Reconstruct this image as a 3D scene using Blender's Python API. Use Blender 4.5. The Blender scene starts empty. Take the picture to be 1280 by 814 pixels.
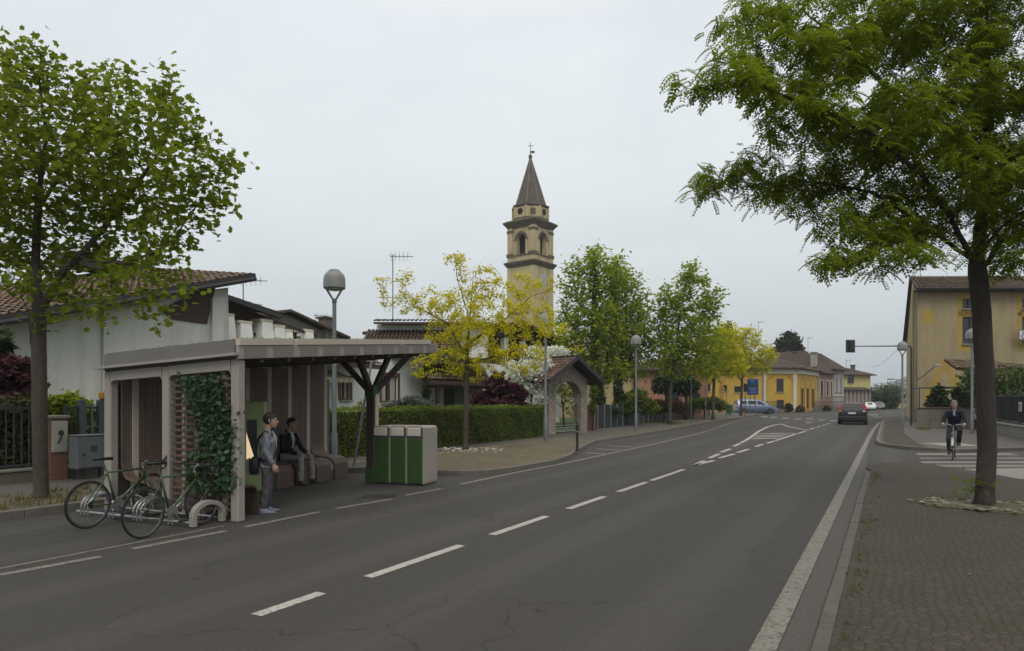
import bpy, bmesh, math, random
import numpy as np
from mathutils import Vector, Matrix, Euler

SC = bpy.context.scene
COL = SC.collection
PI = math.pi
R = math.radians
RNG = random.Random(7)

# ------------------------------------------------------------------ survey helpers
# world: +Y runs along the main road, +X to its right, the camera stands over the origin
FOC, HC, HOR = 820.0, 1.80, 500.0
YAW = math.atan2(470.0, FOC)
SA, CA = math.sin(YAW), math.cos(YAW)
def rot(xc, yc): return (xc*CA - yc*SA, xc*SA + yc*CA)
def site(u, v, z=0.0):
    yc = FOC*(HC-z)/(v-HOR)
    X, Y = rot((u-640.0)/FOC*yc, yc)
    return Vector((X, Y, z))
def far(u, yc, z=0.0):
    X, Y = rot((u-640.0)/FOC*yc, yc)
    return Vector((X, Y, z))
def hgt(v, yc): return HC + (HOR-v)/FOC*yc
def onx(u, X):
    k = u-640.0
    return X*(FOC*CA + k*SA)/(k*CA - FOC*SA)
def dep(x, y): return -x*SA + y*CA

# ------------------------------------------------------------------ objects
def tag(o, label=None, cat=None, group=None, kind=None):
    if label: o['label'] = label
    if cat: o['category'] = cat
    if group: o['group'] = group
    if kind: o['kind'] = kind
    return o
def thing(name, label, cat, loc=(0, 0, 0), rz=0.0, group=None):
    o = bpy.data.objects.new(name, None)
    o.empty_display_size = 0.2
    COL.objects.link(o)
    o.location = loc
    o.rotation_euler = (0, 0, rz)
    return tag(o, label, cat, group)
def kids(o): return [c for c in bpy.data.objects if c.parent == o]
def dup(root, loc, rz, label, group=None):
    def cp(o, par):
        c = o.copy(); COL.objects.link(c)
        if par: c.parent = par
        for k in kids(o): cp(k, c)
        return c
    r = cp(root, None)
    r.location = loc; r.rotation_euler = (0, 0, rz)
    r['label'] = label
    if group: r['group'] = group
    return r
def wmat(o):
    m = Matrix.LocRotScale(o.location, o.rotation_euler, o.scale)
    return wmat(o.parent) @ m if o.parent else m

class MB:
    """collects verts and faces, then links them as one mesh object"""
    def __init__(s): s.v = []; s.f = []
    def add(s, vs, fs):
        b = len(s.v)
        s.v += [tuple(p) for p in vs]
        s.f += [tuple(b+i for i in f) for f in fs]
        return s
    def quad(s, a, b, c, d): return s.add([a, b, c, d], [(0, 1, 2, 3)])
    def box(s, c, d, rz=0.0, tilt=None, bev=0.0):
        cx, cy, cz = c; dx, dy, dz = d[0]/2, d[1]/2, d[2]/2
        if bev > 0:
            bv = min(bev, dx*.9, dy*.9, dz*.9)
            vs = []
            for sz in (-1, 1):
                for sx, sy in ((-1, -1), (1, -1), (1, 1), (-1, 1)):
                    vs.append((sx*(dx-bv), sy*(dy-bv), sz*dz))
                    vs.append((sx*dx, sy*(dy-bv), sz*(dz-bv)))
                    vs.append((sx*(dx-bv), sy*dy, sz*(dz-bv)))
            fs = []
            def I(z, k, j): return z*12+k*3+j
            fs.append([I(1, k, 0) for k in range(4)])
            fs.append([I(0, k, 0) for k in (3, 2, 1, 0)])
            fs += [(I(0,0,2), I(0,1,2), I(1,1,2), I(1,0,2)), (I(0,1,1), I(0,2,1), I(1,2,1), I(1,1,1)),
                   (I(0,2,2), I(0,3,2), I(1,3,2), I(1,2,2)), (I(0,3,1), I(0,0,1), I(1,0,1), I(1,3,1))]
            for z in (0, 1):
                e = [(I(z,0,0), I(z,1,0), I(z,1,2), I(z,0,2)), (I(z,1,0), I(z,2,0), I(z,2,1), I(z,1,1)),
                     (I(z,2,0), I(z,3,0), I(z,3,2), I(z,2,2)), (I(z,3,0), I(z,0,0), I(z,0,1), I(z,3,1))]
                t = [(I(z,k,0), I(z,k,1), I(z,k,2)) for k in range(4)]
                fs += e + t
            for k in range(4):
                fs.append((I(0,k,1), I(0,k,2), I(1,k,2), I(1,k,1)))
        else:
            vs = [(x*dx, y*dy, z*dz) for z in (-1, 1) for x, y in ((-1, -1), (1, -1), (1, 1), (-1, 1))]
            fs = [(3, 2, 1, 0), (4, 5, 6, 7), (0, 1, 5, 4), (1, 2, 6, 5), (2, 3, 7, 6), (3, 0, 4, 7)]
        M_ = Matrix.Rotation(rz, 3, 'Z')
        if tilt is not None: M_ = M_ @ Euler(tilt).to_matrix()
        o = Vector(c)
        return s.add([M_ @ Vector(p) + o for p in vs], fs)
    def span(s, a, b): # box between two corners
        return s.box([(a[i]+b[i])/2 for i in range(3)], [abs(b[i]-a[i]) for i in range(3)])
    def bar(s, p, q, w, h, up=(0, 0, 1)): # rectangular bar from p to q
        p, q = Vector(p), Vector(q); d = (q-p).normalized(); u = Vector(up)
        if abs(d.dot(u)) > .98: u = Vector((0, 1, 0))
        x = d.cross(u).normalized(); y = x.cross(d).normalized()
        vs = [e + x*(sx*w/2) + y*(sy*h/2) for e in (p, q) for sx, sy in ((-1, -1), (1, -1), (1, 1), (-1, 1))]
        return s.add(vs, [(3, 2, 1, 0), (4, 5, 6, 7), (0, 1, 5, 4), (1, 2, 6, 5), (2, 3, 7, 6), (3, 0, 4, 7)])
    def loft(s, rings, cap=True, closed=True):
        n = len(rings[0]); b = len(s.v)
        for r_ in rings: s.v += [tuple(p) for p in r_]
        for i in range(len(rings)-1):
            for j in range(n if closed else n-1):
                k = (j+1) % n
                s.f.append((b+i*n+j, b+i*n+k, b+(i+1)*n+k, b+(i+1)*n+j))
        if cap and closed:
            s.f.append(tuple(b+j for j in reversed(range(n))))
            s.f.append(tuple(b+(len(rings)-1)*n+j for j in range(n)))
        return s
    def tube(s, pts, r, n=8, cap=True, closed=False):
        pts = [Vector(p) for p in pts]; m = len(pts)
        rs = r if isinstance(r, (list, tuple)) else [r]*m
        rings = []; x = None
        for i in range(m):
            if closed: d = pts[(i+1) % m]-pts[i-1]
            else: d = pts[min(i+1, m-1)]-pts[max(i-1, 0)]
            d.normalize()
            if x is None:
                x = d.cross(Vector((0, 0, 1)))
                if x.length < .05: x = d.cross(Vector((0, 1, 0)))
            else: x = x - d*x.dot(d)
            if x.length < 1e-6: x = d.orthogonal()
            x.normalize(); y = d.cross(x)
            rings.append([pts[i] + (x*math.cos(2*PI*k/n) + y*math.sin(2*PI*k/n))*rs[i] for k in range(n)])
        if closed: rings.append(rings[0]); cap = False
        return s.loft(rings, cap)
    def lathe(s, prof, c=(0, 0, 0), n=16, axis='Z'):
        rings = []
        for r_, z in prof:
            ring = []
            for k in range(n):
                a = 2*PI*k/n; p = (r_*math.cos(a), r_*math.sin(a), z)
                if axis == 'X': p = (p[2], p[0], p[1])
                if axis == 'Y': p = (p[0], p[2], -p[1])
                ring.append((p[0]+c[0], p[1]+c[1], p[2]+c[2]))
            rings.append(ring)
        return s.loft(rings)
    def prism(s, poly, z0, z1):
        n = len(poly); b = len(s.v)
        f = lambda z, i: z[i] if isinstance(z, (list, tuple)) else z
        s.v += [(p[0], p[1], f(z0, i)) for i, p in enumerate(poly)] + [(p[0], p[1], f(z1, i)) for i, p in enumerate(poly)]
        s.f.append(tuple(b+i for i in reversed(range(n)))); s.f.append(tuple(b+n+i for i in range(n)))
        for i in range(n):
            j = (i+1) % n; s.f.append((b+i, b+j, b+n+j, b+n+i))
        return s
    def extrude(s, poly3, vec): # planar polygon pushed along vec
        n = len(poly3); b = len(s.v); w = Vector(vec)
        s.v += [tuple(p) for p in poly3] + [tuple(Vector(p)+w) for p in poly3]
        s.f.append(tuple(b+i for i in reversed(range(n)))); s.f.append(tuple(b+n+i for i in range(n)))
        for i in range(n):
            j = (i+1) % n; s.f.append((b+i, b+j, b+n+j, b+n+i))
        return s
    def xform(s, M_):
        s.v = [tuple(M_ @ Vector(p)) for p in s.v]; return s
    def build(s, name, mat, parent=None, world=False, smooth=False, bev=0.0, fix=True):
        me = bpy.data.meshes.new(name)
        vs = s.v
        if world and parent is not None:
            inv = wmat(parent).inverted(); vs = [tuple(inv @ Vector(p)) for p in vs]
        me.from_pydata(vs, [], s.f)
        if fix:
            bm = bmesh.new(); bm.from_mesh(me)
            bmesh.ops.recalc_face_normals(bm, faces=bm.faces); bm.to_mesh(me); bm.free()
        if mat: me.materials.append(mat)
        if smooth:
            me.polygons.foreach_set('use_smooth', [True]*len(me.polygons))
        o = bpy.data.objects.new(name, me); COL.objects.link(o)
        if parent is not None: o.parent = parent
        if bev > 0:
            b = o.modifiers.new('edge', 'BEVEL'); b.width = bev; b.segments = 2; b.limit_method = 'ANGLE'; b.angle_limit = R(40)
        return o

def build_parts(mb, name, mat, parent=None, **kw):
    """each loose piece becomes a part of its own"""
    par = list(range(len(mb.v)))
    def find(i):
        while par[i] != i: par[i] = par[par[i]]; i = par[i]
        return i
    for f in mb.f:
        r0 = find(f[0])
        for i in f[1:]: par[find(i)] = r0
    groups = {}
    for f in mb.f: groups.setdefault(find(f[0]), []).append(f)
    out = []
    for fs in groups.values():
        ids = sorted({i for f in fs for i in f}); mp_ = {i: k for k, i in enumerate(ids)}
        m2 = MB(); m2.add([mb.v[i] for i in ids], [tuple(mp_[i] for i in f) for f in fs]); out.append(m2.build(name, mat, parent, **kw))
    return out
def smooth_by_angle(o, ang=35):
    me = o.data
    me.polygons.foreach_set('use_smooth', [True]*len(me.polygons))
    try: me.set_sharp_from_angle(angle=R(ang))
    except Exception: pass
    return o

def np_mesh(name, V, F, mat, parent=None, loc=None, smooth=False):
    """V (n,3) and F (m,k) arrays -> one mesh object (world coords when parent is given as a plain translation)"""
    me = bpy.data.meshes.new(name)
    V = np.asarray(V, dtype=np.float32); F = np.asarray(F, dtype=np.int32)
    if loc is not None: V = V - np.asarray(loc, dtype=np.float32)
    me.vertices.add(len(V)); me.vertices.foreach_set('co', V.ravel())
    me.loops.add(F.size); me.loops.foreach_set('vertex_index', F.ravel())
    me.polygons.add(len(F))
    me.polygons.foreach_set('loop_start', np.arange(0, F.size, F.shape[1], dtype=np.int32))
    me.update(calc_edges=True); me.validate()
    if smooth: me.polygons.foreach_set('use_smooth', [True]*len(me.polygons))
    me.materials.append(mat)
    o = bpy.data.objects.new(name, me); COL.objects.link(o)
    if parent is not None: o.parent = parent
    return o

# ------------------------------------------------------------------ materials
def new_mat(name):
    m = bpy.data.materials.new(name); m.use_nodes = True
    nt = m.node_tree; nt.nodes.clear()
    out = nt.nodes.new('ShaderNodeOutputMaterial'); b = nt.nodes.new('ShaderNodeBsdfPrincipled')
    nt.links.new(b.outputs[0], out.inputs[0])
    return m, nt, b
def c4(c): return (c[0], c[1], c[2], 1.0)
class NB:
    def __init__(s, nt): s.nt = nt
    def n(s, t, **kw):
        nd = s.nt.nodes.new(t)
        for k, v in kw.items(): setattr(nd, k, v)
        return nd
    def l(s, a, b): s.nt.links.new(a, b)
    def coords(s, kind='Object', scale=(1, 1, 1), rotz=0.0):
        tc = s.n('ShaderNodeTexCoord'); mp = s.n('ShaderNodeMapping')
        mp.inputs['Scale'].default_value = scale; mp.inputs['Rotation'].default_value = (0, 0, rotz)
        s.l(tc.outputs[kind], mp.inputs[0]); return mp.outputs[0]
    def noise(s, vec, scale, detail=5, rough=.6, dist=0.0):
        t = s.n('ShaderNodeTexNoise'); t.inputs['Scale'].default_value = scale
        t.inputs['Detail'].default_value = detail; t.inputs['Roughness'].default_value = rough
        t.inputs['Distortion'].default_value = dist
        if vec is not None: s.l(vec, t.inputs['Vector'])
        return t.outputs['Fac']
    def ramp(s, fac, stops):
        r = s.n('ShaderNodeValToRGB'); e = r.color_ramp.elements
        while len(e) < len(stops): e.new(0.5)
        for k, (p, c) in enumerate(stops):
            e[k].position = p; e[k].color = c4(c) if not isinstance(c, (int, float)) else (c, c, c, 1)
        s.l(fac, r.inputs[0]); return r.outputs[0]
    def mix(s, fac, a, b, mode='MIX'):
        m = s.n('ShaderNodeMix', data_type='RGBA', blend_type=mode)
        for sock, val in ((m.inputs[0], fac), (m.inputs[6], a), (m.inputs[7], b)):
            if isinstance(val, (int, float)): sock.default_value = val
            elif isinstance(val, (tuple, list)): sock.default_value = c4(val)
            else: s.l(val, sock)
        return m.outputs[2]
    def math(s, op, a, b=0.0):
        m = s.n('ShaderNodeMath', operation=op)
        for sock, val in ((m.inputs[0], a), (m.inputs[1], b)):
            if isinstance(val, (int, float)): sock.default_value = val
            else: s.l(val, sock)
        return m.outputs[0]
    def bump(s, h, strength, dist, bsdf, prev=None):
        b = s.n('ShaderNodeBump'); b.inputs['Strength'].default_value = strength; b.inputs['Distance'].default_value = dist
        s.l(h, b.inputs['Height'])
        if prev is not None: s.l(prev, b.inputs['Normal'])
        s.l(b.outputs[0], bsdf.inputs['Normal']); return b.outputs[0]
def sh(c, k): return tuple(max(0.0, min(1.0, x*k)) for x in c)
def M(name, col, rough=.7, var=.18, scale=2.0, fine=30.0, bump=.0, metal=0.0, spec=.4, stain=None, coat=0.0, stretch=(1, 1, 1)):
    m, nt, b = new_mat(name); N = NB(nt)
    v = N.coords('Object', stretch)
    a = N.noise(v, scale, 6, .65)
    f = N.noise(v, fine, 4, .7)
    c = N.mix(N.ramp(a, [(.25, 0), (.75, 1)]), sh(col, 1-var), sh(col, 1+var))
    c = N.mix(.55*min(1, var*3), c, N.ramp(f, [(.3, sh(col, 1-var)), (.7, sh(col, 1+var))]))
    if stain is not None:
        st = N.noise(N.coords('Object', (1, 1, .25)), scale*1.7, 7, .75, .3)
        c = N.mix(N.ramp(st, [(.5, 0), (.75, .75)]), c, stain)
    N.l(c, b.inputs['Base Color'])
    rr = N.ramp(f, [(.3, max(0, rough-.1)), (.7, min(1, rough+.1))]); N.l(rr, b.inputs['Roughness'])
    b.inputs['Metallic'].default_value = metal
    b.inputs['Specular IOR Level'].default_value = spec
    if coat: b.inputs['Coat Weight'].default_value = coat; b.inputs['Coat Roughness'].default_value = .08
    if bump: N.bump(f, bump, .02, b)
    return m
def M_leaf(name, c1, c2, c3, trans=.35, rough=.55):
    m, nt, b = new_mat(name); N = NB(nt)
    g = N.n('ShaderNodeNewGeometry'); oi = N.n('ShaderNodeObjectInfo')
    c = N.ramp(g.outputs['Random Per Island'], [(0, c1), (.55, c2), (1, c3)])
    v = N.coords('Object'); a = N.noise(v, .9, 3, .6)
    c = N.mix(N.ramp(a, [(.35, 0), (.7, .6)]), c, sh(c3, 1.1))
    N.l(c, b.inputs['Base Color'])
    b.inputs['Roughness'].default_value = .65; b.inputs['Specular IOR Level'].default_value = .14
    tr = N.n('ShaderNodeBsdfTranslucent'); N.l(N.mix(.5, c, sh(c3, 1.5)), tr.inputs[0])
    mx = N.n('ShaderNodeMixShader'); mx.inputs[0].default_value = trans
    N.l(b.outputs[0], mx.inputs[1]); N.l(tr.outputs[0], mx.inputs[2])
    N.l(mx.outputs[0], nt.nodes['Material Output'].inputs[0])
    return m
def M_island(name, cols, rough=.85, bump=.3, fine=25, moss=None):
    """each loose piece (roof tile, stone) takes its own colour"""
    m, nt, b = new_mat(name); N = NB(nt)
    g = N.n('ShaderNodeNewGeometry')
    st = [(i/(len(cols)-1), c) for i, c in enumerate(cols)]
    c = N.ramp(g.outputs['Random Per Island'], st)
    v = N.coords('Object'); f = N.noise(v, fine, 5, .7); a = N.noise(v, .8, 5, .7)
    c = N.mix(.35, c, N.ramp(f, [(.3, sh(cols[0], .5)), (.7, cols[-1])]))
    if moss is not None: c = N.mix(N.ramp(a, [(.45, 0), (.65, .8)]), c, moss)
    N.l(c, b.inputs['Base Color']); b.inputs['Roughness'].default_value = rough
    b.inputs['Specular IOR Level'].default_value = .25
    N.bump(f, bump, .01, b)
    return m
def M_glass_dark(name, col=(.02, .023, .025), rough=.08):
    m, nt, b = new_mat(name); N = NB(nt)
    v = N.coords('Object'); a = N.noise(v, 1.3, 2)
    N.l(N.mix(a, sh(col, .5), sh(col, 1.6)), b.inputs['Base Color'])
    b.inputs['Roughness'].default_value = rough; b.inputs['Specular IOR Level'].default_value = .6
    return m
def M_emit(name, col, k):
    m, nt, b = new_mat(name)
    b.inputs['Base Color'].default_value = c4(sh(col, .5))
    b.inputs['Emission Color'].default_value = c4(col); b.inputs['Emission Strength'].default_value = k
    return m
# ------------------------------------------------------------------ camera, sky, sun
cam = bpy.data.cameras.new('camera'); camo = bpy.data.objects.new('camera', cam); COL.objects.link(camo)
cam.sensor_width = 36.0; cam.lens = 36.0*FOC/1280.0; cam.shift_y = (HOR-407.0)/1280.0
cam.clip_start = .05; cam.clip_end = 6000
camo.location = (0, 0, HC); camo.rotation_euler = (R(90), 0, YAW)
SC.camera = camo
SC.view_settings.view_transform = 'Standard'; SC.view_settings.look = 'None'
SC.view_settings.exposure = 0.2; SC.view_settings.gamma = 1.0
SC.view_settings.use_curve_mapping = False
SC.render.engine = 'CYCLES'
SC.cycles.max_bounces = 6; SC.cycles.diffuse_bounces = 3; SC.cycles.transparent_max_bounces = 8
SC.cycles.use_denoising = True

SUN_EL, SUN_AZ = R(52), R(-150)     # behind the clouds, over the photographer's right shoulder
W = bpy.data.worlds.new('World'); SC.world = W; W.use_nodes = True
nt = W.node_tree; nt.nodes.clear(); N = NB(nt)
wo = N.n('ShaderNodeOutputWorld'); bg = N.n('ShaderNodeBackground'); N.l(bg.outputs[0], wo.inputs[0])
sky = N.n('ShaderNodeTexSky', sky_type='NISHITA')
sky.sun_disc = False; sky.sun_elevation = SUN_EL; sky.sun_rotation = -SUN_AZ
sky.air_density = 1.0; sky.dust_density = 4.0; sky.ozone_density = 1.0
hs = N.n('ShaderNodeHueSaturation'); hs.inputs['Saturation'].default_value = .25; hs.inputs['Value'].default_value = .55
N.l(sky.outputs[0], hs.inputs['Color'])
tc = N.n('ShaderNodeTexCoord'); sep = N.n('ShaderNodeSeparateXYZ'); N.l(tc.outputs['Generated'], sep.inputs[0])
grad = N.ramp(sep.outputs[2], [(0.0, (.520, .565, .590)), (.12, (.600, .645, .665)), (.33, (.725, .775, .805)), (.5, (.73, .775, .815)), (.68, (1.0, .98, .93)), (1.0, (1.36, 1.32, 1.24))])
mp = N.n('ShaderNodeMapping'); mp.inputs['Scale'].default_value = (1, 1, 2.6); N.l(tc.outputs['Generated'], mp.inputs[0])
cl = N.noise(mp.outputs[0], 1.5, 6, .58, .7)
cloud = N.ramp(cl, [(.25, (.885, .895, .915)), (.5, (1.0, 1.0, 1.0)), (.75, (1.07, 1.065, 1.055))])
grad = N.mix(1.0, grad, cloud, 'MULTIPLY')
sc10 = N.mix(1.0, grad, (1, 1, 1), 'MULTIPLY')
gx_, gy_ = rot(-.12, .92); dt = N.n('ShaderNodeVectorMath', operation='DOT_PRODUCT'); N.l(tc.outputs['Generated'], dt.inputs[0]); dt.inputs[1].default_value = (gx_, gy_, .37)
glow = N.ramp(dt.outputs['Value'], [(.55, (.90, .91, .92)), (.82, (.985, .985, .985)), (1.0, (1.05, 1.05, 1.045))])     # thinner cloud ahead
sc10 = N.mix(1.0, sc10, glow, 'MULTIPLY')
vm = N.n('ShaderNodeVectorMath', operation='SCALE'); N.l(sc10, vm.inputs[0]); vm.inputs['Scale'].default_value = 10.2
over = N.mix(.88, hs.outputs[0], vm.outputs[0])      # closed cloud cover over the clear sky
N.l(over, bg.inputs[0]); bg.inputs[1].default_value = .1
sun = bpy.data.lights.new('sun', 'SUN'); so = bpy.data.objects.new('sun', sun); COL.objects.link(so)
sun.energy = 1.0; sun.angle = R(30); sun.color = (1.0, .96, .9)
d = Vector((math.sin(-SUN_AZ)*math.cos(SUN_EL), math.cos(SUN_AZ)*math.cos(SUN_EL), math.sin(SUN_EL)))
so.rotation_euler = d.to_track_quat('Z', 'Y').to_euler(); so.location = d*400

# ------------------------------------------------------------------ ground materials
def mat_asphalt(name, base, cracks=True, tracks=True, tint=(1, .92, .825)):
    m, nt, b = new_mat(name); N = NB(nt); v = N.coords('Object')
    base = tuple(base*t for t in tint)
    big = N.noise(N.coords('Object', (1, .35, 1)), .55, 6, .65)
    grit = N.noise(v, 95, 3, .8); mid = N.noise(v, 9, 5, .7)
    c = N.mix(N.ramp(big, [(.32, 0), (.68, 1)]), sh(base, .70), sh(base, 1.28))
    c = N.mix(.5, c, N.ramp(mid, [(.3, sh(base, .62)), (.7, sh(base, 1.4))]))
    gr2 = N.noise(v, 30, 4, .85); c = N.mix(.5, c, N.ramp(gr2, [(.34, sh(base, .45)), (.5, base), (.66, sh(base, 1.75))]))
    c = N.mix(.55, c, N.ramp(grit, [(.3, sh(base, .45)), (.55, base), (.75, sh(base, 1.75))]))
    if tracks:
        sp = N.n('ShaderNodeSeparateXYZ'); N.l(v, sp.inputs[0])
        wob = N.noise(N.coords('Object', (.2, .05, 1)), 1.2, 3)
        x = N.math('ADD', sp.outputs[0], N.math('MULTIPLY', wob, .7))
        s_ = N.math('SINE', N.math('MULTIPLY', x, 3.6))
        c = N.mix(N.math('MULTIPLY', N.ramp(s_, [(.2, 0), (.9, 1)]), .38), c, sh(base, 1.5))
        st = N.noise(N.coords('Object', (1.6, .12, 1)), 1.1, 5, .7)
        c = N.mix(N.ramp(st, [(.55, 0), (.7, .3)]), c, sh(base, .5))
    bp = grit
    if cracks:
        vd = N.n('ShaderNodeTexVoronoi', feature='DISTANCE_TO_EDGE'); vd.inputs['Scale'].default_value = .42
        ns = N.n('ShaderNodeTexNoise'); ns.inputs['Scale'].default_value = 1.6; ns.inputs['Detail'].default_value = 7; N.l(v, ns.inputs['Vector'])
        off = N.n('ShaderNodeVectorMath', operation='MULTIPLY_ADD'); N.l(ns.outputs['Color'], off.inputs[0])
        off.inputs[1].default_value = (1.1, 1.1, 1.1); N.l(v, off.inputs[2]); N.l(off.outputs[0], vd.inputs['Vector'])
        msk = N.ramp(N.noise(v, .23, 3), [(.42, 0), (.50, 1)])
        ck = N.math('MULTIPLY', N.ramp(vd.outputs['Distance'], [(0, 1), (.008, 0)]), msk)
        c = N.mix(N.math('MULTIPLY', ck, .65), c, sh(base, .3))
    N.l(c, b.inputs['Base Color']); b.inputs['Specular IOR Level'].default_value = .3
    N.l(N.ramp(mid, [(.3, .72), (.7, .92)]), b.inputs['Roughness'])
    N.bump(bp, .45, .006, b)
    return m
def mat_cobble(name, cols, scale, joint, moss=None, bump=.9, randn=.55, litter=None, dims='2D'):
    m, nt, b = new_mat(name); N = NB(nt)
    v0 = N.coords('Object')
    ns = N.n('ShaderNodeTexNoise'); ns.inputs['Scale'].default_value = .7; ns.inputs['Detail'].default_value = 3; N.l(v0, ns.inputs['Vector'])
    off = N.n('ShaderNodeVectorMath', operation='MULTIPLY_ADD'); N.l(ns.outputs['Color'], off.inputs[0])
    off.inputs[1].default_value = (.22, .22, 0); N.l(v0, off.inputs[2]); v = off.outputs[0]
    vd = N.n('ShaderNodeTexVoronoi', feature='DISTANCE_TO_EDGE', voronoi_dimensions=dims); vc = N.n('ShaderNodeTexVoronoi', feature='F1', voronoi_dimensions=dims)
    for t in (vd, vc):
        t.inputs['Scale'].default_value = scale; t.inputs['Randomness'].default_value = randn; N.l(v, t.inputs['Vector'])
    bw = N.n('ShaderNodeRGBToBW'); N.l(vc.outputs['Color'], bw.inputs[0])
    c = N.ramp(bw.outputs[0], [(i/(len(cols)-1)*.7+.15, cc) for i, cc in enumerate(cols)])
    big = N.noise(v0, .5, 6, .65); fine = N.noise(v0, 60, 4, .75)
    mean = tuple(sum(cc[k] for cc in cols)/len(cols) for k in range(3))
    c = N.mix(.6, c, N.ramp(big, [(.3, sh(mean, .6)), (.7, sh(mean, 1.4))]))
    c = N.mix(.4, c, N.ramp(fine, [(.3, sh(mean, .5)), (.7, sh(mean, 1.6))]))
    jn = N.ramp(vd.outputs['Distance'], [(.02, 1), (.09, 0)])
    c = N.mix(N.math('MULTIPLY', jn, .55), c, joint)
    if moss is not None:
        mm = N.math('MULTIPLY', N.ramp(N.noise(v0, .9, 6, .7), [(.5, 0), (.66, 1)]), N.ramp(vd.outputs['Distance'], [(.04, 1), (.3, .12)]))
        c = N.mix(mm, c, moss)
    if litter is not None:
        lm = N.math('MULTIPLY', N.ramp(N.noise(v0, 45, 3, .8), [(.5, 0), (.6, 1)]), N.ramp(N.noise(v0, .8, 5, .7), [(.4, .15), (.62, 1)]))
        c = N.mix(N.math('MULTIPLY', lm, .7), c, litter)
    N.l(c, b.inputs['Base Color']); b.inputs['Roughness'].default_value = .82; b.inputs['Specular IOR Level'].default_value = .3
    hgt_ = N.ramp(vd.outputs['Distance'], [(0, 0), (.16, .85), (.4, 1)])
    n1 = N.bump(hgt_, bump, .02, b)
    N.bump(fine, .35, .006, b, n1)
    return m
def mat_paint(name, col, wear=.55):
    """worn road paint; shows the asphalt through its cracks"""
    m, nt, b = new_mat(name); N = NB(nt); v = N.coords('Object')
    a = N.noise(v, 16, 7, .75, .4); f = N.noise(v, 90, 3, .8)
    vd = N.n('ShaderNodeTexVoronoi', feature='DISTANCE_TO_EDGE'); vd.inputs['Scale'].default_value = 5.5; N.l(N.coords('Object', (.5, 1.6, 1)), vd.inputs['Vector'])
    k = N.ramp(a, [(wear, 0), (wear+.1, 1)])
    k = N.mix(1.0, k, N.math('MULTIPLY', N.ramp(vd.outputs['Distance'], [(0, 1), (.03, 0)]), .6), 'LIGHTEN')
    c = N.mix(N.noise(v, 2.2, 4), sh(col, .82), sh(col, 1.1))
    c = N.mix(.25, c, N.ramp(f, [(.3, sh(col, .5)), (.7, sh(col, 1.2))]))
    c = N.mix(k, c, (.068, .061, .054))
    N.l(c, b.inputs['Base Color']); b.inputs['Roughness'].default_value = .75; N.bump(f, .3, .004, b)
    return m
def mat_brick(name, c1, c2, mortar, scale=1.0, bw=.24, bh=.065):
    m, nt, b = new_mat(name); N = NB(nt)
    tc = N.n('ShaderNodeTexCoord'); sp = N.n('ShaderNodeSeparateXYZ'); N.l(tc.outputs['Object'], sp.inputs[0])
    cb = N.n('ShaderNodeCombineXYZ'); N.l(N.math('ADD', sp.outputs[0], sp.outputs[1]), cb.inputs[0]); N.l(sp.outputs[2], cb.inputs[1])
    t = N.n('ShaderNodeTexBrick'); t.inputs['Scale'].default_value = 1.0
    t.inputs['Brick Width'].default_value = bw*scale; t.inputs['Row Height'].default_value = bh*scale; t.inputs['Mortar Size'].default_value = .008*scale
    t.inputs['Color1'].default_value = c4(c1); t.inputs['Color2'].default_value = c4(c2); t.inputs['Mortar'].default_value = c4(mortar)
    N.l(cb.outputs[0], t.inputs['Vector'])
    f = N.noise(tc.outputs['Object'], 18, 5, .7)
    c = N.mix(.3, t.outputs['Color'], N.ramp(f, [(.3, sh(c1, .5)), (.7, sh(c2, 1.3))]))
    N.l(c, b.inputs['Base Color']); b.inputs['Roughness'].default_value = .88
    N.bump(N.math('SUBTRACT', f, t.outputs['Fac']), .6, .01, b)
    return m

m_asphalt = mat_asphalt('asphalt', .052)
m_walk = mat_asphalt('footway_asphalt', .095, cracks=False, tracks=False, tint=(1, .91, .80))
m_dirt = M('ground_soil', (.085, .085, .045), .95, .35, .6, 20, .5)
m_grass = M('lawn_green', (.055, .085, .022), .95, .4, 1.5, 35, .8)
m_cob_r = mat_cobble('porphyry_setts', [(.028, .0225, .0165), (.052, .042, .031), (.092, .076, .057)], 12.0, (.022, .0185, .0135), moss=(.042, .040, .016), bump=.6)
m_cob_l = mat_cobble('littered_setts', [(.075, .062, .045), (.105, .088, .062), (.14, .115, .08)], 11.0, (.045, .038, .027), moss=(.10, .095, .035), bump=.6, litter=(.27, .21, .10))
m_kerb = M('kerb_stone', (.135, .122, .102), .85, .3, 3, 40, .35, stain=(.06, .058, .05))
m_concrete = M('concrete', (.20, .19, .165), .88, .28, 2, 30, .4, stain=(.09, .085, .07))
m_paint = mat_paint('road_paint', (.42, .40, .36), .55)
m_paint_old = mat_paint('worn_edge_paint', (.20, .188, .155), .50)
m_gutter = mat_asphalt('gutter', .08, cracks=False, tracks=False)
# ------------------------------------------------------------------ the setting
def struct(name, mb, mat, **kw):
    o = mb.build(name, mat, **kw); o['kind'] = 'structure'; return o
def sheet(name, poly, z, mat):
    mb = MB(); mb.add([(p[0], p[1], z) for p in poly], [tuple(range(len(poly)))])
    o = struct(name, mb, mat)
    if o.data.polygons[0].normal.z < 0: o.data.flip_normals()
    return o
sheet('ground', [(-2600, -2600), (2600, -2600), (2600, 2600), (-2600, 2600)], -.08, m_dirt)
sheet('road', [(-70, -25), (60, -25), (60, 175), (-70, 175)], 0.0, m_asphalt)

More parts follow.
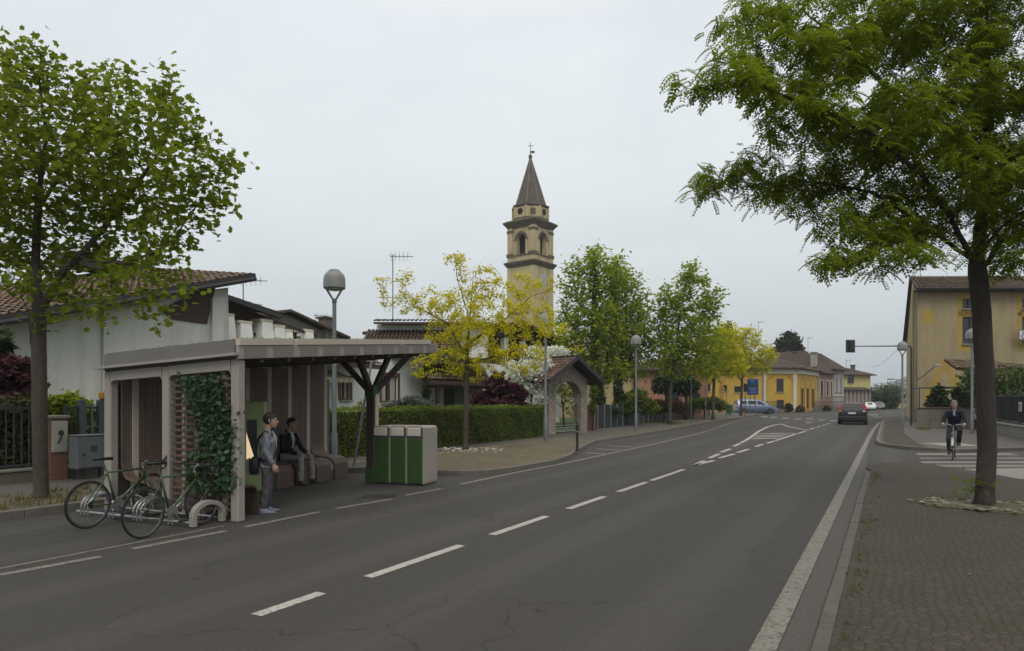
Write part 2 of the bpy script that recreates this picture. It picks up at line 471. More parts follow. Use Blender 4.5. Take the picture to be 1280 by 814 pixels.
def kerb_line(mb, pts, h=.13, w=.14, step=1.0):
    for i in range(len(pts)-1):
        a, b = Vector((pts[i][0], pts[i][1], 0)), Vector((pts[i+1][0], pts[i+1][1], 0))
        L = (b-a).length; n = max(1, round(L/step)); d = (b-a).normalized(); nrm = Vector((-d.y, d.x, 0))
        for k in range(n):
            p = a + d*(L*k/n + .004); q = a + d*(L*(k+1)/n - .004)
            j = RNG.uniform(-.006, .006)
            c = (p+q)/2 + nrm*(w/2 + j)
            mb.box((c.x, c.y, h/2 - .02 + j*.6), ((q-p).length, w, h+.04), math.atan2(d.y, d.x), bev=.012)
KL = [(-11.35, -14), (-11.45, 5.0), (-11.55, 9.5), (-11.5, 12.0), (-11.0, 12.75), (-10.0, 12.75), (-9.3, 12.7), (-8.75, 12.85), (-8.3, 13.3), (-8.12, 14.2), (-8.1, 16.6), (-8.45, 18.4),
      (-9.15, 20.4), (-10.0, 23.4), (-10.5, 25.3), (-10.65, 30), (-10.9, 36), (-11.6, 46), (-12.2, 56), (-12.7, 75), (-13.3, 82), (-15, 86), (-19, 88), (-45, 80)]
mb = MB(); mb.prism([(p[0]-.08, p[1]) for p in KL] + [(-60, 80), (-60, -14)], -.05, .105)
struct('pavement', mb, m_walk)
mb = MB(); kerb_line(mb, KL[:-1]); struct('kerb', mb, m_kerb)
# littered setts between the bay and the footway
sheet('sett_band', [(-11.2, 12.95), (-10.0, 12.95), (-9.3, 12.9), (-8.85, 13.05), (-8.48, 13.5), (-8.32, 14.3), (-8.3, 16.6), (-8.65, 18.5), (-9.35, 20.5),
                    (-10.2, 23.4), (-10.75, 25.4), (-11.9, 25.5), (-12.35, 19), (-12.5, 13)], .111, m_cob_l)
sheet('verge', [(-11.65, -10), (-11.75, 9.3), (-13.4, 9.3), (-13.4, -10)], .111, m_cob_l)
sheet('far_verge', [(-10.9, 27), (-11.15, 36), (-11.85, 46), (-12.45, 56), (-12.9, 74), (-13.9, 74), (-13.4, 56), (-12.6, 46), (-11.9, 36), (-11.8, 27)], .111, m_cob_l)
sheet('garden_lawn', [(-15.75, -14), (-15.75, 9.9), (-14.35, 9.9), (-14.55, 28.2), (-14.7, 33), (-15.3, 60), (-16, 80), (-60, 78), (-60, -14)], .118, m_grass)

# right pavement, nearly flush with the gutter
PR = [(-.36, -14), (-.36, 18.6), (-.5, 19.6), (-.2, 20.9), (.25, 21.5), (.8, 21.7), (1.25, 20.9), (1.55, 19.6), (2.1, 18.3), (3.4, 17.4), (40, 12), (40, -14)]
mb = MB(); mb.prism(PR, -.05, .035); struct('sett_pavement', mb, m_cob_r)
mb = MB(); kerb_line(mb, [(-.36, -13), (-.36, 18.6)], .03, .125, 1.0); struct('flush_kerb', mb, M('flush_kerb_stone', (.095, .086, .072), .85, .3, 3, 40, .35, stain=(.05, .046, .038)))
sheet('gutter', [(-.685, -14), (-.49, -14), (-.49, 19), (-.60, 26), (-.685, 26)], .0025, m_gutter)
# slab path to the crossing and the far right pavement
sheet('slab_path', [(1.7, 20.6), (2.6, 18.6), (4.4, 18.6), (4.2, 20.4), (3.4, 21.9)], .008, M('slab_grey', (.21, .2, .18), .85, .2, 3, 35, .3))
KR = [(-.5, 84), (-.45, 62), (-.45, 31.5), (-.35, 29.7), (.0, 28.5), (.7, 27.5), (1.5, 27.05), (2.13, 27.05), (4.24, 29.4), (9.5, 34.4), (20, 43)]
mb = MB(); mb.prism([(p[0]+.06, p[1]) for p in KR] + [(40, 84)], -.05, .105); struct('far_pavement', mb, m_walk)
mb = MB(); kerb_line(mb, KR[1:]); struct('far_kerb', mb, m_kerb)
sheet('far_setts', [(-.22, 62), (-.2, 31.5), (-.1, 29.8), (.2, 28.7), (.85, 27.75), (1.3, 27.5), (1.0, 30), (.75, 38), (.9, 62)], .111, m_cob_r)
sheet('paving_patch', [(1.1, 30.3), (1.9, 28.6), (3.0, 29.6), (2.4, 31.2)], .111, M('patch_grey', (.24, .225, .2), .85, .2, 3, 35, .3))

# ------------------------------------------------------------------ painted markings, 4 mm above the asphalt
def strip(mb, a, b, w=.13, z=.004, w2=None):
    a, b = Vector((a.x, a.y, 0)), Vector((b.x, b.y, 0)); d = (b-a).normalized(); n = Vector((-d.y, d.x, 0))
    w2 = w2 or w
    mb.add([(a-n*w/2)+Vector((0, 0, z)), (b-n*w2/2)+Vector((0, 0, z)), (b+n*w2/2)+Vector((0, 0, z)), (a+n*w/2)+Vector((0, 0, z))], [(0, 1, 2, 3)])
def poly_strip(mb, pts, w=.13, z=.004):
    P = [Vector((p[0], p[1], 0)) for p in pts]; L, Rr = [], []
    for i in range(len(P)):
        d = (P[min(i+1, len(P)-1)]-P[max(i-1, 0)]).normalized(); n = Vector((-d.y, d.x, 0))
        L.append(P[i]+n*w/2); Rr.append(P[i]-n*w/2)
    for i in range(len(P)-1):
        mb.add([(q.x, q.y, z) for q in (Rr[i], Rr[i+1], L[i+1], L[i])], [(0, 1, 2, 3)])
k = lambda x, y: (860+x/6.4, 510+y/6.4)
mk = MB()
for a, b in [((318, 769), (410, 743)), ((461, 722), (584, 683)), ((616, 669), (688, 646)), ((708, 636), (758, 621)), ((773, 615), (811, 603)), ((815, 601), (866, 587.5))]:
    A_, B_ = site(*a), site(*b); x = -4.58
    strip(mk, Vector((x, A_.y, 0)), Vector((x, B_.y, 0)), .125)
for a, b in [((50, 460), (210, 420)), ((250, 402), (370, 368)), ((395, 358), (485, 330)), ((540, 310), (600, 290)), ((630, 283), (690, 266)), ((700, 262), (865, 208)), ((880, 205), (940, 187)),
             ((975, 172), (1015, 160)), ((1030, 155), (1060, 147)), ((1075, 142), (1100, 135)), ((1110, 130), (1135, 123)), ((50, 460), (130, 422)), ((170, 402), (250, 368)), ((265, 355), (340, 328)), ((365, 308), (415, 286)), ((420, 280), (460, 262)),
             ]:
    strip(mk, site(*k(*a)), site(*k(*b)), .15)
for a, b in [((497, 248), (728, 242)), ((520, 234), (756, 228)), ((538, 221), (800, 216)), ((556, 206), (850, 203))]:
    strip(mk, site(*k(*a)), site(*k(*b)), .34)
poly_strip(mk, [site(*k(*p)) for p in [(462, 261), (500, 235), (530, 214), (560, 191), (600, 170), (640, 151), (690, 138), (745, 128)]], .16)
poly_strip(mk, [site(*k(*p)) for p in [(745, 128), (800, 148), (870, 163), (965, 181)]], .16)
struct('road_marking', mk, m_paint)
mk = MB()
for u, v in [(955, 521), (967, 522), (982, 523), (997, 523.7), (1012, 523.7), (1027, 525), (1041, 526)]:
    mk.add([site(u-4.5, v+.8)+Vector((0, 0, .004)), site(u+4.2, v+.8)+Vector((0, 0, .004)), site(u+5, v-.8)+Vector((0, 0, .004)), site(u-3.5, v-.8)+Vector((0, 0, .004))], [(0, 1, 2, 3)])
for pl in ([(1005, 527.6), (1016, 528.3), (1016, 527.2), (1005, 526.6)], [(1008, 529.6), (1013, 529.2), (1011, 528.2), (1008, 528.0)], [(1090, 522.2), (1102, 522.2), (1104, 520.8), (1093, 520.8)], [(1078, 519.2), (1098, 519.4), (1098, 518.2), (1078, 518)]):
    mk.add([site(*p)+Vector((0, 0, .004)) for p in pl], [tuple(range(len(pl)))])
struct('far_crossing', mk, m_paint_old)
mk = MB()
poly_strip(mk, [(-.78, -6), (-.78, 20), (-.79, 36), (-.78, 44), tuple(site(1096.5, 531.5))[:2], tuple(site(1099.5, 528.3))[:2]], .17)
for a, b in [((0, 719), (126, 696)), ((165, 686.5), (282, 664)), ((306, 659), (400, 640)), ((420, 636), (490, 624)), ((506, 619.5), (552, 611))]:
    strip(mk, site(*a), site(*b), .12)
poly_strip(mk, [(-7.9, 11.6), (-8.0, 14), (-7.98, 17), (-8.12, 22), (-8.3, 27), (-8.7, 34), (-9.4, 42), (-10.6, 52), (-11.3, 60), (-11.9, 70)], .13)
poly_strip(mk, [(-8.22, 2.5), (-8.22, 6.1)], .06)
for a, b in [((732, 566), (757, 568)), ((744, 561), (776, 563)), ((762, 557.3), (792, 559))]:
    strip(mk, site(*a), site(*b), .22)
struct('edge_line', mk, m_paint_old)
mk = MB()
for v0, v1, ua, ub in [(566.7, 569.2, 1144, 1262), (572.2, 573.9, 1148, 1275), (576.8, 579.3, 1150, 1300), (581.2, 584.0, 1153, 1310)]:
    mk.add([site(ua+3, v1)+Vector((0, 0, .004)), site(ub+14, v1)+Vector((0, 0, .004)), site(ub, v0)+Vector((0, 0, .004)), site(ua, v0)+Vector((0, 0, .004))], [(0, 1, 2, 3)])
struct('zebra_crossing', mk, m_paint_old)
# dark repair and oil patches of the asphalt itself
mk = MB()
for u, v, w, h in [(725, 614, 26, 2.6), (40, 668, 40, 3), (480, 640, 24, 2)]:
    n = 14; pts = []
    for i in range(n):
        a = 2*PI*i/n; rr = 1+.35*RNG.uniform(-1, 1)
        pts.append(site(u+w*.5*rr*math.cos(a), v+h*.5*rr*math.sin(a)+.0)+Vector((0, 0, .003)))
    mk.add(pts, [tuple(range(n))])
struct('asphalt_patch', mk, mat_asphalt('oil_dark_asphalt', .062, False, False))
# drain grate beside the bench end
t = thing('drain_grate', 'cast iron drain grate set in the asphalt in front of the benches', 'drain', (site(472, 621).x, site(472, 621).y, .0), YAW)
mb = MB(); mb.box((0, 0, .004), (.62, .42, .008)); mb.build('frame', M('cast_iron', (.045, .042, .04), .6, .3, 4, 30, .3, metal=.4), t)
mb = MB()
for i in range(9): mb.box((-.26+i*.065, 0, .012), (.03, .34, .008))
mb.build('bars', bpy.data.materials['cast_iron'], t)

# far ground: hill and wood behind the town
def hill(name, c, w, h, d, col):
    n = 40; mb = MB(); rows = []
    for j in range(13):
        row = []
        for i in range(n+1):
            s_ = i/n*2-1; t_ = j/12*2-1
            z = h*max(0, (1-abs(s_)**2.2))*max(0, 1-t_*t_)*(1+.12*math.sin(9*s_+1.3)+.08*math.sin(23*s_+4*t_))
            X, Y = rot(c[0]+s_*w, c[1]+t_*d)
            row.append((X, Y, z-2))
        rows.append(row)
    mb.loft(rows, cap=False, closed=False)
    o = struct(name, mb, col, smooth=True)
    o.data.update()
    return o
m_hill = M('wooded_slope', (.045, .062, .035), .95, .45, .02, .15, 0)
hill('hill', (760/820*1000*.78, 1000), 150, 62, 160, m_hill)
hill('ridge', (480/820*1500*1.12, 1500), 620, 20, 200, m_hill)

# moist spring air between the street and the hill
mb = MB(); mb.box((0, 520, 33), (3200, 3000, 70)); hz = mb.build('haze', None); hz['kind'] = 'stuff'
mh = bpy.data.materials.new('haze'); mh.use_nodes = True; nth = mh.node_tree; nth.nodes.clear(); oh = nth.nodes.new('ShaderNodeOutputMaterial'); pv = nth.nodes.new('ShaderNodeVolumePrincipled')
pv.inputs['Color'].default_value = (.86, .92, 1.0, 1); pv.inputs['Density'].default_value = .00045; nth.links.new(pv.outputs[0], oh.inputs['Volume']); hz.data.materials.append(mh)
# ------------------------------------------------------------------ trees grown by space colonisation
def colonise(rng, trunk, blobs, n_att, step, infl, kill, iters=120, droop=0.0):
    """trunk: list of polylines (each starts near an existing node). blobs: (centre, radii, weight)"""
    pos, par = [], []
    for pl in trunk:
        pl = [Vector(p) for p in pl]
        if pos:
            d = [(Vector(q)-pl[0]).length for q in pos]; last = int(np.argmin(d))
        else:
            pos.append(pl[0]); par.append(-1); last = 0
        for a, b in zip(pl[:-1], pl[1:]):
            n = max(1, int((b-a).length/step))
            for k in range(1, n+1):
                p = a.lerp(b, k/n)
                if k < n: p = p + Vector([rng.uniform(-.1, .1)*step*(.25 if last < 40 else 1) for _ in range(3)])
                pos.append(p); par.append(last); last = len(pos)-1
    A = []
    wt = sum(b[2]*b[1][0]*b[1][1]*b[1][2] for b in blobs)
    for c, r, w in blobs:
        m = max(4, int(n_att*w*r[0]*r[1]*r[2]/wt))
        for _ in range(m):
            while True:
                q = [rng.uniform(-1, 1) for _ in range(3)]
                if sum(x*x for x in q) <= 1: break
            A.append([c[i]+q[i]*r[i] for i in range(3)])
    A = np.array(A, dtype=np.float64)
    P = np.array([tuple(p) for p in pos])
    best = np.full(len(A), 1e9); bi = np.zeros(len(A), dtype=int); alive = np.ones(len(A), bool)
    def upd(i0):
        Q = P[i0:]
        for s_ in range(0, len(Q), 64):
            q = Q[s_:s_+64]
            d = np.linalg.norm(A[:, None, :]-q[None], axis=2); k = d.argmin(1); dm = d[np.arange(len(A)), k]
            m = dm < best; best[m] = dm[m]; bi[m] = k[m]+i0+s_
    upd(0)
    for it in range(iters):
        alive &= best > kill
        m = alive & (best < infl)
        if not m.any():
            m = alive & (best <= (best[alive].min()+step if alive.any() else 0))
            if not m.any(): break
        vec = A[m]-P[bi[m]]; vec /= np.linalg.norm(vec, axis=1)[:, None]+1e-9
        idx, inv = np.unique(bi[m], return_inverse=True)
        acc = np.zeros((len(idx), 3)); np.add.at(acc, inv, vec)
        acc += np.random.RandomState(it+11).uniform(-.25, .25, acc.shape); acc[:, 2] -= droop
        acc /= np.linalg.norm(acc, axis=1)[:, None]+1e-9
        new = P[idx]+acc*step
        i0 = len(P); P = np.vstack([P, new]); par += list(idx)
        upd(i0)
        if len(P) > 9000: break
    return P, par

def limb_mesh(mb, P, par, rbase, rtip, power=.6, trunk_flare=1.25, ground=None):
    n = len(P); ch = [[] for _ in range(n)]
    for i, p in enumerate(par):
        if p >= 0: ch[p].append(i)
    w = [0.0]*n; order = sorted(range(n), key=lambda i: -i)
    for i in order:
        w[i] = max(1.0, sum(w[c] for c in ch[i]))
    wb = w[0]
    r = [max(rtip, rbase*(x/wb)**power) for x in w]
    starts = [(-1, 0)]
    while starts:
        pr, i = starts.pop()
        path = [pr] if pr >= 0 else []
        while True:
            path.append(i)
            if not ch[i]: break
            cs = sorted(ch[i], key=lambda c: -w[c])
            for c in cs[1:]: starts.append((i, c))
            i = cs[0]
        if len(path) < 2: continue
        rs = [r[k] for k in path]
        if pr >= 0: rs[0] = min(rs[0], rs[1]*1.15)
        if 0 in path[:1]:
            rs[0] *= trunk_flare*1.15
            if len(rs) > 1: rs[1] *= 1.06
        nn = 12 if rs[0] > .09 else (6 if rs[0] > .03 else (4 if rs[0] > .012 else 3))
        mb.tube([P[k] for k in path], rs, nn)
    return w, ch

def rand_rot(rs, n, tilt):
    """n rotation matrices: leaf normal near +Z tilted by about `tilt`, free heading"""
    a = rs.uniform(0, 2*PI, n); t = np.abs(rs.normal(0, tilt, n)); b = rs.uniform(0, 2*PI, n)
    ca, sa = np.cos(a), np.sin(a)
    Rz = np.zeros((n, 3, 3)); Rz[:, 0, 0] = ca; Rz[:, 0, 1] = -sa; Rz[:, 1, 0] = sa; Rz[:, 1, 1] = ca; Rz[:, 2, 2] = 1
    ax = np.stack([np.cos(b), np.sin(b), np.zeros(n)], 1); K = np.zeros((n, 3, 3))
    K[:, 0, 2] = ax[:, 1]; K[:, 1, 2] = -ax[:, 0]; K[:, 2, 0] = -ax[:, 1]; K[:, 2, 1] = ax[:, 0]
    I = np.eye(3)[None]
    Rt = I + np.sin(t)[:, None, None]*K + (1-np.cos(t))[:, None, None]*(K @ K)
    return Rt @ Rz
# leaf outlines: x across, y along, z out of plane
LOBED = (np.array([(0, 0, 0), (.42, .12, .05), (.34, .42, .04), (.55, .68, .0), (.2, .72, .06), (0, 1.0, -.08), (-.2, .72, .06), (-.55, .68, .0), (-.34, .42, .04), (-.42, .12, .05)]), [tuple(range(10))])
OVAL = (np.array([(0, 0, 0), (.30, .35, .06), (.24, .75, .02), (0, 1, -.1), (-.24, .75, .02), (-.30, .35, .06)]), [tuple(range(6))])
DART = (np.array([(0, 0, 0), (.26, .5, .05), (0, 1, -.08), (-.26, .5, .05)]), [(0, 1, 2, 3)])
def frond(npair=6, droop=.25):
    V, F = [], []
    for i in range(npair):
        y = .12+.88*i/npair; z = -droop*y*y
        L = .26*(1-.35*abs(2*i/npair-.9))
        for s_ in (-1, 1):
            b = len(V); ang = .55
            dx, dy = s_*math.cos(ang)*L, math.sin(ang)*L
            V += [(0, y, z), (dx*.5+s_*.03, y+dy*.5-.065, z-.01), (dx, y+dy, z-.05), (dx*.5-s_*.03, y+dy*.5+.075, z)]
            F.append((b, b+1, b+2, b+3))
    return np.array(V), F
FROND = frond()
def leaves(rs, centres, leaf, size, tilt, sizevar=.3, down=0.0):
    V0, F0 = leaf; n = len(centres); C = np.asarray(centres)
    Rm = rand_rot(rs, n, tilt)
    s_ = size*(1+rs.uniform(-sizevar, sizevar, n))
    V = np.einsum('nij,kj->nki', Rm, V0)*s_[:, None, None] + C[:, None, :]
    if down: V[:, :, 2] -= down*s_[:, None]*(V0[:, 1][None]**2)
    k = len(V0); F = np.array(F0)[None] + (np.arange(n)*k)[:, None, None]
    return V.reshape(-1, 3), F.reshape(-1, F.shape[2])
def make_tree(name, label, base, trunk, blobs, seed, n_att, step, kill, rbase, rtip, bark, leafmat, leaf, lsize, per, tilt, group=None, spread=.12, wmax=3, droop=0.0, infl=None, extra=None, down=0.0, cat='tree', flare=1.25):
    rng = random.Random(seed); rs = np.random.RandomState(seed)
    root = thing(name, label, cat, base, 0, group)
    P, par = colonise(rng, trunk, blobs, n_att, step, infl or step*12, kill, droop=droop)
    mb = MB(); w, ch = limb_mesh(mb, P, par, rbase, rtip, trunk_flare=flare)
    o = mb.build('trunk', bark, root, world=True, smooth=True, fix=False)
    C = []
    ntr = sum(len(t) for t in trunk)
    for i in range(len(P)):
        if w[i] <= wmax and par[i] >= 0:
            a, b = P[par[i]], P[i]
            for _ in range(per if w[i] <= 1.5 else max(1, per//2)):
                t_ = rs.uniform(0, 1.15); C.append(a+(b-a)*t_ + rs.normal(0, spread, 3))
    V, F = leaves(rs, C, leaf, lsize, tilt, down=down)
    np_mesh('crown', V, F, leafmat, root, loc=base)
    print(name, 'nodes', len(P), 'leaves', len(C))
    return root
def blob(u, v, yc, ru, rv, dy=0.0, rd=None, w=1.0):
    """crown lump seen at u,v: its real place yc+dy metres ahead, its real radii"""
    y = yc+dy; k = y/FOC
    X, Y = rot((u-640)*k, y)
    rr = max(ru*k, .2)
    return ((X, Y, HC+(HOR-v)*k), (rr, rd if rd else rr, max(rv*k, .12)), w)
def pt(u, v, yc): 
    X, Y = rot((u-640)/FOC*yc, yc); return (X, Y, hgt(v, yc))

m_bark = M('tree_bark', (.075, .062, .048), .95, .55, 6, 30, 2.2, stretch=(1, 1, .22))
m_bark2 = M('dark_bark', (.052, .042, .034), .95, .55, 6, 28, 2.4, stretch=(1, 1, .22))
m_lf_tulip = M_leaf('tulip_leaf', (.075, .112, .005), (.12, .165, .008), (.20, .245, .018), .48)
m_lf_locust = M_leaf('locust_leaf', (.078, .118, .003), (.115, .165, .005), (.18, .23, .012), .5)
m_lf_yellow = M_leaf('golden_leaf', (.40, .37, .006), (.52, .48, .008), (.62, .57, .018), .42)
m_lf_green = M_leaf('fresh_leaf', (.14, .20, .010), (.20, .27, .016), (.28, .34, .028), .48)
m_lf_far = M_leaf('far_golden_leaf', (.36, .35, .006), (.47, .45, .008), (.56, .53, .018), .42)
m_lf_red = M_leaf('maple_red_leaf', (0.036, 0.012, 0.017), (0.066, 0.019, 0.026), (0.102, 0.034, 0.041), .25)
m_lf_white = M_leaf('white_blossom', (.55, .58, .46), (.70, .72, .60), (.80, .82, .72), .3)
m_lf_hedge = M_leaf('hedge_leaf', (.060, .090, .008), (.095, .135, .012), (.16, .21, .02), .3)
m_lf_dark = M_leaf('dark_leaf', (.018, .030, .010), (.028, .046, .014), (.045, .066, .02), .2)
m_lf_grey = M_leaf('grey_needle', (.060, .075, .062), (.085, .105, .085), (.12, .14, .115), .15)
m_lf_lime = M_leaf('lime_leaf', (.12, .165, .010), (.19, .245, .014), (.27, .32, .02), .35)
m_lf_ivy = M_leaf('ivy_leaf', (.030, .065, .032), (.05, .10, .048), (.09, .15, .07), .25)

# near left tree (lobed leaves)
y = 11.35; b0 = site(52, 630)
make_tree('plane_tree', 'tall young tree with lobed green leaves on the grassy verge left of the bike racks', b0,
  [[b0+Vector((0, 0, .02)), pt(50, 560, y), pt(49, 470, y), pt(48, 395, y), pt(44, 330, y+.1), pt(48, 250, y+.2), pt(58, 170, y), pt(50, 110, y)],
   [pt(48, 455, y), pt(38, 430, y-.1), pt(36, 395, y-.2), pt(22, 350, y-.3)],
   [pt(48, 395, y), pt(72, 350, y+.1), pt(100, 320, y), pt(150, 260, y), pt(190, 205, y-.2)],
   [pt(100, 325, y), pt(160, 330, y-.3), pt(215, 305, y-.6)],
   [pt(46, 340, y), pt(0, 322, y+.3), pt(-60, 290, y+.6)],
   [pt(48, 260, y), pt(75, 220, y+.5), pt(95, 150, y+.8)]],
  [blob(60, 190, y, 95, 100, 0, 1.4), blob(165, 190, y, 85, 85, -.2, 1.2), blob(225, 215, y, 62, 70, -.5, .8), blob(200, 130, y, 40, 45, 0, .6, 1.2), blob(262, 250, y, 32, 45, -.4, .5, 1.2), blob(110, 110, y, 45, 28, .4, .7, 1.2), blob(40, 85, y, 50, 28, 0, .8, 1.2),
   blob(-50, 200, y, 95, 110, .3, 1.4), blob(150, 285, y, 75, 50, .4, 1.0), blob(205, 300, y, 45, 50, -.5, .6), blob(165, 350, y, 60, 32, -.6, .6), blob(192, 385, y, 26, 28, -.6, .4, 2.4), blob(225, 350, y, 24, 24, -.6, .4, 1.8), blob(120, 395, y, 30, 14, -.3, .4, 1.6), blob(15, 345, y, 50, 20, -.6, .6, 1.3), blob(30, 300, y, 85, 50, .4, 1.2), blob(30, 360, y, 50, 30, -.2, .6, .8), blob(105, 372, y, 40, 26, .3, .5), blob(276, 205, y, 22, 40, -.3, .4, 1.2), blob(-120, 260, y, 60, 90, 0, 1.2), blob(50, 62, y, 10, 22, 0, .2, 5), blob(22, 66, y, 9, 18, .2, .2, 5), blob(122, 88, y, 9, 18, .3, .2, 5), blob(160, 92, y, 9, 22, 0, .2, 5), blob(205, 88, y, 10, 20, 0, .2, 5), blob(240, 128, y, 14, 14, -.2, .25, 4), blob(272, 170, y, 14, 12, -.3, .25, 4), blob(288, 215, y, 12, 10, -.4, .25, 4), blob(290, 258, y, 10, 14, -.4, .25, 4)],
  3, 2900, .15, .22, .115, .005, m_bark, m_lf_tulip, LOBED, .108, 10, .95, spread=.115, wmax=3, flare=1.35)

# near right tree (locust, layered sprays)
y = 10.93; b0 = site(1230, 637)
make_tree('honey_locust', 'large spreading locust tree with feathery green sprays in the stone rimmed pit on the setts', b0,
  [[b0+Vector((0, 0, .02)), pt(1234, 560, y), pt(1231, 470, y), pt(1227, 390, y), pt(1221, 330, y), pt(1232, 230, y+.2), pt(1236, 120, y+.3), pt(1234, 20, y+.4), pt(1230, -60, y+.4)],
   [pt(1219, 335, y), pt(1190, 275, y-.3), pt(1150, 215, y-.7), pt(1085, 165, y-.9), pt(1010, 130, y-1.0), pt(930, 100, y-1.1), pt(868, 112, y-1.2)],
   [pt(1222, 330, y), pt(1160, 285, y+.4), pt(1090, 240, y+.6), pt(1000, 225, y+.4), pt(920, 235, y+.2), pt(872, 240, y)],
   [pt(1219, 330, y), pt(1245, 290, y-.5), pt(1300, 250, y-1.0), pt(1380, 220, y-1.2)],
   [pt(1224, 345, y), pt(1250, 300, y+.4), pt(1320, 285, y+.8), pt(1400, 280, y+1)],
   [pt(1232, 230, y), pt(1205, 165, y+.6), pt(1185, 160, y+.9), pt(1120, 120, y+1.2), pt(1060, 60, y+1.2), pt(1000, 10, y+1)],
   [pt(1234, 150, y), pt(1290, 100, y+.4), pt(1350, 30, y+.2)],
   [pt(1190, 275, y), pt(1130, 300, y-.8), pt(1070, 322, y-1.2)]],
  [blob(850, 100, y, 22, 20, -1.2, .4, 1.6), blob(905, 75, y, 30, 25, -1.0, .5, 1.3), blob(930, 105, y, 65, 20, -1.0, .8), blob(930, 205, y, 55, 20, .3, .7, 1.2), blob(905, 232, y, 45, 14, .2, .5, 1.3), blob(1000, 75, y, 90, 40, 0, 1.4, .9), blob(1010, 150, y, 80, 35, -.6, 1.1), blob(1010, 225, y, 90, 30, .3, 1.1), blob(1045, 270, y, 70, 22, -.4, 1.0),
   blob(1095, 325, y, 80, 16, -1.0, .8, 1.8), blob(1035, 330, y, 25, 12, -1.2, .5, 1.6), blob(1110, 180, y, 95, 60, 0, 1.6), blob(1140, 280, y, 80, 30, .2, 1.3), blob(1200, 120, y, 110, 70, .2, 1.7), blob(1220, 230, y, 90, 50, -.4, 1.5), blob(1270, 325, y, 60, 16, -.5, .9), blob(1310, 200, y, 100, 90, 0, 1.7), blob(1400, 190, y, 90, 110, 0, 1.5, .7),
   blob(1100, 20, y, 120, 60, .4, 1.5, .8), blob(1250, -20, y, 150, 80, .2, 1.6, .8), blob(1330, 290, y, 60, 30, .6, 1.0), blob(950, 30, y, 70, 40, .4, 1.0, .8), blob(1380, 30, y, 90, 90, 0, 1.3, .6)],
  5, 3200, .14, .22, .14, .004, m_bark2, m_lf_locust, FROND, .24, 9, .40, spread=.075, wmax=5, droop=.05, down=.35, flare=1.2)

# golden tree on the left footway
y = 22.0; b0 = site(582, 567)
b0.z = .11
make_tree('golden_locust', 'thin yellow leaved tree on the littered setts before the clipped hedge', b0,
  [[b0, pt(583, 500, y), pt(584, 440, y), pt(588, 390, y), pt(592, 340, y)],
   [pt(584, 450, y), pt(560, 405, y-.4), pt(525, 385, y-.6), pt(500, 352, y-.8), pt(470, 350, y-.9)],
   [pt(584, 430, y), pt(630, 400, y+.5), pt(665, 370, y+.6), pt(690, 362, y+.5)],
   [pt(587, 400, y), pt(572, 350, y+.5), pt(568, 318, y+.6)],
   [pt(584, 455, y), pt(640, 440, y-.6), pt(690, 420, y-.9), pt(728, 440, y-1.0)]],
  [blob(470, 350, y, 14, 5, -.9, .25, 3), blob(512, 350, y, 16, 18, -.7, .3, 2), blob(498, 383, y, 30, 8, -.6, .4, 2), blob(545, 385, y, 38, 24, -.3, .9), blob(572, 330, y, 20, 18, .5, .5, 1.5), blob(600, 355, y, 38, 25, .2, .8), blob(590, 400, y, 60, 40, 0, 1.3), blob(640, 355, y, 36, 18, .5, .7, 1.2), blob(680, 355, y, 24, 12, .5, .4, 1.6),
   blob(655, 400, y, 45, 35, 0, 1.1), blob(645, 445, y, 45, 24, -.5, 1.0), blob(560, 440, y, 44, 26, 0, 1.0), blob(600, 462, y, 40, 14, 0, .8), blob(700, 415, y, 26, 14, -.8, .5, 1.4), blob(725, 442, y, 16, 6, -1, .3, 2), blob(525, 460, y, 14, 16, -.6, .4, 1.4)],
  9, 900, .16, .22, .085, .005, m_bark, m_lf_yellow, OVAL, .085, 22, .9, spread=.075, wmax=3)

# two big trees in the church garden behind the panel fence
def garden_tree(label, u, vbase, yc, blobs, seed, limbs, rb):
    b = far(u, yc, .12)
    make_tree('pollarded_hornbeam', label, b, limbs, blobs, seed, 1700, .27, .42, rb, .010, m_bark2, m_lf_green, OVAL, .26, 12, .75, spread=.24, wmax=3.5, group='old trees behind the panel fence', flare=1.1)
y = 43.5
garden_tree('tall old pollarded tree with pointed fresh green crown behind the stone gate', 748, 520, y,
  [blob(745, 345, y, 30, 40, 0, 2, 1), blob(720, 370, y, 25, 45, 0, 1.6), blob(738, 410, y, 46, 50, 0, 2.3), blob(765, 345, y, 25, 30, .4, 1.4, 1), blob(708, 420, y, 22, 40, 0, 1.5), blob(744, 315, y, 11, 14, 0, .6, 1.6), blob(755, 460, y, 35, 22, 0, 1.6)], 21,
  [[far(748, y, .12), pt(748, 500, y), pt(747, 478, y), pt(742, 440, y), pt(742, 400, y), pt(744, 340, y)], [pt(747, 485, y), pt(757, 470, y+.3), pt(763, 420, y+.4), pt(766, 360, y+.5)], [pt(747, 480, y), pt(732, 455, y-.4), pt(718, 410, y-.6)]], .36)
y = 46.0
garden_tree('tall old pollarded tree with rounded green crown behind the dark panel fence', 773, 520, y,
  [blob(785, 370, y, 24, 34, 0, 1.5, 1), blob(780, 410, y, 36, 40, 0, 2.2), blob(800, 395, y, 20, 30, .4, 1.3), blob(772, 335, y, 14, 20, 0, .8, 1.3), blob(805, 425, y, 16, 26, 0, 1.0), blob(790, 455, y, 26, 22, 0, 1.4)], 22,
  [[far(773, y, .12), pt(773, 500, y), pt(772, 475, y), pt(778, 440, y), pt(784, 390, y)], [pt(772, 480, y), pt(783, 465, y-.4), pt(795, 420, y-.5)], [pt(772, 475, y), pt(764, 440, y+.4), pt(770, 360, y+.5)]], .34)
y = 46.0; b0 = site(837, 532); b0.z = .11
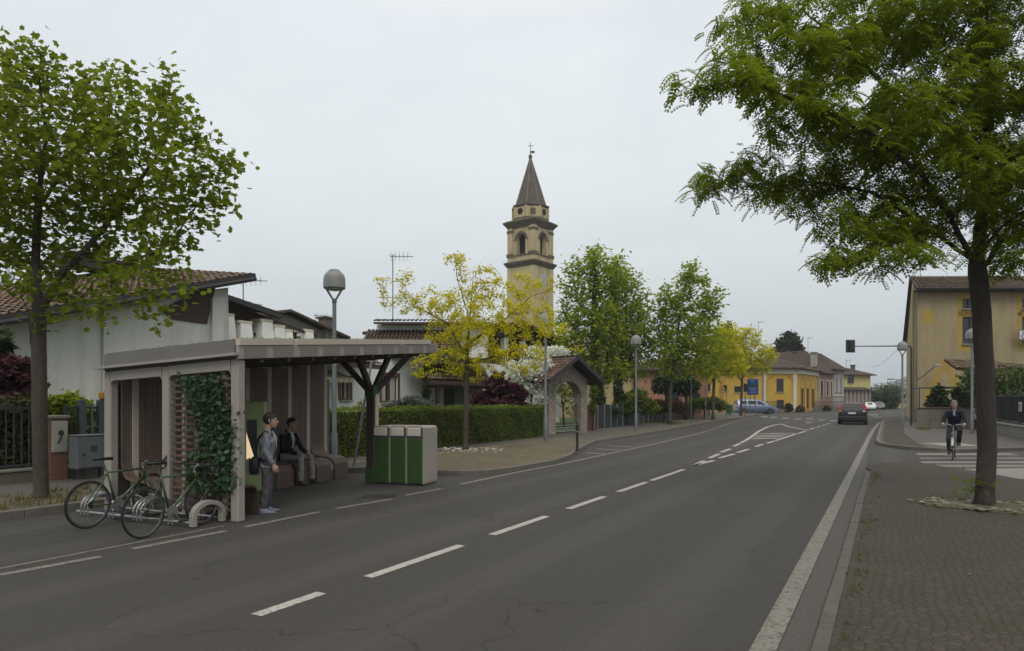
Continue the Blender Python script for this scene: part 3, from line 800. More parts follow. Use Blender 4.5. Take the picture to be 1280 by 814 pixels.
make_tree('street_maple', 'slender green street tree with open crown between lamp post and yellow trees', b0,
  [[b0, pt(838, 490, y), pt(842, 450, y), pt(848, 410, y), pt(855, 365, y), pt(862, 340, y)], [pt(842, 460, y), pt(865, 415, y+.6), pt(885, 375, y+.8)], [pt(842, 450, y), pt(828, 405, y-.4), pt(835, 370, y-.5)]],
  [blob(862, 350, y, 22, 24, 0, 1.3, 1), blob(840, 385, y, 24, 32, 0, 1.5), blob(880, 385, y, 26, 32, .4, 1.5), blob(900, 365, y, 11, 8, .5, .5, 1.6), blob(860, 420, y, 38, 34, 0, 2.0), blob(830, 440, y, 26, 26, -.5, 1.5), blob(890, 430, y, 22, 26, .5, 1.2), blob(822, 415, y, 14, 20, 0, .8), blob(868, 458, y, 34, 15, .4, 1.4)],
  31, 1200, .28, .42, .13, .008, m_bark, m_lf_green, OVAL, .26, 14, .75, spread=.22, wmax=4)
for (u, v, yc, bl, seed, lb) in [(891, 526, 57, [(900, 435, 26, 20), (880, 440, 22, 22), (905, 415, 20, 12), (880, 460, 20, 13), (915, 455, 22, 16)], 41, 'yellow street tree nearest the slender green tree, brown fence behind it'),
                                 (926, 521, 68, [(930, 425, 24, 18), (945, 445, 24, 18), (925, 455, 28, 16), (962, 445, 9, 7), (910, 440, 16, 20), (950, 462, 14, 8)], 42, 'yellow street tree standing before the blue people carrier')]:
    b0 = site(u, v); b0.z = .11
    yc = dep(b0.x, b0.y)
    make_tree('golden_locust', lb, b0, [[b0, pt(u+1, 490, yc), pt(u+2, 465, yc), pt(u+6, 430, yc)], [pt(u+1, 478, yc), pt(u-10, 455, yc+.5), pt(u-14, 440, yc+.5)], [pt(u+1, 475, yc), pt(u+16, 455, yc-.5), pt(u+24, 445, yc-.5)]],
      [blob(p[0], p[1], yc, p[2], p[3], 0, 1.6) for p in bl], seed, 800, .32, .46, .13, .01, m_bark, m_lf_far, DART, .34, 16, .8, spread=.24, wmax=3, group='yellow trees along the far footway')
# distant trees
def crown_tree(name, label, base, blobs, seed, n, leafmat, lsize, bark, rt, top, leaf=OVAL, tilt=.8, group=None, cat='tree', stem=True):
    rs = np.random.RandomState(seed); root = thing(name, label, cat, base, 0, group)
    mb = MB()
    B = Vector(base)
    if stem:
        mb.tube([B, B+(Vector(top)-B)*.5+Vector((.05, .05, 0)), Vector(top)], [rt*1.3, rt, rt*.45], 8)
        for c, r, w in blobs:
            a = B+(Vector(top)-B)*rs.uniform(.4, .9); mb.tube([a, a.lerp(Vector(c), .6)+Vector((0, 0, .1)), Vector(c)], [rt*.5, rt*.3, rt*.12], 5)
        mb.build('trunk', bark, root, world=True, smooth=True, fix=False)
    C = []
    wt = sum(b[2]*b[1][0]*b[1][1]*b[1][2] for b in blobs)**1.0
    for c, r, w in blobs:
        m = int(n*w*r[0]*r[1]*r[2]/wt)+8
        q = rs.normal(0, 1, (m, 3)); q /= np.linalg.norm(q, axis=1)[:, None]; q *= (rs.uniform(.25, 1, m)**.45)[:, None]
        q *= (1+.22*np.sin(q[:, :1]*7+seed)*np.cos(q[:, 2:]*6))
        C.append(np.array(c)+q*np.array(r))
    C = np.vstack(C)
    V, F = leaves(rs, C, leaf, lsize, tilt)
    np_mesh('crown' if stem else 'foliage', V, F, leafmat, root, loc=base)
    return root
y = 125; crown_tree('cedar_tree', 'dark spreading cedar rising behind the yellow building', far(985, y, 0),
  [blob(985, 428, y, 14, 5, 0), blob(978, 438, y, 13, 5, 0), blob(993, 437, y, 10, 5, 0), blob(986, 420, y, 8, 4, 0), blob(985, 450, y, 18, 7, 0)], 51, 2600, m_lf_dark, .9, m_bark2, .4, pt(985, 420, y))
y = 120; crown_tree('cedar_tree', 'dark cedar top showing above the yellow tree crowns', far(908, y, 0),
  [blob(908, 412, y, 7, 8, 0), blob(909, 425, y, 12, 9, 0), blob(905, 440, y, 14, 10, 0)], 52, 1200, m_lf_dark, .9, m_bark2, .4, pt(908, 405, y))
y = 56
for k_, (u, lb, seed) in enumerate([(832, 'dark clipped evergreen ball tree before the pink house, nearest the lamp post', 53), (857, 'dark clipped evergreen ball tree before the pink house, nearer the yellow trees', 54)]):
    crown_tree('clipped_evergreen', lb, far(u, y, .1), [blob(u, 482, y, 17, 12, 0), blob(u-4, 476, y, 10, 8, 0), blob(u+6, 486, y, 10, 8, 0)], seed, 1500, m_lf_dark, .3, m_bark2, .12, pt(u, 480, y), group='clipped evergreens before the pink house')
# ------------------------------------------------------------------ hedges, shrubs, weeds
m_twig = M('twig_mass', (.022, .026, .012), .95, .4, 3, 20, .6)
def hedge(name, label, a, b, depth, h, z0, seed, dens, leafmat, lsize=.06, tilt=.9, cat='hedge', wob=.05):
    rs = np.random.RandomState(seed); a = Vector((a[0], a[1], z0)); b = Vector((b[0], b[1], z0))
    d = (b-a); L = d.length; d.normalize(); n = Vector((-d.y, d.x, 0))      # n points to the back
    root = thing(name, label, cat, a, 0)
    mb = MB(); c = (a+b)/2+n*depth/2
    mb.box((c.x, c.y, z0+h/2-.03), (L-.16, depth-.16, h-.1), math.atan2(d.y, d.x)); mb.build('stems', m_twig, root, world=True)
    C = []
    def wv(s_, z): return wob*(np.sin(s_*2.1+seed)+.6*np.sin(s_*5.3+z*4))
    m = int(L*h*dens); s_ = rs.uniform(0, L, m); z = rs.uniform(0.02, h, m); o = wv(s_, z)+rs.normal(0, .03, m)
    C.append(np.stack([s_, o, z], 1))
    m = int(L*depth*dens*.8); s_ = rs.uniform(0, L, m); w = rs.uniform(0, depth, m); z = h+.6*wv(s_, w)+rs.normal(0, .025, m)
    C.append(np.stack([s_, w, z], 1))
    m = int(depth*h*dens)
    for e in (0, L): C.append(np.stack([e+rs.normal(0, .05, m), rs.uniform(0, depth, m), rs.uniform(.02, h, m)], 1))
    C = np.vstack(C)
    Wd = np.array(a)[None]+C[:, :1]*np.array(d)[None]+C[:, 1:2]*np.array(n)[None]+C[:, 2:]*np.array([0, 0, 1])[None]
    V, F = leaves(rs, Wd, DART, lsize*1.3, tilt)
    np_mesh('foliage', V, F, leafmat, root, loc=a)
hedge('clipped_hedge', 'long clipped bright green hedge along the footway, ending at the stone gate', (-13.7, 10.6), (-13.95, 27.5), .9, 1.40, .11, 61, 620, m_lf_hedge, .062)
def shrub(name, label, base, lumps, seed, n, leafmat, lsize, leaf=OVAL, tilt=.9, cat='shrub', group=None, stem=False, rt=.05, bark=None, top=None):
    return crown_tree(name, label, base, lumps, seed, n, leafmat, lsize, bark or m_bark2, rt, top or base, leaf, tilt, group, cat, stem)
# garden behind the left railing
X = -17.2
def gy(u, X=-17.0): return onx(u, X)
def gp(u, v, X=-17.0):
    Y = gy(u, X); yc = dep(X, Y); return (X, Y, hgt(v, yc)), yc/FOC
def gl(u, v, ru, rv, X=-17.0, w=1.0):
    c, k = gp(u, v, X); return (c, (max(ru*k, .25), max(ru*k, .25), rv*k), w)
shrub('privet_bush', 'bright lime green clipped bush behind the railing beside the brick pillar', (-16.6, gy(92, -16.6), .12), [gl(90, 520, 26, 26, -16.6), gl(70, 515, 22, 24, -16.6), gl(112, 528, 18, 22, -16.6), gl(84, 500, 16, 8, -16.6), gl(90, 560, 30, 30, -16.6)], 62, 6000, m_lf_lime, .12, top=gp(90, 515, -16.6)[0], stem=True)
shrub('privet_bush', 'dull green bush at the railing left of the brick pillar', (-16.8, gy(20, -16.8), .12), [gl(20, 520, 36, 26, -16.8), gl(-20, 525, 30, 30, -16.8), gl(40, 510, 20, 18, -16.8), gl(10, 560, 40, 34, -16.8)], 63, 6000, M_leaf('bronze_leaf', (.03, .038, .010), (.05, .052, .014), (.085, .07, .022), .25), .11, top=gp(20, 515, -16.8)[0], stem=True)
shrub('red_maple', 'dark red japanese maple rising behind the railing at the white house', (-18.2, gy(8, -18.2), .12), [gl(8, 472, 34, 24, -18.2), gl(-25, 470, 30, 26, -18.2), gl(32, 482, 20, 14, -18.2), gl(15, 458, 20, 10, -18.2), gl(0, 495, 40, 14, -18.2)], 64, 5200, m_lf_red, .16, LOBED, 1.0, cat='tree', stem=True, rt=.06, top=gp(10, 480, -18.2)[0])
shrub('pine_bough', 'dark pine top at the white wall above the red maple', (-19.4, gy(-2, -19.4), .12), [gl(-4, 432, 12, 8, -19.4), gl(-14, 426, 16, 12, -19.4)], 65, 700, m_lf_dark, .3, DART, 1.2, cat='tree', stem=True, rt=.06, top=gp(-6, 428, -19.4)[0])
# behind the hedge
def yl(u, v, yc, ru, rv, w=1.0): return blob(u, v, yc, ru, rv, 0, None, w)
y = 30; shrub('red_maple', 'dark red japanese maple behind the clipped hedge left of the white blossom', far(622, y, .12), [yl(622, 485, y, 16, 12), yl(606, 498, y, 16, 10), yl(640, 492, y, 18, 14), yl(622, 472, y, 9, 8), yl(625, 505, y, 30, 8)], 66, 5200, m_lf_red, .17, LOBED, 1.0, cat='tree', stem=True, top=pt(622, 488, y))
y = 32; shrub('blossoming_viburnum', 'large white blossoming shrub between the red maple and the stone gate', far(662, y, .12), [yl(664, 462, y, 22, 13), yl(648, 470, y, 18, 10), yl(680, 452, y, 10, 12), yl(672, 478, y, 14, 14), yl(655, 486, y, 16, 12), yl(640, 456, y, 12, 6), yl(668, 440, y, 12, 8), blob(694, 440, 38, 18, 8), yl(676, 498, y, 10, 12), blob(712, 468, 39, 14, 16)], 67, 4600, m_lf_white, .15, OVAL, .9, stem=True, top=pt(664, 475, y))
y = 36; shrub('climbing_vine', 'green vine climbing over the right foot and roof edge of the stone gate', far(741, y, .12), [yl(741, 470, y, 5, 6), yl(743, 490, y, 5, 10), yl(740, 508, y, 4, 10), yl(737, 455, y, 5, 4)], 78, 700, m_lf_hedge, .13, OVAL, 1.0, cat='climbing plant', stem=True, rt=.03, top=pt(741, 470, y))
y = 41; shrub('garden_bush', 'green leafy bush seen through the stone gate arch', far(705, y, .12), [yl(700, 465, y, 30, 14), yl(712, 480, y, 26, 18), yl(680, 475, y, 26, 16), yl(655, 478, y, 26, 12), yl(715, 505, y, 14, 16)], 68, 4600, m_lf_green, .15, OVAL, .9, stem=True, top=pt(700, 480, y))
y = 27; shrub('spreading_juniper', 'low grey green conifer shrub behind the hedge under the villa window', far(512, y, .12), [yl(500, 508, y, 18, 6), yl(522, 506, y, 18, 7), yl(512, 502, y, 16, 5), yl(540, 510, y, 10, 4), yl(510, 520, y, 30, 12)], 69, 4200, m_lf_grey, .17, DART, .9, stem=True, top=pt(512, 508, y))
y = 31; shrub('climbing_rose', 'thin green climber on the downpipe of the white villa', far(532, y, .12), [yl(533, 490, y, 4, 12), yl(535, 505, y, 6, 6), yl(531, 470, y, 3, 6)], 70, 500, m_lf_dark, .14, OVAL, 1.0, stem=True, rt=.03, top=pt(532, 470, y))
y = 43; shrub('laurel_bush', 'rounded mid green bush behind the panel fence below the cream wall', far(795, y, .12), [yl(795, 502, y, 18, 14), yl(780, 510, y, 16, 10), yl(810, 510, y, 14, 10), yl(797, 492, y, 10, 7)], 71, 3200, m_lf_hedge, .2, OVAL, .9, stem=True, top=pt(795, 500, y))
y = 50; shrub('photinia_bush', 'low russet bush behind the panel fence at the pink house', far(830, y, .12), [yl(825, 508, y, 16, 8), yl(845, 508, y, 12, 8)], 72, 1600, M_leaf('russet_leaf', (.06, .035, .015), (.09, .045, .02), (.12, .06, .025), .25), .22, OVAL, .9, stem=True, top=pt(830, 505, y))
y = 58; shrub('garden_bush', 'green bush behind the brown board fence before the yellow wall', far(880, y, .12), [yl(872, 505, y, 14, 7), yl(890, 504, y, 14, 8), yl(902, 508, y, 8, 6)], 73, 1800, m_lf_hedge, .26, OVAL, .9, stem=True, top=pt(880, 505, y))
y = 36; shrub('ivy_stump_growth', 'dark ivy growth round the bases of the old pollarded trees', far(765, y+6, .12), [yl(750, 500, y+6, 8, 14), yl(775, 498, y+7, 8, 14), yl(760, 515, y+5, 16, 8)], 74, 900, m_lf_dark, .22, OVAL, 1.0, cat='ivy', stem=True, top=pt(760, 505, y+6))
# right side: shrubs in the planter, ivy over the fence
y = 43; shrub('planter_shrub', 'dark evergreen shrub in the long planter, left of the cyclist\'s head', far(1172, y, .6), [yl(1172, 500, y, 10, 14), yl(1164, 506, y, 6, 9), yl(1180, 507, y, 7, 10), yl(1173, 489, y, 7, 7)], 75, 2200, m_lf_dark, .22, OVAL, .9, group='shrubs in the planter', stem=True, top=pt(1172, 502, y))
shrub('planter_shrub', 'dark evergreen shrub in the long planter, right of the cyclist\'s head', far(1203, y, .6), [yl(1200, 492, y, 9, 9), yl(1208, 506, y, 8, 14), yl(1196, 506, y, 6, 8)], 76, 1900, m_lf_dark, .22, OVAL, .9, group='shrubs in the planter', stem=True, top=pt(1203, 502, y))
y = 37; shrub('laurel_bush', 'broad green bush hanging over the dark fence under the small tiled canopy', far(1248, y, .6), [yl(1222, 470, y, 20, 12), yl(1250, 475, y, 26, 14), yl(1285, 470, y, 26, 16), yl(1265, 490, y, 40, 12), yl(1235, 488, y, 22, 14), yl(1212, 478, y, 14, 8), yl(1320, 480, y, 40, 20)], 77, 6500, M_leaf('laurel_leaf', (.030, .055, .010), (.055, .090, .015), (.085, .13, .028), .3), .19, OVAL, .9, stem=True, top=pt(1248, 478, y))
def tufts(name, pts, seed, mat, h=.08, per=7, kind='stuff'):
    rs = np.random.RandomState(seed); V, F = [], []
    for p in pts:
        for _ in range(per):
            a = rs.uniform(0, 2*PI); l = h*rs.uniform(.5, 1.3); w = .006+.004*rs.rand(); o = rs.normal(0, .035, 2); t = rs.uniform(.2, .9)
            b = len(V); ca, sa = math.cos(a), math.sin(a); x, y_, z = p[0]+o[0], p[1]+o[1], p[2]
            V += [(x-sa*w, y_+ca*w, z), (x+sa*w, y_-ca*w, z), (x+ca*l*t*.6+sa*w*.6, y_+sa*l*t*.6-ca*w*.6, z+l*.7), (x+ca*l*t, y_+sa*l*t, z+l)]
            F.append((b, b+1, b+2, b+3))
    o = np_mesh(name, V, F, mat); o['kind'] = kind; return o
m_weed = M_leaf('weed_green', (.055, .075, .018), (.08, .10, .022), (.13, .125, .04), .3)
W_ = []
for i in range(210):
    y_ = RNG.uniform(3, 18.3); g = math.sin(y_*1.9)+math.sin(y_*.73+1)
    if RNG.random() < .16+.5*(g > 1.1): W_.append((RNG.gauss(-.25, .03), y_, .033))
for i in range(240):
    a = RNG.uniform(0, 2*PI); W_.append((1.39+RNG.uniform(-.75, 1.6), 13.4+RNG.uniform(-.55, .7), .05))
tufts('weeds', W_, 81, m_weed, .035, 5)
G_ = []
for i in range(480): G_.append((RNG.uniform(-13.4, -11.7), RNG.uniform(-1, 9.2), .11))
for i in range(140): G_.append((-13.3+RNG.gauss(0, .4), 45.4+RNG.gauss(0, .9), .11))
for i in range(300): G_.append((-15.15+RNG.gauss(0, .1), RNG.uniform(33, 60), .115))
for i in range(90): G_.append((-13.62+RNG.gauss(0, .06), RNG.uniform(10.5, 27), .11))
for i in range(60): G_.append((1.75+RNG.gauss(0, .15), 45+RNG.gauss(0, 1.0), .11))
tufts('verge_grass', G_, 82, M_leaf('verge_blade', (.06, .07, .02), (.10, .105, .03), (.17, .14, .05), .3), .09, 6)
def stones(name, pts, seed, mat, s0=.05):
    rs = np.random.RandomState(seed); mb = MB()
    for p in pts:
        s_ = s0*rs.uniform(.5, 1.5); rx, ry, rz = s_*rs.uniform(.7, 1.4), s_*rs.uniform(.6, 1.1), s_*rs.uniform(.4, .7); a = rs.uniform(0, PI)
        rings = []
        for zz, rr in ((-.9, .45), (-.3, .95), (.35, .9), (.9, .4)):
            rings.append([(p[0]+(math.cos(t)*rx*math.cos(a)-math.sin(t)*ry*math.sin(a))*rr*(1+.15*rs.normal()*.6), p[1]+(math.cos(t)*rx*math.sin(a)+math.sin(t)*ry*math.cos(a))*rr, p[2]+rz*(.5+zz*.6)) for t in [k*PI/3 for k in range(6)]])
        mb.loft(rings)
    o = mb.build(name, mat, smooth=True); o['kind'] = 'stuff'; return o
m_stone = M_island('pit_stones', [(.13, .11, .08), (.22, .19, .14), (.34, .30, .24)], .85, .4, 30)
def bare_pit(cx, cy, rx, ry, z, h, seed):
    rs = np.random.RandomState(seed); n = 26; mb = MB(); rings = []
    for fr, zz in ((1, 0), (.85, h*.7), (.5, h), (.1, h*1.3)):
        rings.append([(cx+rx*fr*math.cos(2*PI*k/n)*(1+.06*rs.normal()), cy+ry*fr*math.sin(2*PI*k/n)*(1+.06*rs.normal()), z+zz+(.01*rs.normal() if zz else 0)) for k in range(n)])
    mb.loft(rings); return struct('tree_pit_soil', mb, m_dirt, smooth=True)
bt = site(1230, 637); bare_pit(bt.x+.35, bt.y+.02, 1.35, .62, .03, .05, 3)
stones('tree_pit_stones', [(bt.x+.35+1.4*math.cos(a)*r_, bt.y+.02+.62*math.sin(a)*r_, .06) for a, r_ in [(RNG.uniform(0, 2*PI), RNG.uniform(.5, 1.05)) for _ in range(120)]], 83, m_stone, .05)
bg_ = site(582, 567); stones('tree_foot_stones', [(bg_.x+RNG.gauss(0, .55), bg_.y+RNG.gauss(0, .5), .11) for _ in range(110)], 84, M_island('white_pebbles', [(.3, .29, .25), (.45, .43, .38), (.6, .58, .52)], .85), .05)
# fallen yellow catkins along the footway edge and leaf litter on the setts
def litter(name, pts, seed, mat, size):
    rs = np.random.RandomState(seed); V, F = leaves(rs, pts, DART, size, .25); o = np_mesh(name, V, F, mat); o['kind'] = 'stuff'; return o
L_ = []
for i in range(2600):
    t = RNG.random(); yy = 12.9+t*13; xx = -12.45+.02*(yy-13)+RNG.gauss(0, .14)
    L_.append((xx, yy, .125))
for i in range(1500): L_.append((RNG.uniform(-12.3, -8.6), RNG.uniform(13, 24), .122))
litter('fallen_catkins', L_, 85, M_leaf('catkin_litter', (.28, .22, .08), (.38, .30, .12), (.48, .38, .16), .1), .035)
L_ = [(RNG.uniform(-.2, 3.4), RNG.uniform(3, 20), .045) for _ in range(170)] + [(bt.x+RNG.gauss(.3, .9), bt.y+RNG.gauss(0, .6), .06) for _ in range(260)]
litter('fallen_leaves', L_, 86, M_leaf('dry_leaf', (.09, .075, .03), (.13, .10, .04), (.2, .16, .06), .1), .045)
# suckers low on the right trunk
rs = np.random.RandomState(87); C = [np.array(pt(1208, 607, 10.85))+rs.normal(0, .10, 3)*np.array([1.4, 1, .8]) for _ in range(34)]
V, F = leaves(rs, C, FROND, .17, .7); rt_ = thing('trunk_sucker', 'small tuft of fresh green shoots low on the trunk of the spreading locust', 'shoots', pt(1219, 612, 10.88))
np_mesh('foliage', V, F, m_lf_locust, rt_, loc=pt(1219, 612, 10.88))
mb = MB()
for k_ in range(5): mb.tube([pt(1219, 612, 10.9), pt(1212-2*k_, 600+6*k_, 10.85)], [.008, .004], 4)
mb.build('twigs', m_bark2, rt_, world=True)
# far wood beyond the crossing
rs = np.random.RandomState(88); C = []
for i in range(46):
    u = rs.uniform(1090, 1119) if i < 30 else rs.uniform(1040, 1135); yc = rs.uniform(128, 150) if i < 30 else rs.uniform(165, 235); hh = rs.uniform(2.5, 5.5); c = np.array(pt(u, 500, yc)); c[2] = hh*.55
    q = rs.normal(0, 1, (420, 3)); q /= np.linalg.norm(q, axis=1)[:, None]; C.append(c+q*np.array([hh*.5, hh*.5, hh*.55])*rs.uniform(.45, 1, (420, 1)))
V, F = leaves(rs, np.vstack(C), OVAL, .42, .9); o = np_mesh('far_wood', V, F, M_leaf('far_wood_leaf', (.04, .06, .02), (.06, .08, .03), (.09, .11, .045), .2)); o['kind'] = 'stuff'
# ------------------------------------------------------------------ lamps, posts, fences, gate
m_steel = M('galvanised_steel', (.20, .21, .22), .5, .15, 3, 30, .1, metal=.6, stain=(.10, .10, .10))
m_lampgrey = M('lamp_grey', (.22, .225, .215), .6, .2, 3, 20, .1, stain=(.10, .10, .085))
m_lamptop = M('lamp_top_lichen', (.34, .33, .26), .7, .25, 6, 25, .1)
m_darkpost = M('dark_green_post', (.030, .036, .033), .55, .2, 3, 25, .1)
m_lens = M('lamp_lens', (.45, .45, .42), .35, .1, 3, 20, 0)
def make_lamp(label, loc, H=5.25, top=m_lampgrey):
    t = thing('street_lamp', label, 'street lamp', loc, 0, 'dome lamps along the road')
    mb = MB(); mb.lathe([(.085, 0), (.085, .9), (.06, .96), (.052, H-.86)], n=14); o = mb.build('pole', m_steel, t); smooth_by_angle(o)
    mb = MB()
    for s_ in (-1, 1): mb.tube([(0, 0, H-.92), (s_*.04, 0, H-.84), (s_*.2, 0, H-.58), (s_*.2, 0, H-.5)], .028, 8)
    mb.lathe([(.05, H-.95), (.07, H-.9), (.06, H-.82)], n=12)
    smooth_by_angle(mb.build('fork', m_steel, t))
    mb = MB(); pr = [(.27, H-.56), (.285, H-.54), (.282, H-.3)]
    for k_ in range(1, 6):
        a = k_/6*PI/2; pr.append((.28*math.cos(a)*.995+.0, H-.3+.24*math.sin(a)))
    hd = mb.lathe(pr + [(.12, H-.055)], n=24).build('lamp_head', m_lampgrey, t); smooth_by_angle(hd)
    smooth_by_angle(MB().lathe([(.17, H-.105), (.12, H-.052), (.03, H-.035), (.001, H-.03)], n=20).build('lamp_cap', top, hd))
    smooth_by_angle(MB().lathe([(.24, H-.565), (.16, H-.60), (.02, H-.61)], n=20).build('lens', m_lens, hd))
    return t
lamp0 = make_lamp('dome street lamp rising behind the bus shelter', site(418, 585), 5.3)
for (u, v, lb, rz) in [(682, 555, 'dome street lamp at the end of the clipped hedge beside the stone gate', .4), (795, 541, 'dome street lamp standing before the dark panel fence', 1.1), (1128, 537, 'dome street lamp at the corner of the ochre house', .3), (1215, 545, 'dome street lamp half hidden by the trunk of the near locust tree', .8)]:
    p = site(u, v); p.z = .10; dup(lamp0, p, rz, lb, 'dome lamps along the road')
lamp0.rotation_euler = (0, 0, YAW)
for (u, v, lb) in [(1116, 512, 'tall curved road lamp far beyond the ochre house'), (1120, 513, 'curved road lamp farthest down the road')]:
    yc = 85 if u < 1118 else 110; b = far(u+22, yc, 0)
    t = thing('road_lamp', lb, 'street lamp', b, YAW, 'curved lamps far down the road'); zt = hgt(474 if yc < 90 else 480, yc)
    mb = MB(); mb.tube([(0, 0, 0), (0, 0, zt-.8), (-.5, 0, zt-.2), (-2.2, 0, zt)], [.09, .06, .05, .04], 8); mb.build('pole', m_steel, t)
    mb = MB(); mb.box((-2.6, 0, zt), (.8, .25, .14), bev=.04); mb.build('lamp_head', m_steel, t)
# leaning post, bollard, footway posts
def post(name, label, cat, p, q, r, mat, cap=None):
    t = thing(name, label, cat, p); d = Vector(q)-Vector(p)
    mb = MB(); mb.tube([(0, 0, 0), d*.5, d], r, 10); smooth_by_angle(mb.build('pole', mat, t))
    mb = MB(); mb.lathe([(r*1.15, -.01), (r*1.15, .02), (r*.6, .04)], c=tuple(d), n=10); mb.build('cap', cap or mat, t); return t
b = site(441, 590); post('leaning_pole', 'thin grey pole leaning to the right behind the end of the bench wall', 'pole', b, (b.x+.08, b.y+.65, 3.0), .032, m_steel)
b = site(721.5, 568); b.z = .11
t = thing('bollard', 'dark slim bollard on the kerb where the parking bay begins', 'bollard', b)
mb = MB(); mb.lathe([(.06, 0), (.06, .06), (.045, .08), (.045, .78), (.055, .80), (.055, .86), (.045, .88), (.045, .97), (.02, 1.0)], n=14); smooth_by_angle(mb.build('post', m_darkpost, t))
for z in (.62, .84): MB().lathe([(.0475, z), (.0475, z+.04)], n=14).build('band', m_lampgrey, t)
for (u, v, vt, lb) in [(864, 530, 472, 'grey footway post left of the first yellow tree'), (908, 524, 488, 'dark footway post between the two far yellow trees'), (882, 526.5, 480, 'pale sign post at the brown board fence')]:
    b = site(u, v); b.z = .1; yc = dep(b.x, b.y); post('footway_post', lb, 'post', b, (b.x, b.y, hgt(vt, yc)), .045, m_steel)
# blue direction board
m_blue = M('sign_blue', (.020, .075, .36), .45, .12, 3, 25, 0); m_signgreen = M('sign_green', (.02, .13, .05), .45, .1, 3, 20, 0); m_white = M('white_enamel', (.62, .62, .60), .5, .08, 3, 25, 0)
yc = 74; b = far(941, yc, 0); t = thing('direction_board', 'blue direction sign board on two posts before the yellow building', 'sign', b, YAW)
W2 = 14/FOC*yc/2; z0, z1 = hgt(493.5, yc), hgt(474, yc)
for s_ in (-1, 1): MB().tube([(s_*W2*.45, .06, 0), (s_*W2*.45, .06, z1-.05)], .045, 8).build('post', m_steel, t)
bd = MB().box((0, 0, (z0+z1)/2), (W2*2, .04, z1-z0), bev=.012).build('board', m_blue, t)
MB().box((.0, -.024, z1-(z1-z0)*.36), (W2*1.2, .008, (z1-z0)*.22)).build('green_field', m_signgreen, bd)
mb = MB()
for i, (zx, ww) in enumerate([(.12, .5), (.58, .9), (.7, .6), (.84, .8)]): mb.box((-.05+.03*i, -.024, z1-(z1-z0)*zx), (W2*2*ww*.8, .006, .05))
mb.build('text_lines', m_white, bd)
yc = 70; b = far(931.5, yc, 0); t = thing('footway_signal', 'small dark pedestrian signal on a rusty post near the blue board', 'traffic light', b, YAW)
MB().tube([(0, 0, 0), (0, 0, 3.4)], .05, 8).build('post', M('rusty_post', (.20, .085, .03), .7, .3, 3, 20, .2), t)
MB().box((0, -.05, 3.1), (.34, .22, .9), bev=.04).build('housing', m_darkpost, t)
mb = MB()
for z in (2.85, 3.1, 3.35): mb.lathe([(.10, -.16), (.11, -.24), (.10, -.24), (.09, -.17)], c=(0, 0, z), n=12, axis='Y')
build_parts(mb, 'visor', m_darkpost, t)
# traffic light on its long arm
b = far(1139, 44.0, .0); t = thing('traffic_light', 'black traffic light hanging from a long arm over the right lane', 'traffic light', b, YAW)
yc = 44.0; kx = yc/FOC; za = hgt(432.6, yc); xl = (1063-1139)*kx
mb = MB(); mb.tube([(0, 0, 0), (0, 0, za-.2), (-.06, 0, za-.02), (-.2, 0, za)], [.07, .055, .05, .045], 10); smooth_by_angle(mb.build('pole', m_darkpost, t))
mb = MB(); mb.tube([(-.15, 0, za), (xl+.2, 0, za-.02)], [.045, .03], 8); mb.build('arm', m_darkpost, t)
hs_ = MB().box((xl, 0, za-.01), (.62, .06, .86), bev=.02).build('backing_board', m_darkpost, t)
MB().box((xl, -.13, za-.01), (.28, .2, .8), bev=.03).build('housing', m_darkpost, t)
m_dl = [M('lamp_off_red', (.05, .008, .006), .3, .1, 3, 20, 0), M('lamp_off_amber', (.06, .03, .006), .3, .1, 3, 20, 0), M('lamp_off_green', (.006, .04, .02), .3, .1, 3, 20, 0)]
for i, dz in enumerate((.26, 0, -.26)):
    l_ = MB().lathe([(.001, -.236), (.085, -.232), (.09, -.228)], c=(xl, 0, za+dz-.01), n=14, axis='Y').build('lamp', m_dl[i], t)
    MB().tube([(xl+.1*math.cos(a), -.3, za+dz-.01+.1*math.sin(a)) for a in [PI*k_/8 for k_ in range(9)]], .01, 4).build('visor', m_darkpost, l_)
# ---- left railing, wall, pillar, cabinet
m_rail = M('railing_paint', (.035, .042, .042), .55, .25, 3, 25, .1)
m_brick = mat_brick('pillar_brick', (.17, .075, .045), (.24, .11, .065), (.16, .145, .12), 1.0)
m_oldwall = M('old_render', (.13, .115, .09), .92, .35, 1.2, 20, .5, stain=(.055, .05, .04))
XF = -15.5
def railing(label, y0, y1, zb, zt, gap=.135):
    t = thing('railing', label, 'railing', (XF, y0, 0))
    L = y1-y0; mb = MB()
    mb.box((0, L/2, zb+.06), (.04, L, .05)); mb.box((0, L/2, zt-.03), (.045, L, .06)); o = mb.build('rails', m_rail, t)
    mb = MB(); n = int(L/gap)
    for i in range(1, n): mb.box((0, L*i/n, (zb+zt)/2), (.022, .022, zt-zb-.08))
    mb.build('balusters', m_rail, t)
    for yy in (.03, L-.03): MB().box((0, yy, (zt+zb)/2-.05), (.05, .05, zt-zb+.12)).build('end_post', m_rail, t)
t = thing('garden_wall', 'low stained garden wall carrying the railing on the left', 'wall', (XF, -2, 0))
yb0, yb1 = onx(57, XF), onx(78, XF)
MB().box((0, (9.3+2-2+2)/2-.0, .16), (.24, 11.3, .36), bev=.02).build('wall', m_oldwall, t)
MB().box((0, (9.3+2-2+2)/2, .36), (.30, 11.3, .05), bev=.01).build('coping', m_concrete, t)
railing('dark metal railing on the wall left of the brick pillar', 1.2, yb0-.03, .39, 1.66)
railing('dark metal railing on the wall between brick pillar and gate post', yb1+.03, 9.0, .39, 1.66)
t = thing('gate_pillar', 'short brick pillar with a pale letter box in the left railing', 'pillar', (XF, (yb0+yb1)/2, 0)); hp = 1.4
MB().box((0, 0, hp/2), (.42, yb1-yb0, hp)).build('shaft', m_brick, t)
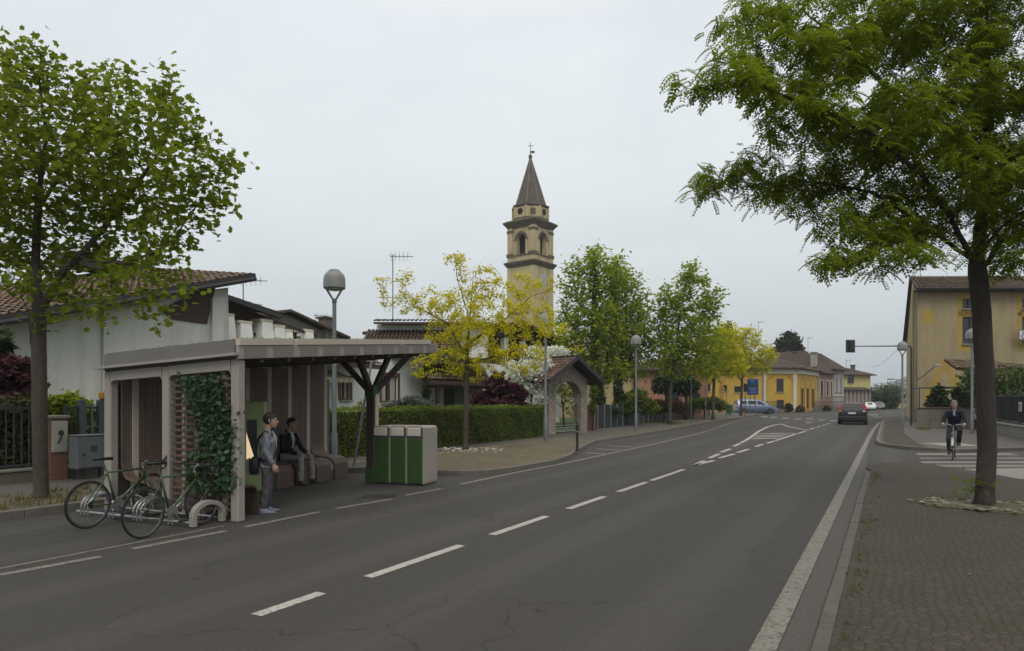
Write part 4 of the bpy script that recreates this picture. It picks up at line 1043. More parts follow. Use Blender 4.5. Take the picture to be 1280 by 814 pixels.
MB().box((0, 0, hp+.035), (.5, yb1-yb0+.08, .07), bev=.015).build('cap', m_concrete, t)
lb_ = MB().box((.225, .0, hp-.38), (.05, .30, .66), bev=.01).build('letter_box', M('letter_box_cream', (.36, .35, .29), .6, .15, 3, 20, 0), t)
MB().lathe([(.001, .262), (.055, .26), (.06, .25)], c=(0, .02, hp-.30), n=14, axis='X').build('call_button', m_darkpost, lb_)
mb = MB(); mb.tube([(.262, .03, hp-.34), (.262, -.01, hp-.45), (.262, -.05, hp-.52)], .018, 6); mb.build('handle', m_darkpost, lb_)
yq0, yq1 = onx(83, -15.15), onx(127, -15.15)
b = Vector((-15.0, (yq0+yq1)/2, .11)); t = thing('utility_cabinet', 'grey metal utility cabinet on thin legs before the railing', 'cabinet', b)
m_cab = M('cabinet_grey', (.15, .165, .17), .6, .18, 2, 30, .1, stain=(.09, .09, .085))
zc0, zc1 = .22, .92; wd = (yq1-yq0)*.86
MB().box((0, 0, (zc0+zc1)/2), (.36, wd, zc1-zc0), bev=.015).build('body', m_cab, t)
dr = MB().box((.187, 0, (zc0+zc1)/2), (.014, wd-.06, zc1-zc0-.06), bev=.004).build('door', m_cab, t)
mb = MB()
for i in range(4): mb.box((.197, .02, zc1-.22-.035*i), (.008, .13, .016))
mb.build('vent', m_darkpost, dr); MB().box((.2, -wd/2+.12, (zc0+zc1)/2-.05), (.02, .03, .05)).build('lock', m_darkpost, dr)
for s_ in (-1, 1): MB().box((-.05, s_*wd*.42, zc0/2), (.05, .05, zc0)).build('leg', m_darkpost, t)
MB().box((0, 0, zc1+.012), (.40, wd+.04, .024), bev=.008).build('lid', m_cab, t)
yg = onx(122, XF); t = thing('gate_post', 'blue grey steel gate posts carrying an amber warning beacon', 'gate post', (XF, yg, 0))
m_gatesteel = M('gate_blue_grey', (.075, .09, .10), .55, .2, 3, 25, .1)
for yy, w_ in ((-.34, .14), (.10, .20)): MB().box((0, yy, .9), (.14, w_, 1.8), bev=.01).build('post', m_gatesteel, t)
MB().tube([(.0, -.12, .1), (.0, -.12, 1.72)], .03, 8).build('conduit', m_steel, t); MB().box((.02, -.13, 1.2), (.03, .5, .03)).build('latch_bar', m_steel, t)
MB().box((0, .12, 1.815), (.1, .1, .03)).build('beacon_base', m_darkpost, t)
MB().lathe([(.09, 1.83), (.092, 1.95), (.075, 1.985), (.02, 1.99)], c=(0, .12, 0), n=14).build('beacon', M('amber_plastic', (.55, .26, .02), .35, .1, 3, 20, 0), t)
# ---- wire fence and stone gate
m_rubble = mat_cobble('rubble_stone', [(.13, .105, .08), (.24, .20, .155), (.40, .36, .30)], 5.5, (.15, .13, .10), None, .9, .9, None, '3D')
m_tile_gate = M_island('gate_roof_tiles', [(.06, .036, .028), (.115, .058, .04), (.17, .085, .055), (.23, .15, .105)], .85, .3, 25, moss=(.075, .06, .045))
m_fascia = M('dark_fascia', (.030, .028, .028), .55, .2, 3, 25, .1)
def tile_plane(mb, o, du, dv, nu, nv, r=.09, jit=.012, rng=RNG):
    """barrel tiles: o = eave corner, du = along the eave (whole width), dv = up the slope (whole length)"""
    o, du, dv = Vector(o), Vector(du), Vector(dv); nrm = du.cross(dv).normalized()
    if nrm.z < 0: nrm = -nrm
    u = du/nu; v = dv/nv
    for i in range(nu):
        for j in range(nv):
            p = o+u*(i+rng.uniform(-.04, .04))+v*(j-.06)
            rings = []
            for t_, lift in ((0, .025+rng.uniform(0, jit)), (1.1, .0)):
                q = p+v*t_+nrm*lift
                rings.append([q+u*(.5-.5*math.cos(a))*(1.0 if t_ == 0 else .86)+nrm*(r*math.sin(a)) for a in [PI*k_/4 for k_ in range(5)]])
            mb.loft(rings, cap=False, closed=False)
gx = -14.2; gy0, gy1 = 28.5, 31.7
t = thing('stone_gate', 'rubble stone garden gate arch under a small tiled gable roof', 'gate', (gx, (gy0+gy1)/2, .1), R(-16)); gw = gy1-gy0
ro, zsp = .98, 1.85; cw = gw/2-.12
prof = [(-cw, 0), (-ro, 0), (-ro, zsp)] + [(-ro*math.cos(a), zsp+ro*.82*math.sin(a)) for a in [PI*k_/16 for k_ in range(1, 16)]] + [(ro, zsp), (ro, 0), (cw, 0), (cw, 2.75), (0, 3.6), (-cw, 2.75)]
mb = MB(); mb.extrude([(-.22, p[0], p[1]) for p in prof], (.50, 0, 0)); mb.build('arch', m_rubble, t)
mb = MB(); n = 15
for k_ in range(n):
    a0, a1 = PI*k_/n+.015, PI*(k_+1)/n-.015; p_ = []
    for rr, aa in ((ro-.03, a0), (ro+.24+.04*(k_ % 2), a0), (ro+.24+.04*(k_ % 2), a1), (ro-.03, a1)): p_.append((.285, -rr*math.cos(aa), zsp+rr*.82*math.sin(aa)))
    mb.extrude(p_, (.03, 0, 0))
mb.build('voussoirs', M_island('voussoir_stone', [(.16, .135, .105), (.22, .19, .15), (.3, .27, .22)], .9, .4, 20), t)
ze, zr, hw = 2.62, 3.82, gw/2+.5
mb = MB()
for s_ in (-1, 1): tile_plane(mb, (-.85, s_*hw, ze), (1.75, 0, 0), (0, -s_*hw, zr-ze), 9, 8, .08)
rf = mb.build('roof', m_tile_gate, t, smooth=False, fix=False)
mb = MB()
for s_ in (-1, 1):
    mb.bar((.92, s_*(hw+.02), ze-.04), (.92, 0, zr+.0), .05, .20); mb.bar((-.88, s_*(hw+.02), ze-.04), (-.88, 0, zr), .05, .20)
    mb.extrude([(-.85, s_*hw, ze-.07), (.88, s_*hw, ze-.07), (.88, 0, zr-.07), (-.85, 0, zr-.07)], (0, 0, .05))
mb.box((.02, 0, zr+.07), (1.84, .26, .07)); mb.build('fascia', m_fascia, rf)
mb = MB()
for s_ in (-1, 1): mb.tube([(-.9, s_*(hw+.06), ze-.08), (.95, s_*(hw+.06), ze-.08)], .055, 8)
build_parts(mb, 'gutter', m_fascia, rf)
gt = MB(); gt.tube([(.1, -.94, .12), (.1, -.94, 1.7), (.1, .94, 1.75), (.1, .94, .12), (.1, -.94, .12)], .025, 6); gt.tube([(.1, -.94, .6), (.1, .94, 1.65)], .018, 6)
for z in (.18, .30, .42): gt.tube([(.1, -.94, z), (.1, .94, z)], .016, 6)
gto = gt.build('gate_leaf', M('gate_pale_metal', (.24, .25, .22), .55, .2, 3, 25, .1), t)
mb = MB()
for i in range(15): mb.tube([(.1, -.92+i*.131, .42), (.1, -.92+i*.131, 1.68)], .004, 3)
for i in range(12): mb.tube([(.1, -.93, .48+i*.1), (.1, .93, .48+i*.1)], .003, 3)
mb.build('wire_mesh', m_rail, gto)
MB().lathe([(.001, .17), (.14, .165), (.15, .14), (.14, .12)], c=(0, -.75, .72), n=18, axis='X').build('round_plate', M('cream_plate', (.42, .38, .27), .6, .15, 3, 20, 0), gto)
t = thing('wire_fence', 'pale pipe and mesh fence between the hedge and the stone gate', 'fence', (-14.55, 24.0, .12)); mb = MB()
mb.tube([(0, 0, 0), (0, 0, 1.42), (-.05, 4.4, 1.62)], .03, 6); mb.tube([(0, 2.2, 0), (0, 2.2, 1.5)], .025, 6); mb.build('pipe_frame', bpy.data.materials['gate_pale_metal'], t)
mb = MB()
for i in range(22): mb.tube([(0, .2+i*.2, .1), (0, .2+i*.2, 1.4)], .003, 3)
for i in range(11): mb.tube([(0, .05, .15+i*.125), (0, 4.35, .15+i*.14)], .003, 3)
mb.build('wire_mesh', m_rail, t)
for yy, lb in ((32.35, 'low red brick pier next to the right foot of the stone gate'), (33.85, 'low red brick pier where the dark panel fence starts')):
    t = thing('brick_pier', lb, 'pier', (-14.35, yy, .1)); MB().box((0, 0, .68), (.4, .36, 1.36)).build('shaft', m_brick, t); MB().box((0, 0, 1.4), (.48, .44, .08), bev=.015).build('cap', m_concrete, t)
# ---- dark panel fence with pale posts, brown board fence
def panel_fence(name, label, pts, h, mat, pm, step, z0=.11, boards=False):
    a = Vector(pts[0]); t = thing(name, label, 'fence', (a[0], a[1], z0))
    P = [Vector((p[0]-a[0], p[1]-a[1], 0)) for p in pts]; pan = MB(); n_ = 0
    for i in range(len(P)-1):
        L = (P[i+1]-P[i]).length; n = max(1, round(L/step)); d = (P[i+1]-P[i]).normalized(); az = math.atan2(d.y, d.x)
        for k_ in range(n):
            p = P[i]+d*(L*k_/n); q = P[i]+d*(L*(k_+1)/n); c = (p+q)/2
            if boards:
                nb = 8
                for j in range(nb):
                    e = p.lerp(q, (j+.5)/nb); pan.box((e.x, e.y, h/2+.02+RNG.uniform(-.02, .02)), (L/n/nb*.86, .03, h), az)
            else:
                pan.box((c.x, c.y, h/2+.03), (L/n-.06, .03, h-.02), az)
                for j in range(1, 4): pan.box((c.x+d.y*.022, c.y-d.x*.022, .06+h*j/4), (L/n-.07, .018, .03), az)
            o = MB().box((p.x+d.y*.02, p.y-d.x*.02, h/2+.03), (.07, .07, h+.08), az).build('post', pm, t)
    pan.build('panels', mat, t); return t
m_panel = M('dark_green_panel', (.022, .030, .029), .6, .25, 2, 25, .15)
panel_fence('panel_fence', 'dark green panel fence with pale posts before the church garden', [(-14.55, 34.2), (-15.1, 44), (-15.6, 53)], 1.35, m_panel, M('fence_post_grey', (.18, .19, .19), .6, .15, 3, 20, .1), 1.25)
panel_fence('board_fence', 'low brown vertical board fence beside the yellow trees', [(-15.6, 53.3), (-15.9, 60), (-16.2, 70)], 1.35, M('brown_boards', (.055, .038, .028), .85, .3, 3, 22, .3, stretch=(1, 1, .2)), M('brown_post', (.05, .036, .028), .85, .25, 3, 20, .2), 2.0, boards=True)
t = thing('litter_bin', 'round green litter bin at the end of the brown board fence', 'bin', far(912, 71, .1)); mb = MB()
mb.lathe([(.26, .25), (.30, .3), (.33, 1.0), (.34, 1.02)], n=16); mb.build('drum', M('bin_green', (.02, .10, .03), .5, .2, 3, 20, .1), t); MB().lathe([(.35, 1.02), (.34, 1.1), (.2, 1.2), (.02, 1.22)], n=16).build('lid', m_darkpost, t); MB().lathe([(.05, 0), (.05, .25)], n=8).build('leg', m_darkpost, t)
# ---- right side: wall with fence, planter
pA, pB = site(1222, 533), site(1300, 563); pA = far(1222, 39, .1); pB = far(1300, 26.5, .1)
d = (pB-pA).normalized(); L = (pB-pA).length+4; az = math.atan2(d.y, d.x)
t = thing('fence_wall', 'low grey wall along the side street carrying a dark metal fence', 'wall', pA, az)
MB().box((L/2, 0, .25), (L, .3, .5), bev=.02).build('wall', m_concrete, t)
MB().box((L/2, 0, .54), (L, .4, .08), bev=.015).build('coping', M('pale_coping', (.30, .28, .245), .88, .2, 3, 25, .3, stain=(.15, .14, .12)), t)
t = thing('metal_fence', 'dark solid metal fence with knobbed posts on the side street wall', 'fence', pA+Vector((0, 0, .58)), az)
mb = MB(); mb.box((L/2, .04, .70), (L, .02, 1.18)); mb.build('sheet', M('fence_mesh_dark', (.035, .037, .036), .65, .25, 2, 60, .3), t)
mb = MB(); mb.box((L/2, 0, .12), (L, .05, .06)); mb.box((L/2, 0, 1.3), (L, .05, .06)); mb.box((L/2, .0, .03), (L, .1, .05)); mb.build('rails', m_rail, t)
mb = MB()
for i in range(int(L/.14)): mb.box((i*.14, 0, .7), (.02, .02, 1.16))
mb.build('balusters', m_rail, t)
for i in range(int(L/2.1)+1):
    po = MB().box((i*2.1+.05, 0, .72), (.09, .09, 1.44)).build('post', m_rail, t); MB().lathe([(.03, 1.44), (.055, 1.5), (.055, 1.56), (.02, 1.6)], c=(i*2.1+.05, 0, 0), n=10).build('knob', m_rail, po)
b = far(1280, 28.5, 1.5); t = thing('house_number_plate', 'small pale plate fixed to the dark fence on the side street', 'plate', b+Vector((-.10, -.10, 0)), az-PI); MB().box((0, 0.05, 0), (.5, .03, .4), bev=.008).build('plate', M('plate_white', (.5, .5, .46), .5, .1, 3, 25, 0), t); MB().box((0, .07, .0), (.42, .012, .3)).build('inner_field', m_lampgrey, t)
pA = far(1146, 40.2, .1); pB = far(1216, 38.5, .1); d = (pB-pA); L = d.length; az = math.atan2(d.y, d.x)
t = thing('planter', 'long weathered concrete planter at the foot of the ochre house', 'planter', pA, az)
m_pl = M('planter_concrete', (.19, .17, .13), .9, .3, 1.4, 22, .5, stain=(.075, .068, .05))
mb = MB(); mb.box((L/2, .08, .6), (L, .16, 1.2), bev=.015); mb.box((.08, 1.4, .6), (.16, 2.5, 1.2), bev=.015); mb.box((L-.08, 1.4, .6), (.16, 2.5, 1.2), bev=.015); mb.box((L/2, 2.7, .6), (L, .16, 1.2)); mb.build('walls', m_pl, t)
MB().box((L/2, 1.4, .55), (L-.34, 2.4, 1.06)).build('soil', m_dirt, t)
mb = MB(); mb.box((L/2, .07, 1.225), (L+.06, .28, .05), bev=.01); mb.build('coping', M('brick_coping', (.15, .09, .06), .9, .3, 4, 25, .4), t)
t = thing('pergola_frame', 'dark metal trellis frame standing behind the planter at the ochre wall', 'trellis', far(1149, 44, .1), YAW); ww = 62/FOC*44; zt = hgt(485, 44)-.1
mb = MB(); mb.tube([(0, 0, 0), (0, 0, zt), (ww, 0, zt+.05), (ww, 0, 0)], .05, 6); mb.tube([(0, .9, zt), (ww, .9, zt)], .03, 6); mb.tube([(0, 0, zt), (0, .9, zt)], .03, 6); mb.tube([(ww, 0, zt), (ww, .9, zt)], .03, 6); mb.build('frame', m_rail, t)
# ------------------------------------------------------------------ buildings
def wall_face(mb, o, du, W, H, holes=(), depth=.18, top=None):
    """vertical wall seen from outside: o lower left corner, du unit vector to the right; holes (u0, v0, u1, v1) get reveals"""
    o, du = Vector(o), Vector(du).normalized(); up = Vector((0, 0, 1)); inn = up.cross(du)
    us = sorted({0, W, *[h[0] for h in holes], *[h[2] for h in holes]}); vs = sorted({0, H, *[h[1] for h in holes], *[h[3] for h in holes]})
    P = lambda u, v, d=0: o+du*u+up*v+inn*d
    for a, b in zip(us[:-1], us[1:]):
        for c, d in zip(vs[:-1], vs[1:]):
            m = ((a+b)/2, (c+d)/2)
            if any(h[0] < m[0] < h[2] and h[1] < m[1] < h[3] for h in holes): continue
            mb.quad(P(a, c), P(b, c), P(b, d), P(a, d))
    for h in holes:
        a, c, b, d = h
        mb.quad(P(a, c), P(a, d), P(a, d, depth), P(a, c, depth)); mb.quad(P(b, d), P(b, c), P(b, c, depth), P(b, d, depth))
        mb.quad(P(a, d), P(b, d), P(b, d, depth), P(a, d, depth)); mb.quad(P(b, c), P(a, c), P(a, c, depth), P(b, c, depth))
m_pane = M_glass_dark('window_glass', (.02, .023, .025), .15)
m_wood = M('dark_wood', (.060, .032, .022), .7, .3, 2, 25, .2, stretch=(1, 1, .2))
m_woodw = M('window_wood', (.12, .065, .035), .6, .25, 3, 25, .1)
m_pale = M('pale_frame', (.40, .38, .33), .6, .12, 3, 25, 0)
m_sill = M('sill_stone', (.30, .285, .25), .85, .2, 3, 30, .2)
m_curtain = M('curtain', (.45, .44, .40), .9, .12, 9, 30, 0, stretch=(3, 3, .2))
def window(root, o, du, hole, fm=m_woodw, pane=m_pane, depth=.14, bars=1, sill=True, curtain=False, fw=.07, name='window', surround=None, shutters=None, sw=.5):
    o, du = Vector(o), Vector(du).normalized(); up = Vector((0, 0, 1)); inn = up.cross(du)
    a, c, b, d = hole; P = lambda u, v, k: o+du*u+up*v+inn*k
    mb = MB(); az = math.atan2(du.y, du.x)
    def bx(u0, v0, u1, v1, k, th): q = P((u0+u1)/2, (v0+v1)/2, k); mb.box(q, (u1-u0, th, v1-v0), az)
    bx(a, c, a+fw, d, depth-.03, .06); bx(b-fw, c, b, d, depth-.03, .06); bx(a+fw, d-fw, b-fw, d, depth-.03, .06); bx(a+fw, c, b-fw, c+fw, depth-.03, .06)
    for i in range(bars): x = a+(b-a)*(i+1)/(bars+1); bx(x-fw*.45, c+fw, x+fw*.45, d-fw, depth-.035, .05)
    w_ = mb.build(name, fm, root, world=True)
    MB().quad(P(a, c, depth), P(b, c, depth), P(b, d, depth), P(a, d, depth)).build('pane', pane, w_, world=True)
    if curtain:
        mb2 = MB()
        for s_ in (0, 1):
            u0, u1 = (a+fw, a+(b-a)*.36) if s_ == 0 else (b-(b-a)*.36, b-fw)
            q = P((u0+u1)/2, (c+d)/2, depth-.008); mb2.box(q, (u1-u0, .008, d-c-2*fw), az)
        mb2.build('curtain', m_curtain, w_, world=True)
    if sill:
        q = P((a+b)/2, c-.04, -.02); MB().box(q, (b-a+.16, .26, .08), az, bev=.01).build('sill', m_sill, w_, world=True)
    if surround is not None:
        mb = MB(); s_ = .16
        for u0, v0, u1, v1 in ((a-s_, c, a, d), (b, c, b+s_, d), (a-s_, d, b+s_, d+s_)): mb.box(P((u0+u1)/2, (v0+v1)/2, -.008), (u1-u0, .03, v1-v0), az)
        mb.build('surround', surround, w_, world=True)
    if shutters is not None:
        mb = MB()
        for u0 in (a-sw-.02, b+.02):
            mb.box(P(u0+sw/2, (c+d)/2, -.03), (sw, .04, d-c), az)
            for k_ in range(int((d-c)/.12)): mb.box(P(u0+sw/2, c+.08+k_*.12, -.055), (sw-.1, .02, .05), az)
        mb.build('shutter', shutters, w_, world=True)
    return w_
def mat_plaster(name, col, dirt, moss=None, rough=.92):
    m, nt, b = new_mat(name); N = NB(nt); v = N.coords('Object')
    big = N.noise(v, .35, 7, .7, .3); mid = N.noise(v, 2.6, 6, .7); run = N.noise(N.coords('Object', (1.4, 1.4, .12)), 1.6, 6, .7)
    c = N.mix(N.ramp(big, [(.35, 0), (.7, 1)]), sh(col, .86), sh(col, 1.1))
    c = N.mix(N.ramp(mid, [(.5, 0), (.75, .35)]), c, sh(col, .7))
    c = N.mix(N.ramp(run, [(.46, 0), (.72, .75)]), c, dirt)
    N.l(c, b.inputs['Base Color']); b.inputs['Roughness'].default_value = rough; b.inputs['Specular IOR Level'].default_value = .2
    N.bump(N.noise(v, 35, 4, .7), .25, .01, b); return m
def mat_tilefar(name, c1, c2, moss, rot_=0.0, pitch=.22):
    m, nt, b = new_mat(name); N = NB(nt); v = N.coords('Object', (1, 1, 1), rot_)
    sp = N.n('ShaderNodeSeparateXYZ'); N.l(v, sp.inputs[0])
    s_ = N.math('SINE', N.math('MULTIPLY', sp.outputs[0], 2*PI/pitch))
    r_ = N.math('SINE', N.math('MULTIPLY', sp.outputs[1], 2*PI/.34))
    wn = N.n('ShaderNodeTexVoronoi', feature='F1'); wn.inputs['Scale'].default_value = 3.6; N.l(v, wn.inputs['Vector'])
    bw = N.n('ShaderNodeRGBToBW'); N.l(wn.outputs['Color'], bw.inputs[0])
    c = N.mix(bw.outputs[0], c1, c2); c = N.mix(N.ramp(N.noise(v, .7, 6, .7), [(.42, 0), (.66, .75)]), c, moss)
    N.l(c, b.inputs['Base Color']); b.inputs['Roughness'].default_value = .9; b.inputs['Specular IOR Level'].default_value = .2
    N.bump(N.math('ADD', s_, N.math('MULTIPLY', r_, .3)), .7, .05, b); return m
m_tiles = M_island('old_roof_tiles', [(.085, .05, .036), (.15, .085, .055), (.20, .12, .08), (.26, .18, .125)], .88, .35, 22, moss=(.075, .068, .045))
m_tile2 = M_island('brown_roof_tiles', [(.065, .045, .034), (.10, .065, .047), (.15, .09, .06)], .88, .35, 22, moss=(.06, .056, .04))
m_tilered = M_island('red_roof_tiles', [(.15, .065, .04), (.22, .10, .06), (.30, .16, .10)], .88, .35, 22)
m_roof_far = mat_tilefar('far_roof_tiles', (.062, .042, .034), (.105, .068, .052), (.065, .056, .045))
m_white_pl = mat_plaster('white_render', (.64, .635, .59), (.46, .45, .41))
m_white_villa = mat_plaster('villa_render', (.84, .83, .79), (.66, .65, .61))
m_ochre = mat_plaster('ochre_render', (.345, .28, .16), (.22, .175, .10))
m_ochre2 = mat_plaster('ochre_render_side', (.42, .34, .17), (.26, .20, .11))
m_yellow = mat_plaster('yellow_render', (.54, .345, .06), (.36, .23, .06))
m_yellowp = M('fresh_yellow_paint', (.36, .245, .055), .85, .22, 1.5, 20, .1)
m_cream = mat_plaster('cream_render', (.42, .34, .18), (.26, .21, .13))
m_pink = mat_plaster('pink_render', (.42, .22, .15), (.30, .17, .12))
m_brickpink = mat_brick('old_pink_brick', (.24, .11, .075), (.32, .17, .12), (.28, .22, .18), 2.2)
m_greyw = mat_plaster('grey_white_render', (.36, .34, .30), (.22, .2, .18))
m_tower = mat_plaster('campanile_render', (.54, .445, .27), (.20, .155, .095))
m_towerd = mat_plaster('campanile_moulding', (.15, .125, .09), (.06, .054, .04))
m_slate = mat_plaster('spire_lead', (.125, .104, .085), (.055, .048, .04))
m_trim = M('cornice_cream', (.58, .53, .41), .88, .18, 1.5, 22, .2, stain=(.36, .32, .25))

# ---- white house behind the left railing; its tiled roof climbs towards the street corner
WX = -22.0; t = thing('white_house', 'large white house with climbing tiled roof behind the left railing', 'house', (WX, 9, .1))
ez = lambda Y: 4.15+.305*(Y-9.0)
ya, yb = -6.0, 16.45
mb = MB(); mb.extrude([(WX, ya, 0), (WX, yb, 0), (WX, yb+.0, ez(yb)-.3), (WX, ya, max(ez(ya), .5)-.3)], (-9, 0, 0)); mb.build('wall', m_white_pl, t, world=True)
y125 = onx(127, WX)
MB().add([(WX+.02, y125, .1), (WX+.02, yb+.02, .1), (WX+.02, yb-.1, ez(yb)-.34), (WX+.02, y125, ez(y125)-.34), (WX+.12, y125, .1), (WX+.12, yb+.02, .1), (WX+.12, yb-.1, ez(yb)-.34), (WX+.12, y125, ez(y125)-.34)],
         [(4, 5, 6, 7), (0, 4, 7, 3), (1, 2, 6, 5), (3, 7, 6, 2), (0, 1, 5, 4)]).build('wall_bay', m_white_pl, t, world=True)
def wp(u, v, X=WX+.14): Y = onx(u, X); return (X, Y, hgt(v, dep(X, Y)))
mb = MB(); mb.extrude([wp(200, 388), wp(232, 371), wp(269, 357), wp(258, 405), wp(214, 399)], (.05, 0, 0)); wd_ = mb.build('wood_panel', m_wood, t, world=True)
mb = MB(); mb.extrude([wp(283, 372, WX+.3), wp(279, 430, WX+.3), (WX+.3, yb+.05, .1), (WX+.3, yb-.9, .1), wp(266, 372, WX+.3)], (-.5, 0, 0)); mb.build('buttress', m_white_pl, t, world=True)
y0, y1 = 2.0, 16.95
mb = MB(); o_ = (WX+.8, y0, ez(y0)+.02); tile_plane(mb, o_, (0, y1-y0, .305*(y1-y0)), (-7.5, 0, 1.0), 62, 19, .085, .02); rf = mb.build('roof', m_tiles, t, world=True, fix=False)
mb = MB()
mb.extrude([(WX+.8, y0, ez(y0)-.10), (WX+.8, y1, ez(y1)-.10), (WX-6.7, y1, ez(y1)+.9), (WX-6.7, y0, ez(y0)+.9)], (0, 0, .07)); mb.build('roof_deck', m_wood, rf, world=True)
mb = MB(); mb.bar((WX+.86, y0, ez(y0)-.06), (WX+.86, y1+.06, ez(y1+.06)-.06), .06, .3); mb.bar((WX+.86, y1+.03, ez(y1)-.06), (WX-6.7, y1+.03, ez(y1)+.94), .06, .3); mb.build('fascia', m_fascia, rf, world=True)
mb = MB(); mb.tube([(WX+.95, y0, ez(y0)-.12), (WX+.95, y1, ez(y1)-.12)], .07, 8); mb.build('gutter', m_fascia, rf, world=True)
mb = MB(); mb.box((WX-6.0, 15.2, ez(15.2)+1.25), (1.2, 3.4, .5)); mb.build('parapet', m_fascia, rf, world=True)
# ---- terrace of houses behind, brown timber gables and white tapered piers
TX = -24.6; t = thing('terrace_house', 'white terrace house with dark timber gable and tapered white piers', 'house', (TX, 20, .1))
def tp(u, v, X=TX): Y = onx(u, X); return Vector((X, Y, hgt(v, dep(X, Y))))
a, b = tp(272, 372), tp(425, 424)
mb = MB(); mb.extrude([(TX, a.y, 0), (TX, b.y, 0), tp(425, 428), tp(272, 425)], (-8, 0, 0)); mb.build('wall', m_white_villa, t, world=True)
mb = MB(); mb.extrude([tp(272, 426, TX-.03), tp(424, 429, TX-.03), tp(396, 424, TX-.03), tp(352, 409, TX-.03), tp(343, 399, TX-.03), tp(272, 374, TX-.03)], (-7, 0, 0)); mb.build('timber_gable', m_wood, t, world=True)
mb = MB()
for u0, u1, vt in ((278, 289, 392), (296, 311, 401), (323, 337, 399), (339, 352, 406), (353, 362, 412), (378, 388, 412)):
    q = tp(u0, vt, TX+.5), tp(u1, vt, TX+.5); w = (q[1].y-q[0].y); zt = q[0].z; zb = .1
    ym = (q[0].y+q[1].y)/2; rr = []
    for z, k_ in ((zb, 1.7), (zt-.8, 1.12), (zt-.12, .9)): rr.append([(TX+.5+.25*k_, ym+w*.5*k_, z), (TX+.5+.25*k_, ym-w*.5*k_, z), (TX+.1, ym-w*.5*k_, z), (TX+.1, ym+w*.5*k_, z)])
    pm_ = MB().loft(rr).build('pier', m_white_villa, t, world=True)
    MB().box((TX+.33, ym, zt-.05), (.75, w*1.15, .13), bev=.02).build('cap', m_trim, pm_, world=True)
mb = MB(); mb.bar(tp(268, 367, TX+.75), tp(350, 396, TX+.75), .3, .2); mb.bar(tp(340, 401, TX+.6), tp(396, 420, TX+.6), .14, .12)
mb.bar(tp(290, 416, TX+.3), tp(395, 424, TX+.3), .12, .14); mb.build('fascia', m_fascia, t, world=True)
mb = MB(); p_, q_ = tp(268, 366, TX+.7), tp(352, 394, TX+.7); tile_plane(mb, p_, q_-p_, (-7, 0, .9), 22, 16, .09); mb.build('roof', m_tile2, t, world=True, fix=False)
t = thing('grey_gable_house', 'house with bare grey gable seen over the terrace roof', 'house', (-34, 30, .1)); GX = -34
def g3(u, v): Y = onx(u, GX); return Vector((GX, Y, hgt(v, dep(GX, Y))))
mb = MB(); A_, B_, C_ = g3(318, 402), g3(357, 393), g3(428, 424); mb.extrude([(GX, A_.y, 0), (GX, C_.y, 0), C_, B_, A_], (-9, 0, 0)); mb.build('wall', M('bare_cement', (.16, .145, .12), .92, .3, 1, 18, .4, stain=(.08, .075, .065)), t, world=True)
mb = MB()
for p_, q_ in ((g3(314, 400), g3(357, 390)), (g3(357, 390), g3(432, 424))): mb.extrude([p_+Vector((.5, 0, 0)), q_+Vector((.5, 0, 0)), q_+Vector((.5, 0, .15)), p_+Vector((.5, 0, .15))], (-10, 0, 0))
mb.build('roof', m_roof_far, t, world=True)
q = g3(409, 412); mb = MB(); mb.box((GX-.1, q.y, q.z), (.7, .8, 1.5)); ch_ = mb.build('chimney', m_oldwall, t, world=True); MB().box((GX-.1, q.y, q.z+.8), (.9, 1.0, .12)).build('cap', m_tile2, ch_, world=True)
# ---- white villa behind the hedge
VX = -21.0; t = thing('white_villa', 'white villa with brown roofs, awning and timber porch behind the clipped hedge', 'house', (VX, 26, .1))
def vp(u, v, X=VX): Y = onx(u, X); return Vector((X, Y, hgt(v, dep(X, Y))))
yv0, yv1 = onx(385, VX), onx(700, VX)
def vh(u0, v1, u1, v0): p_, q_ = vp(u0, v1), vp(u1, v0); m_ = dep(VX, (p_.y+q_.y)/2); return (p_.y-yv0, hgt(v1, m_)-.1, q_.y-yv0, hgt(v0, m_)-.1)
holes = [vh(477, 503, 497, 470), vh(426, 500, 437, 474), vh(560, 510, 600, 482)]
mb = MB(); wall_face(mb, (VX, yv0, .1), (0, 1, 0), yv1-yv0, 3.9, holes, .16); mb.quad((VX, yv0, .1), (VX, yv0, 4), (VX-9, yv0, 4), (VX-9, yv0, .1)); mb.quad((VX, yv1, .1), (VX, yv1, 4), (VX-9, yv1, 4), (VX-9, yv1, .1))
mb.quad((VX-.6, yv0, .1), (VX-.6, yv1, .1), (VX-.6, yv1, 4), (VX-.6, yv0, 4)); mb.build('wall', m_white_villa, t, world=True, fix=False)
for h_ in holes[:2]: window(t, (VX, yv0, .1), (0, 1, 0), h_, m_woodw, curtain=True, bars=1, surround=m_woodw)
window(t, (VX, yv0, .1), (0, 1, 0), holes[2], m_wood, bars=3, sill=False)
o_ = far(445, 31.9, 4.0); e_ = far(572, 31.9, 4.0); tp_ = far(460, 34.3, 5.42)
mb = MB(); tile_plane(mb, o_, e_-o_, tp_-o_, 26, 9, .1, .02); r1 = mb.build('roof', m_tile2, t, world=True, fix=False)
mb = MB(); dn = Vector((0, 0, -.13)); mb.extrude([o_+dn, e_+dn, e_+(tp_-o_)+dn, tp_+dn], (0, 0, .08)); mb.bar(o_+dn*.6, e_+dn*.6, .06, .2); mb.build('fascia', m_fascia, r1, world=True)
a_, b_ = far(471, 34.2), far(606, 34.2); bk = Vector((-SA, CA, 0))*3.5
mb = MB(); mb.prism([(p.x, p.y) for p in (a_, b_, b_+bk, a_+bk)], 4.0, 5.72); mb.build('upper_wall', m_white_villa, t, world=True)
o_, e_ = far(467, 33.5, 5.80), far(612, 33.5, 5.80); bk2 = Vector((-SA*.8, CA*.8, .12))
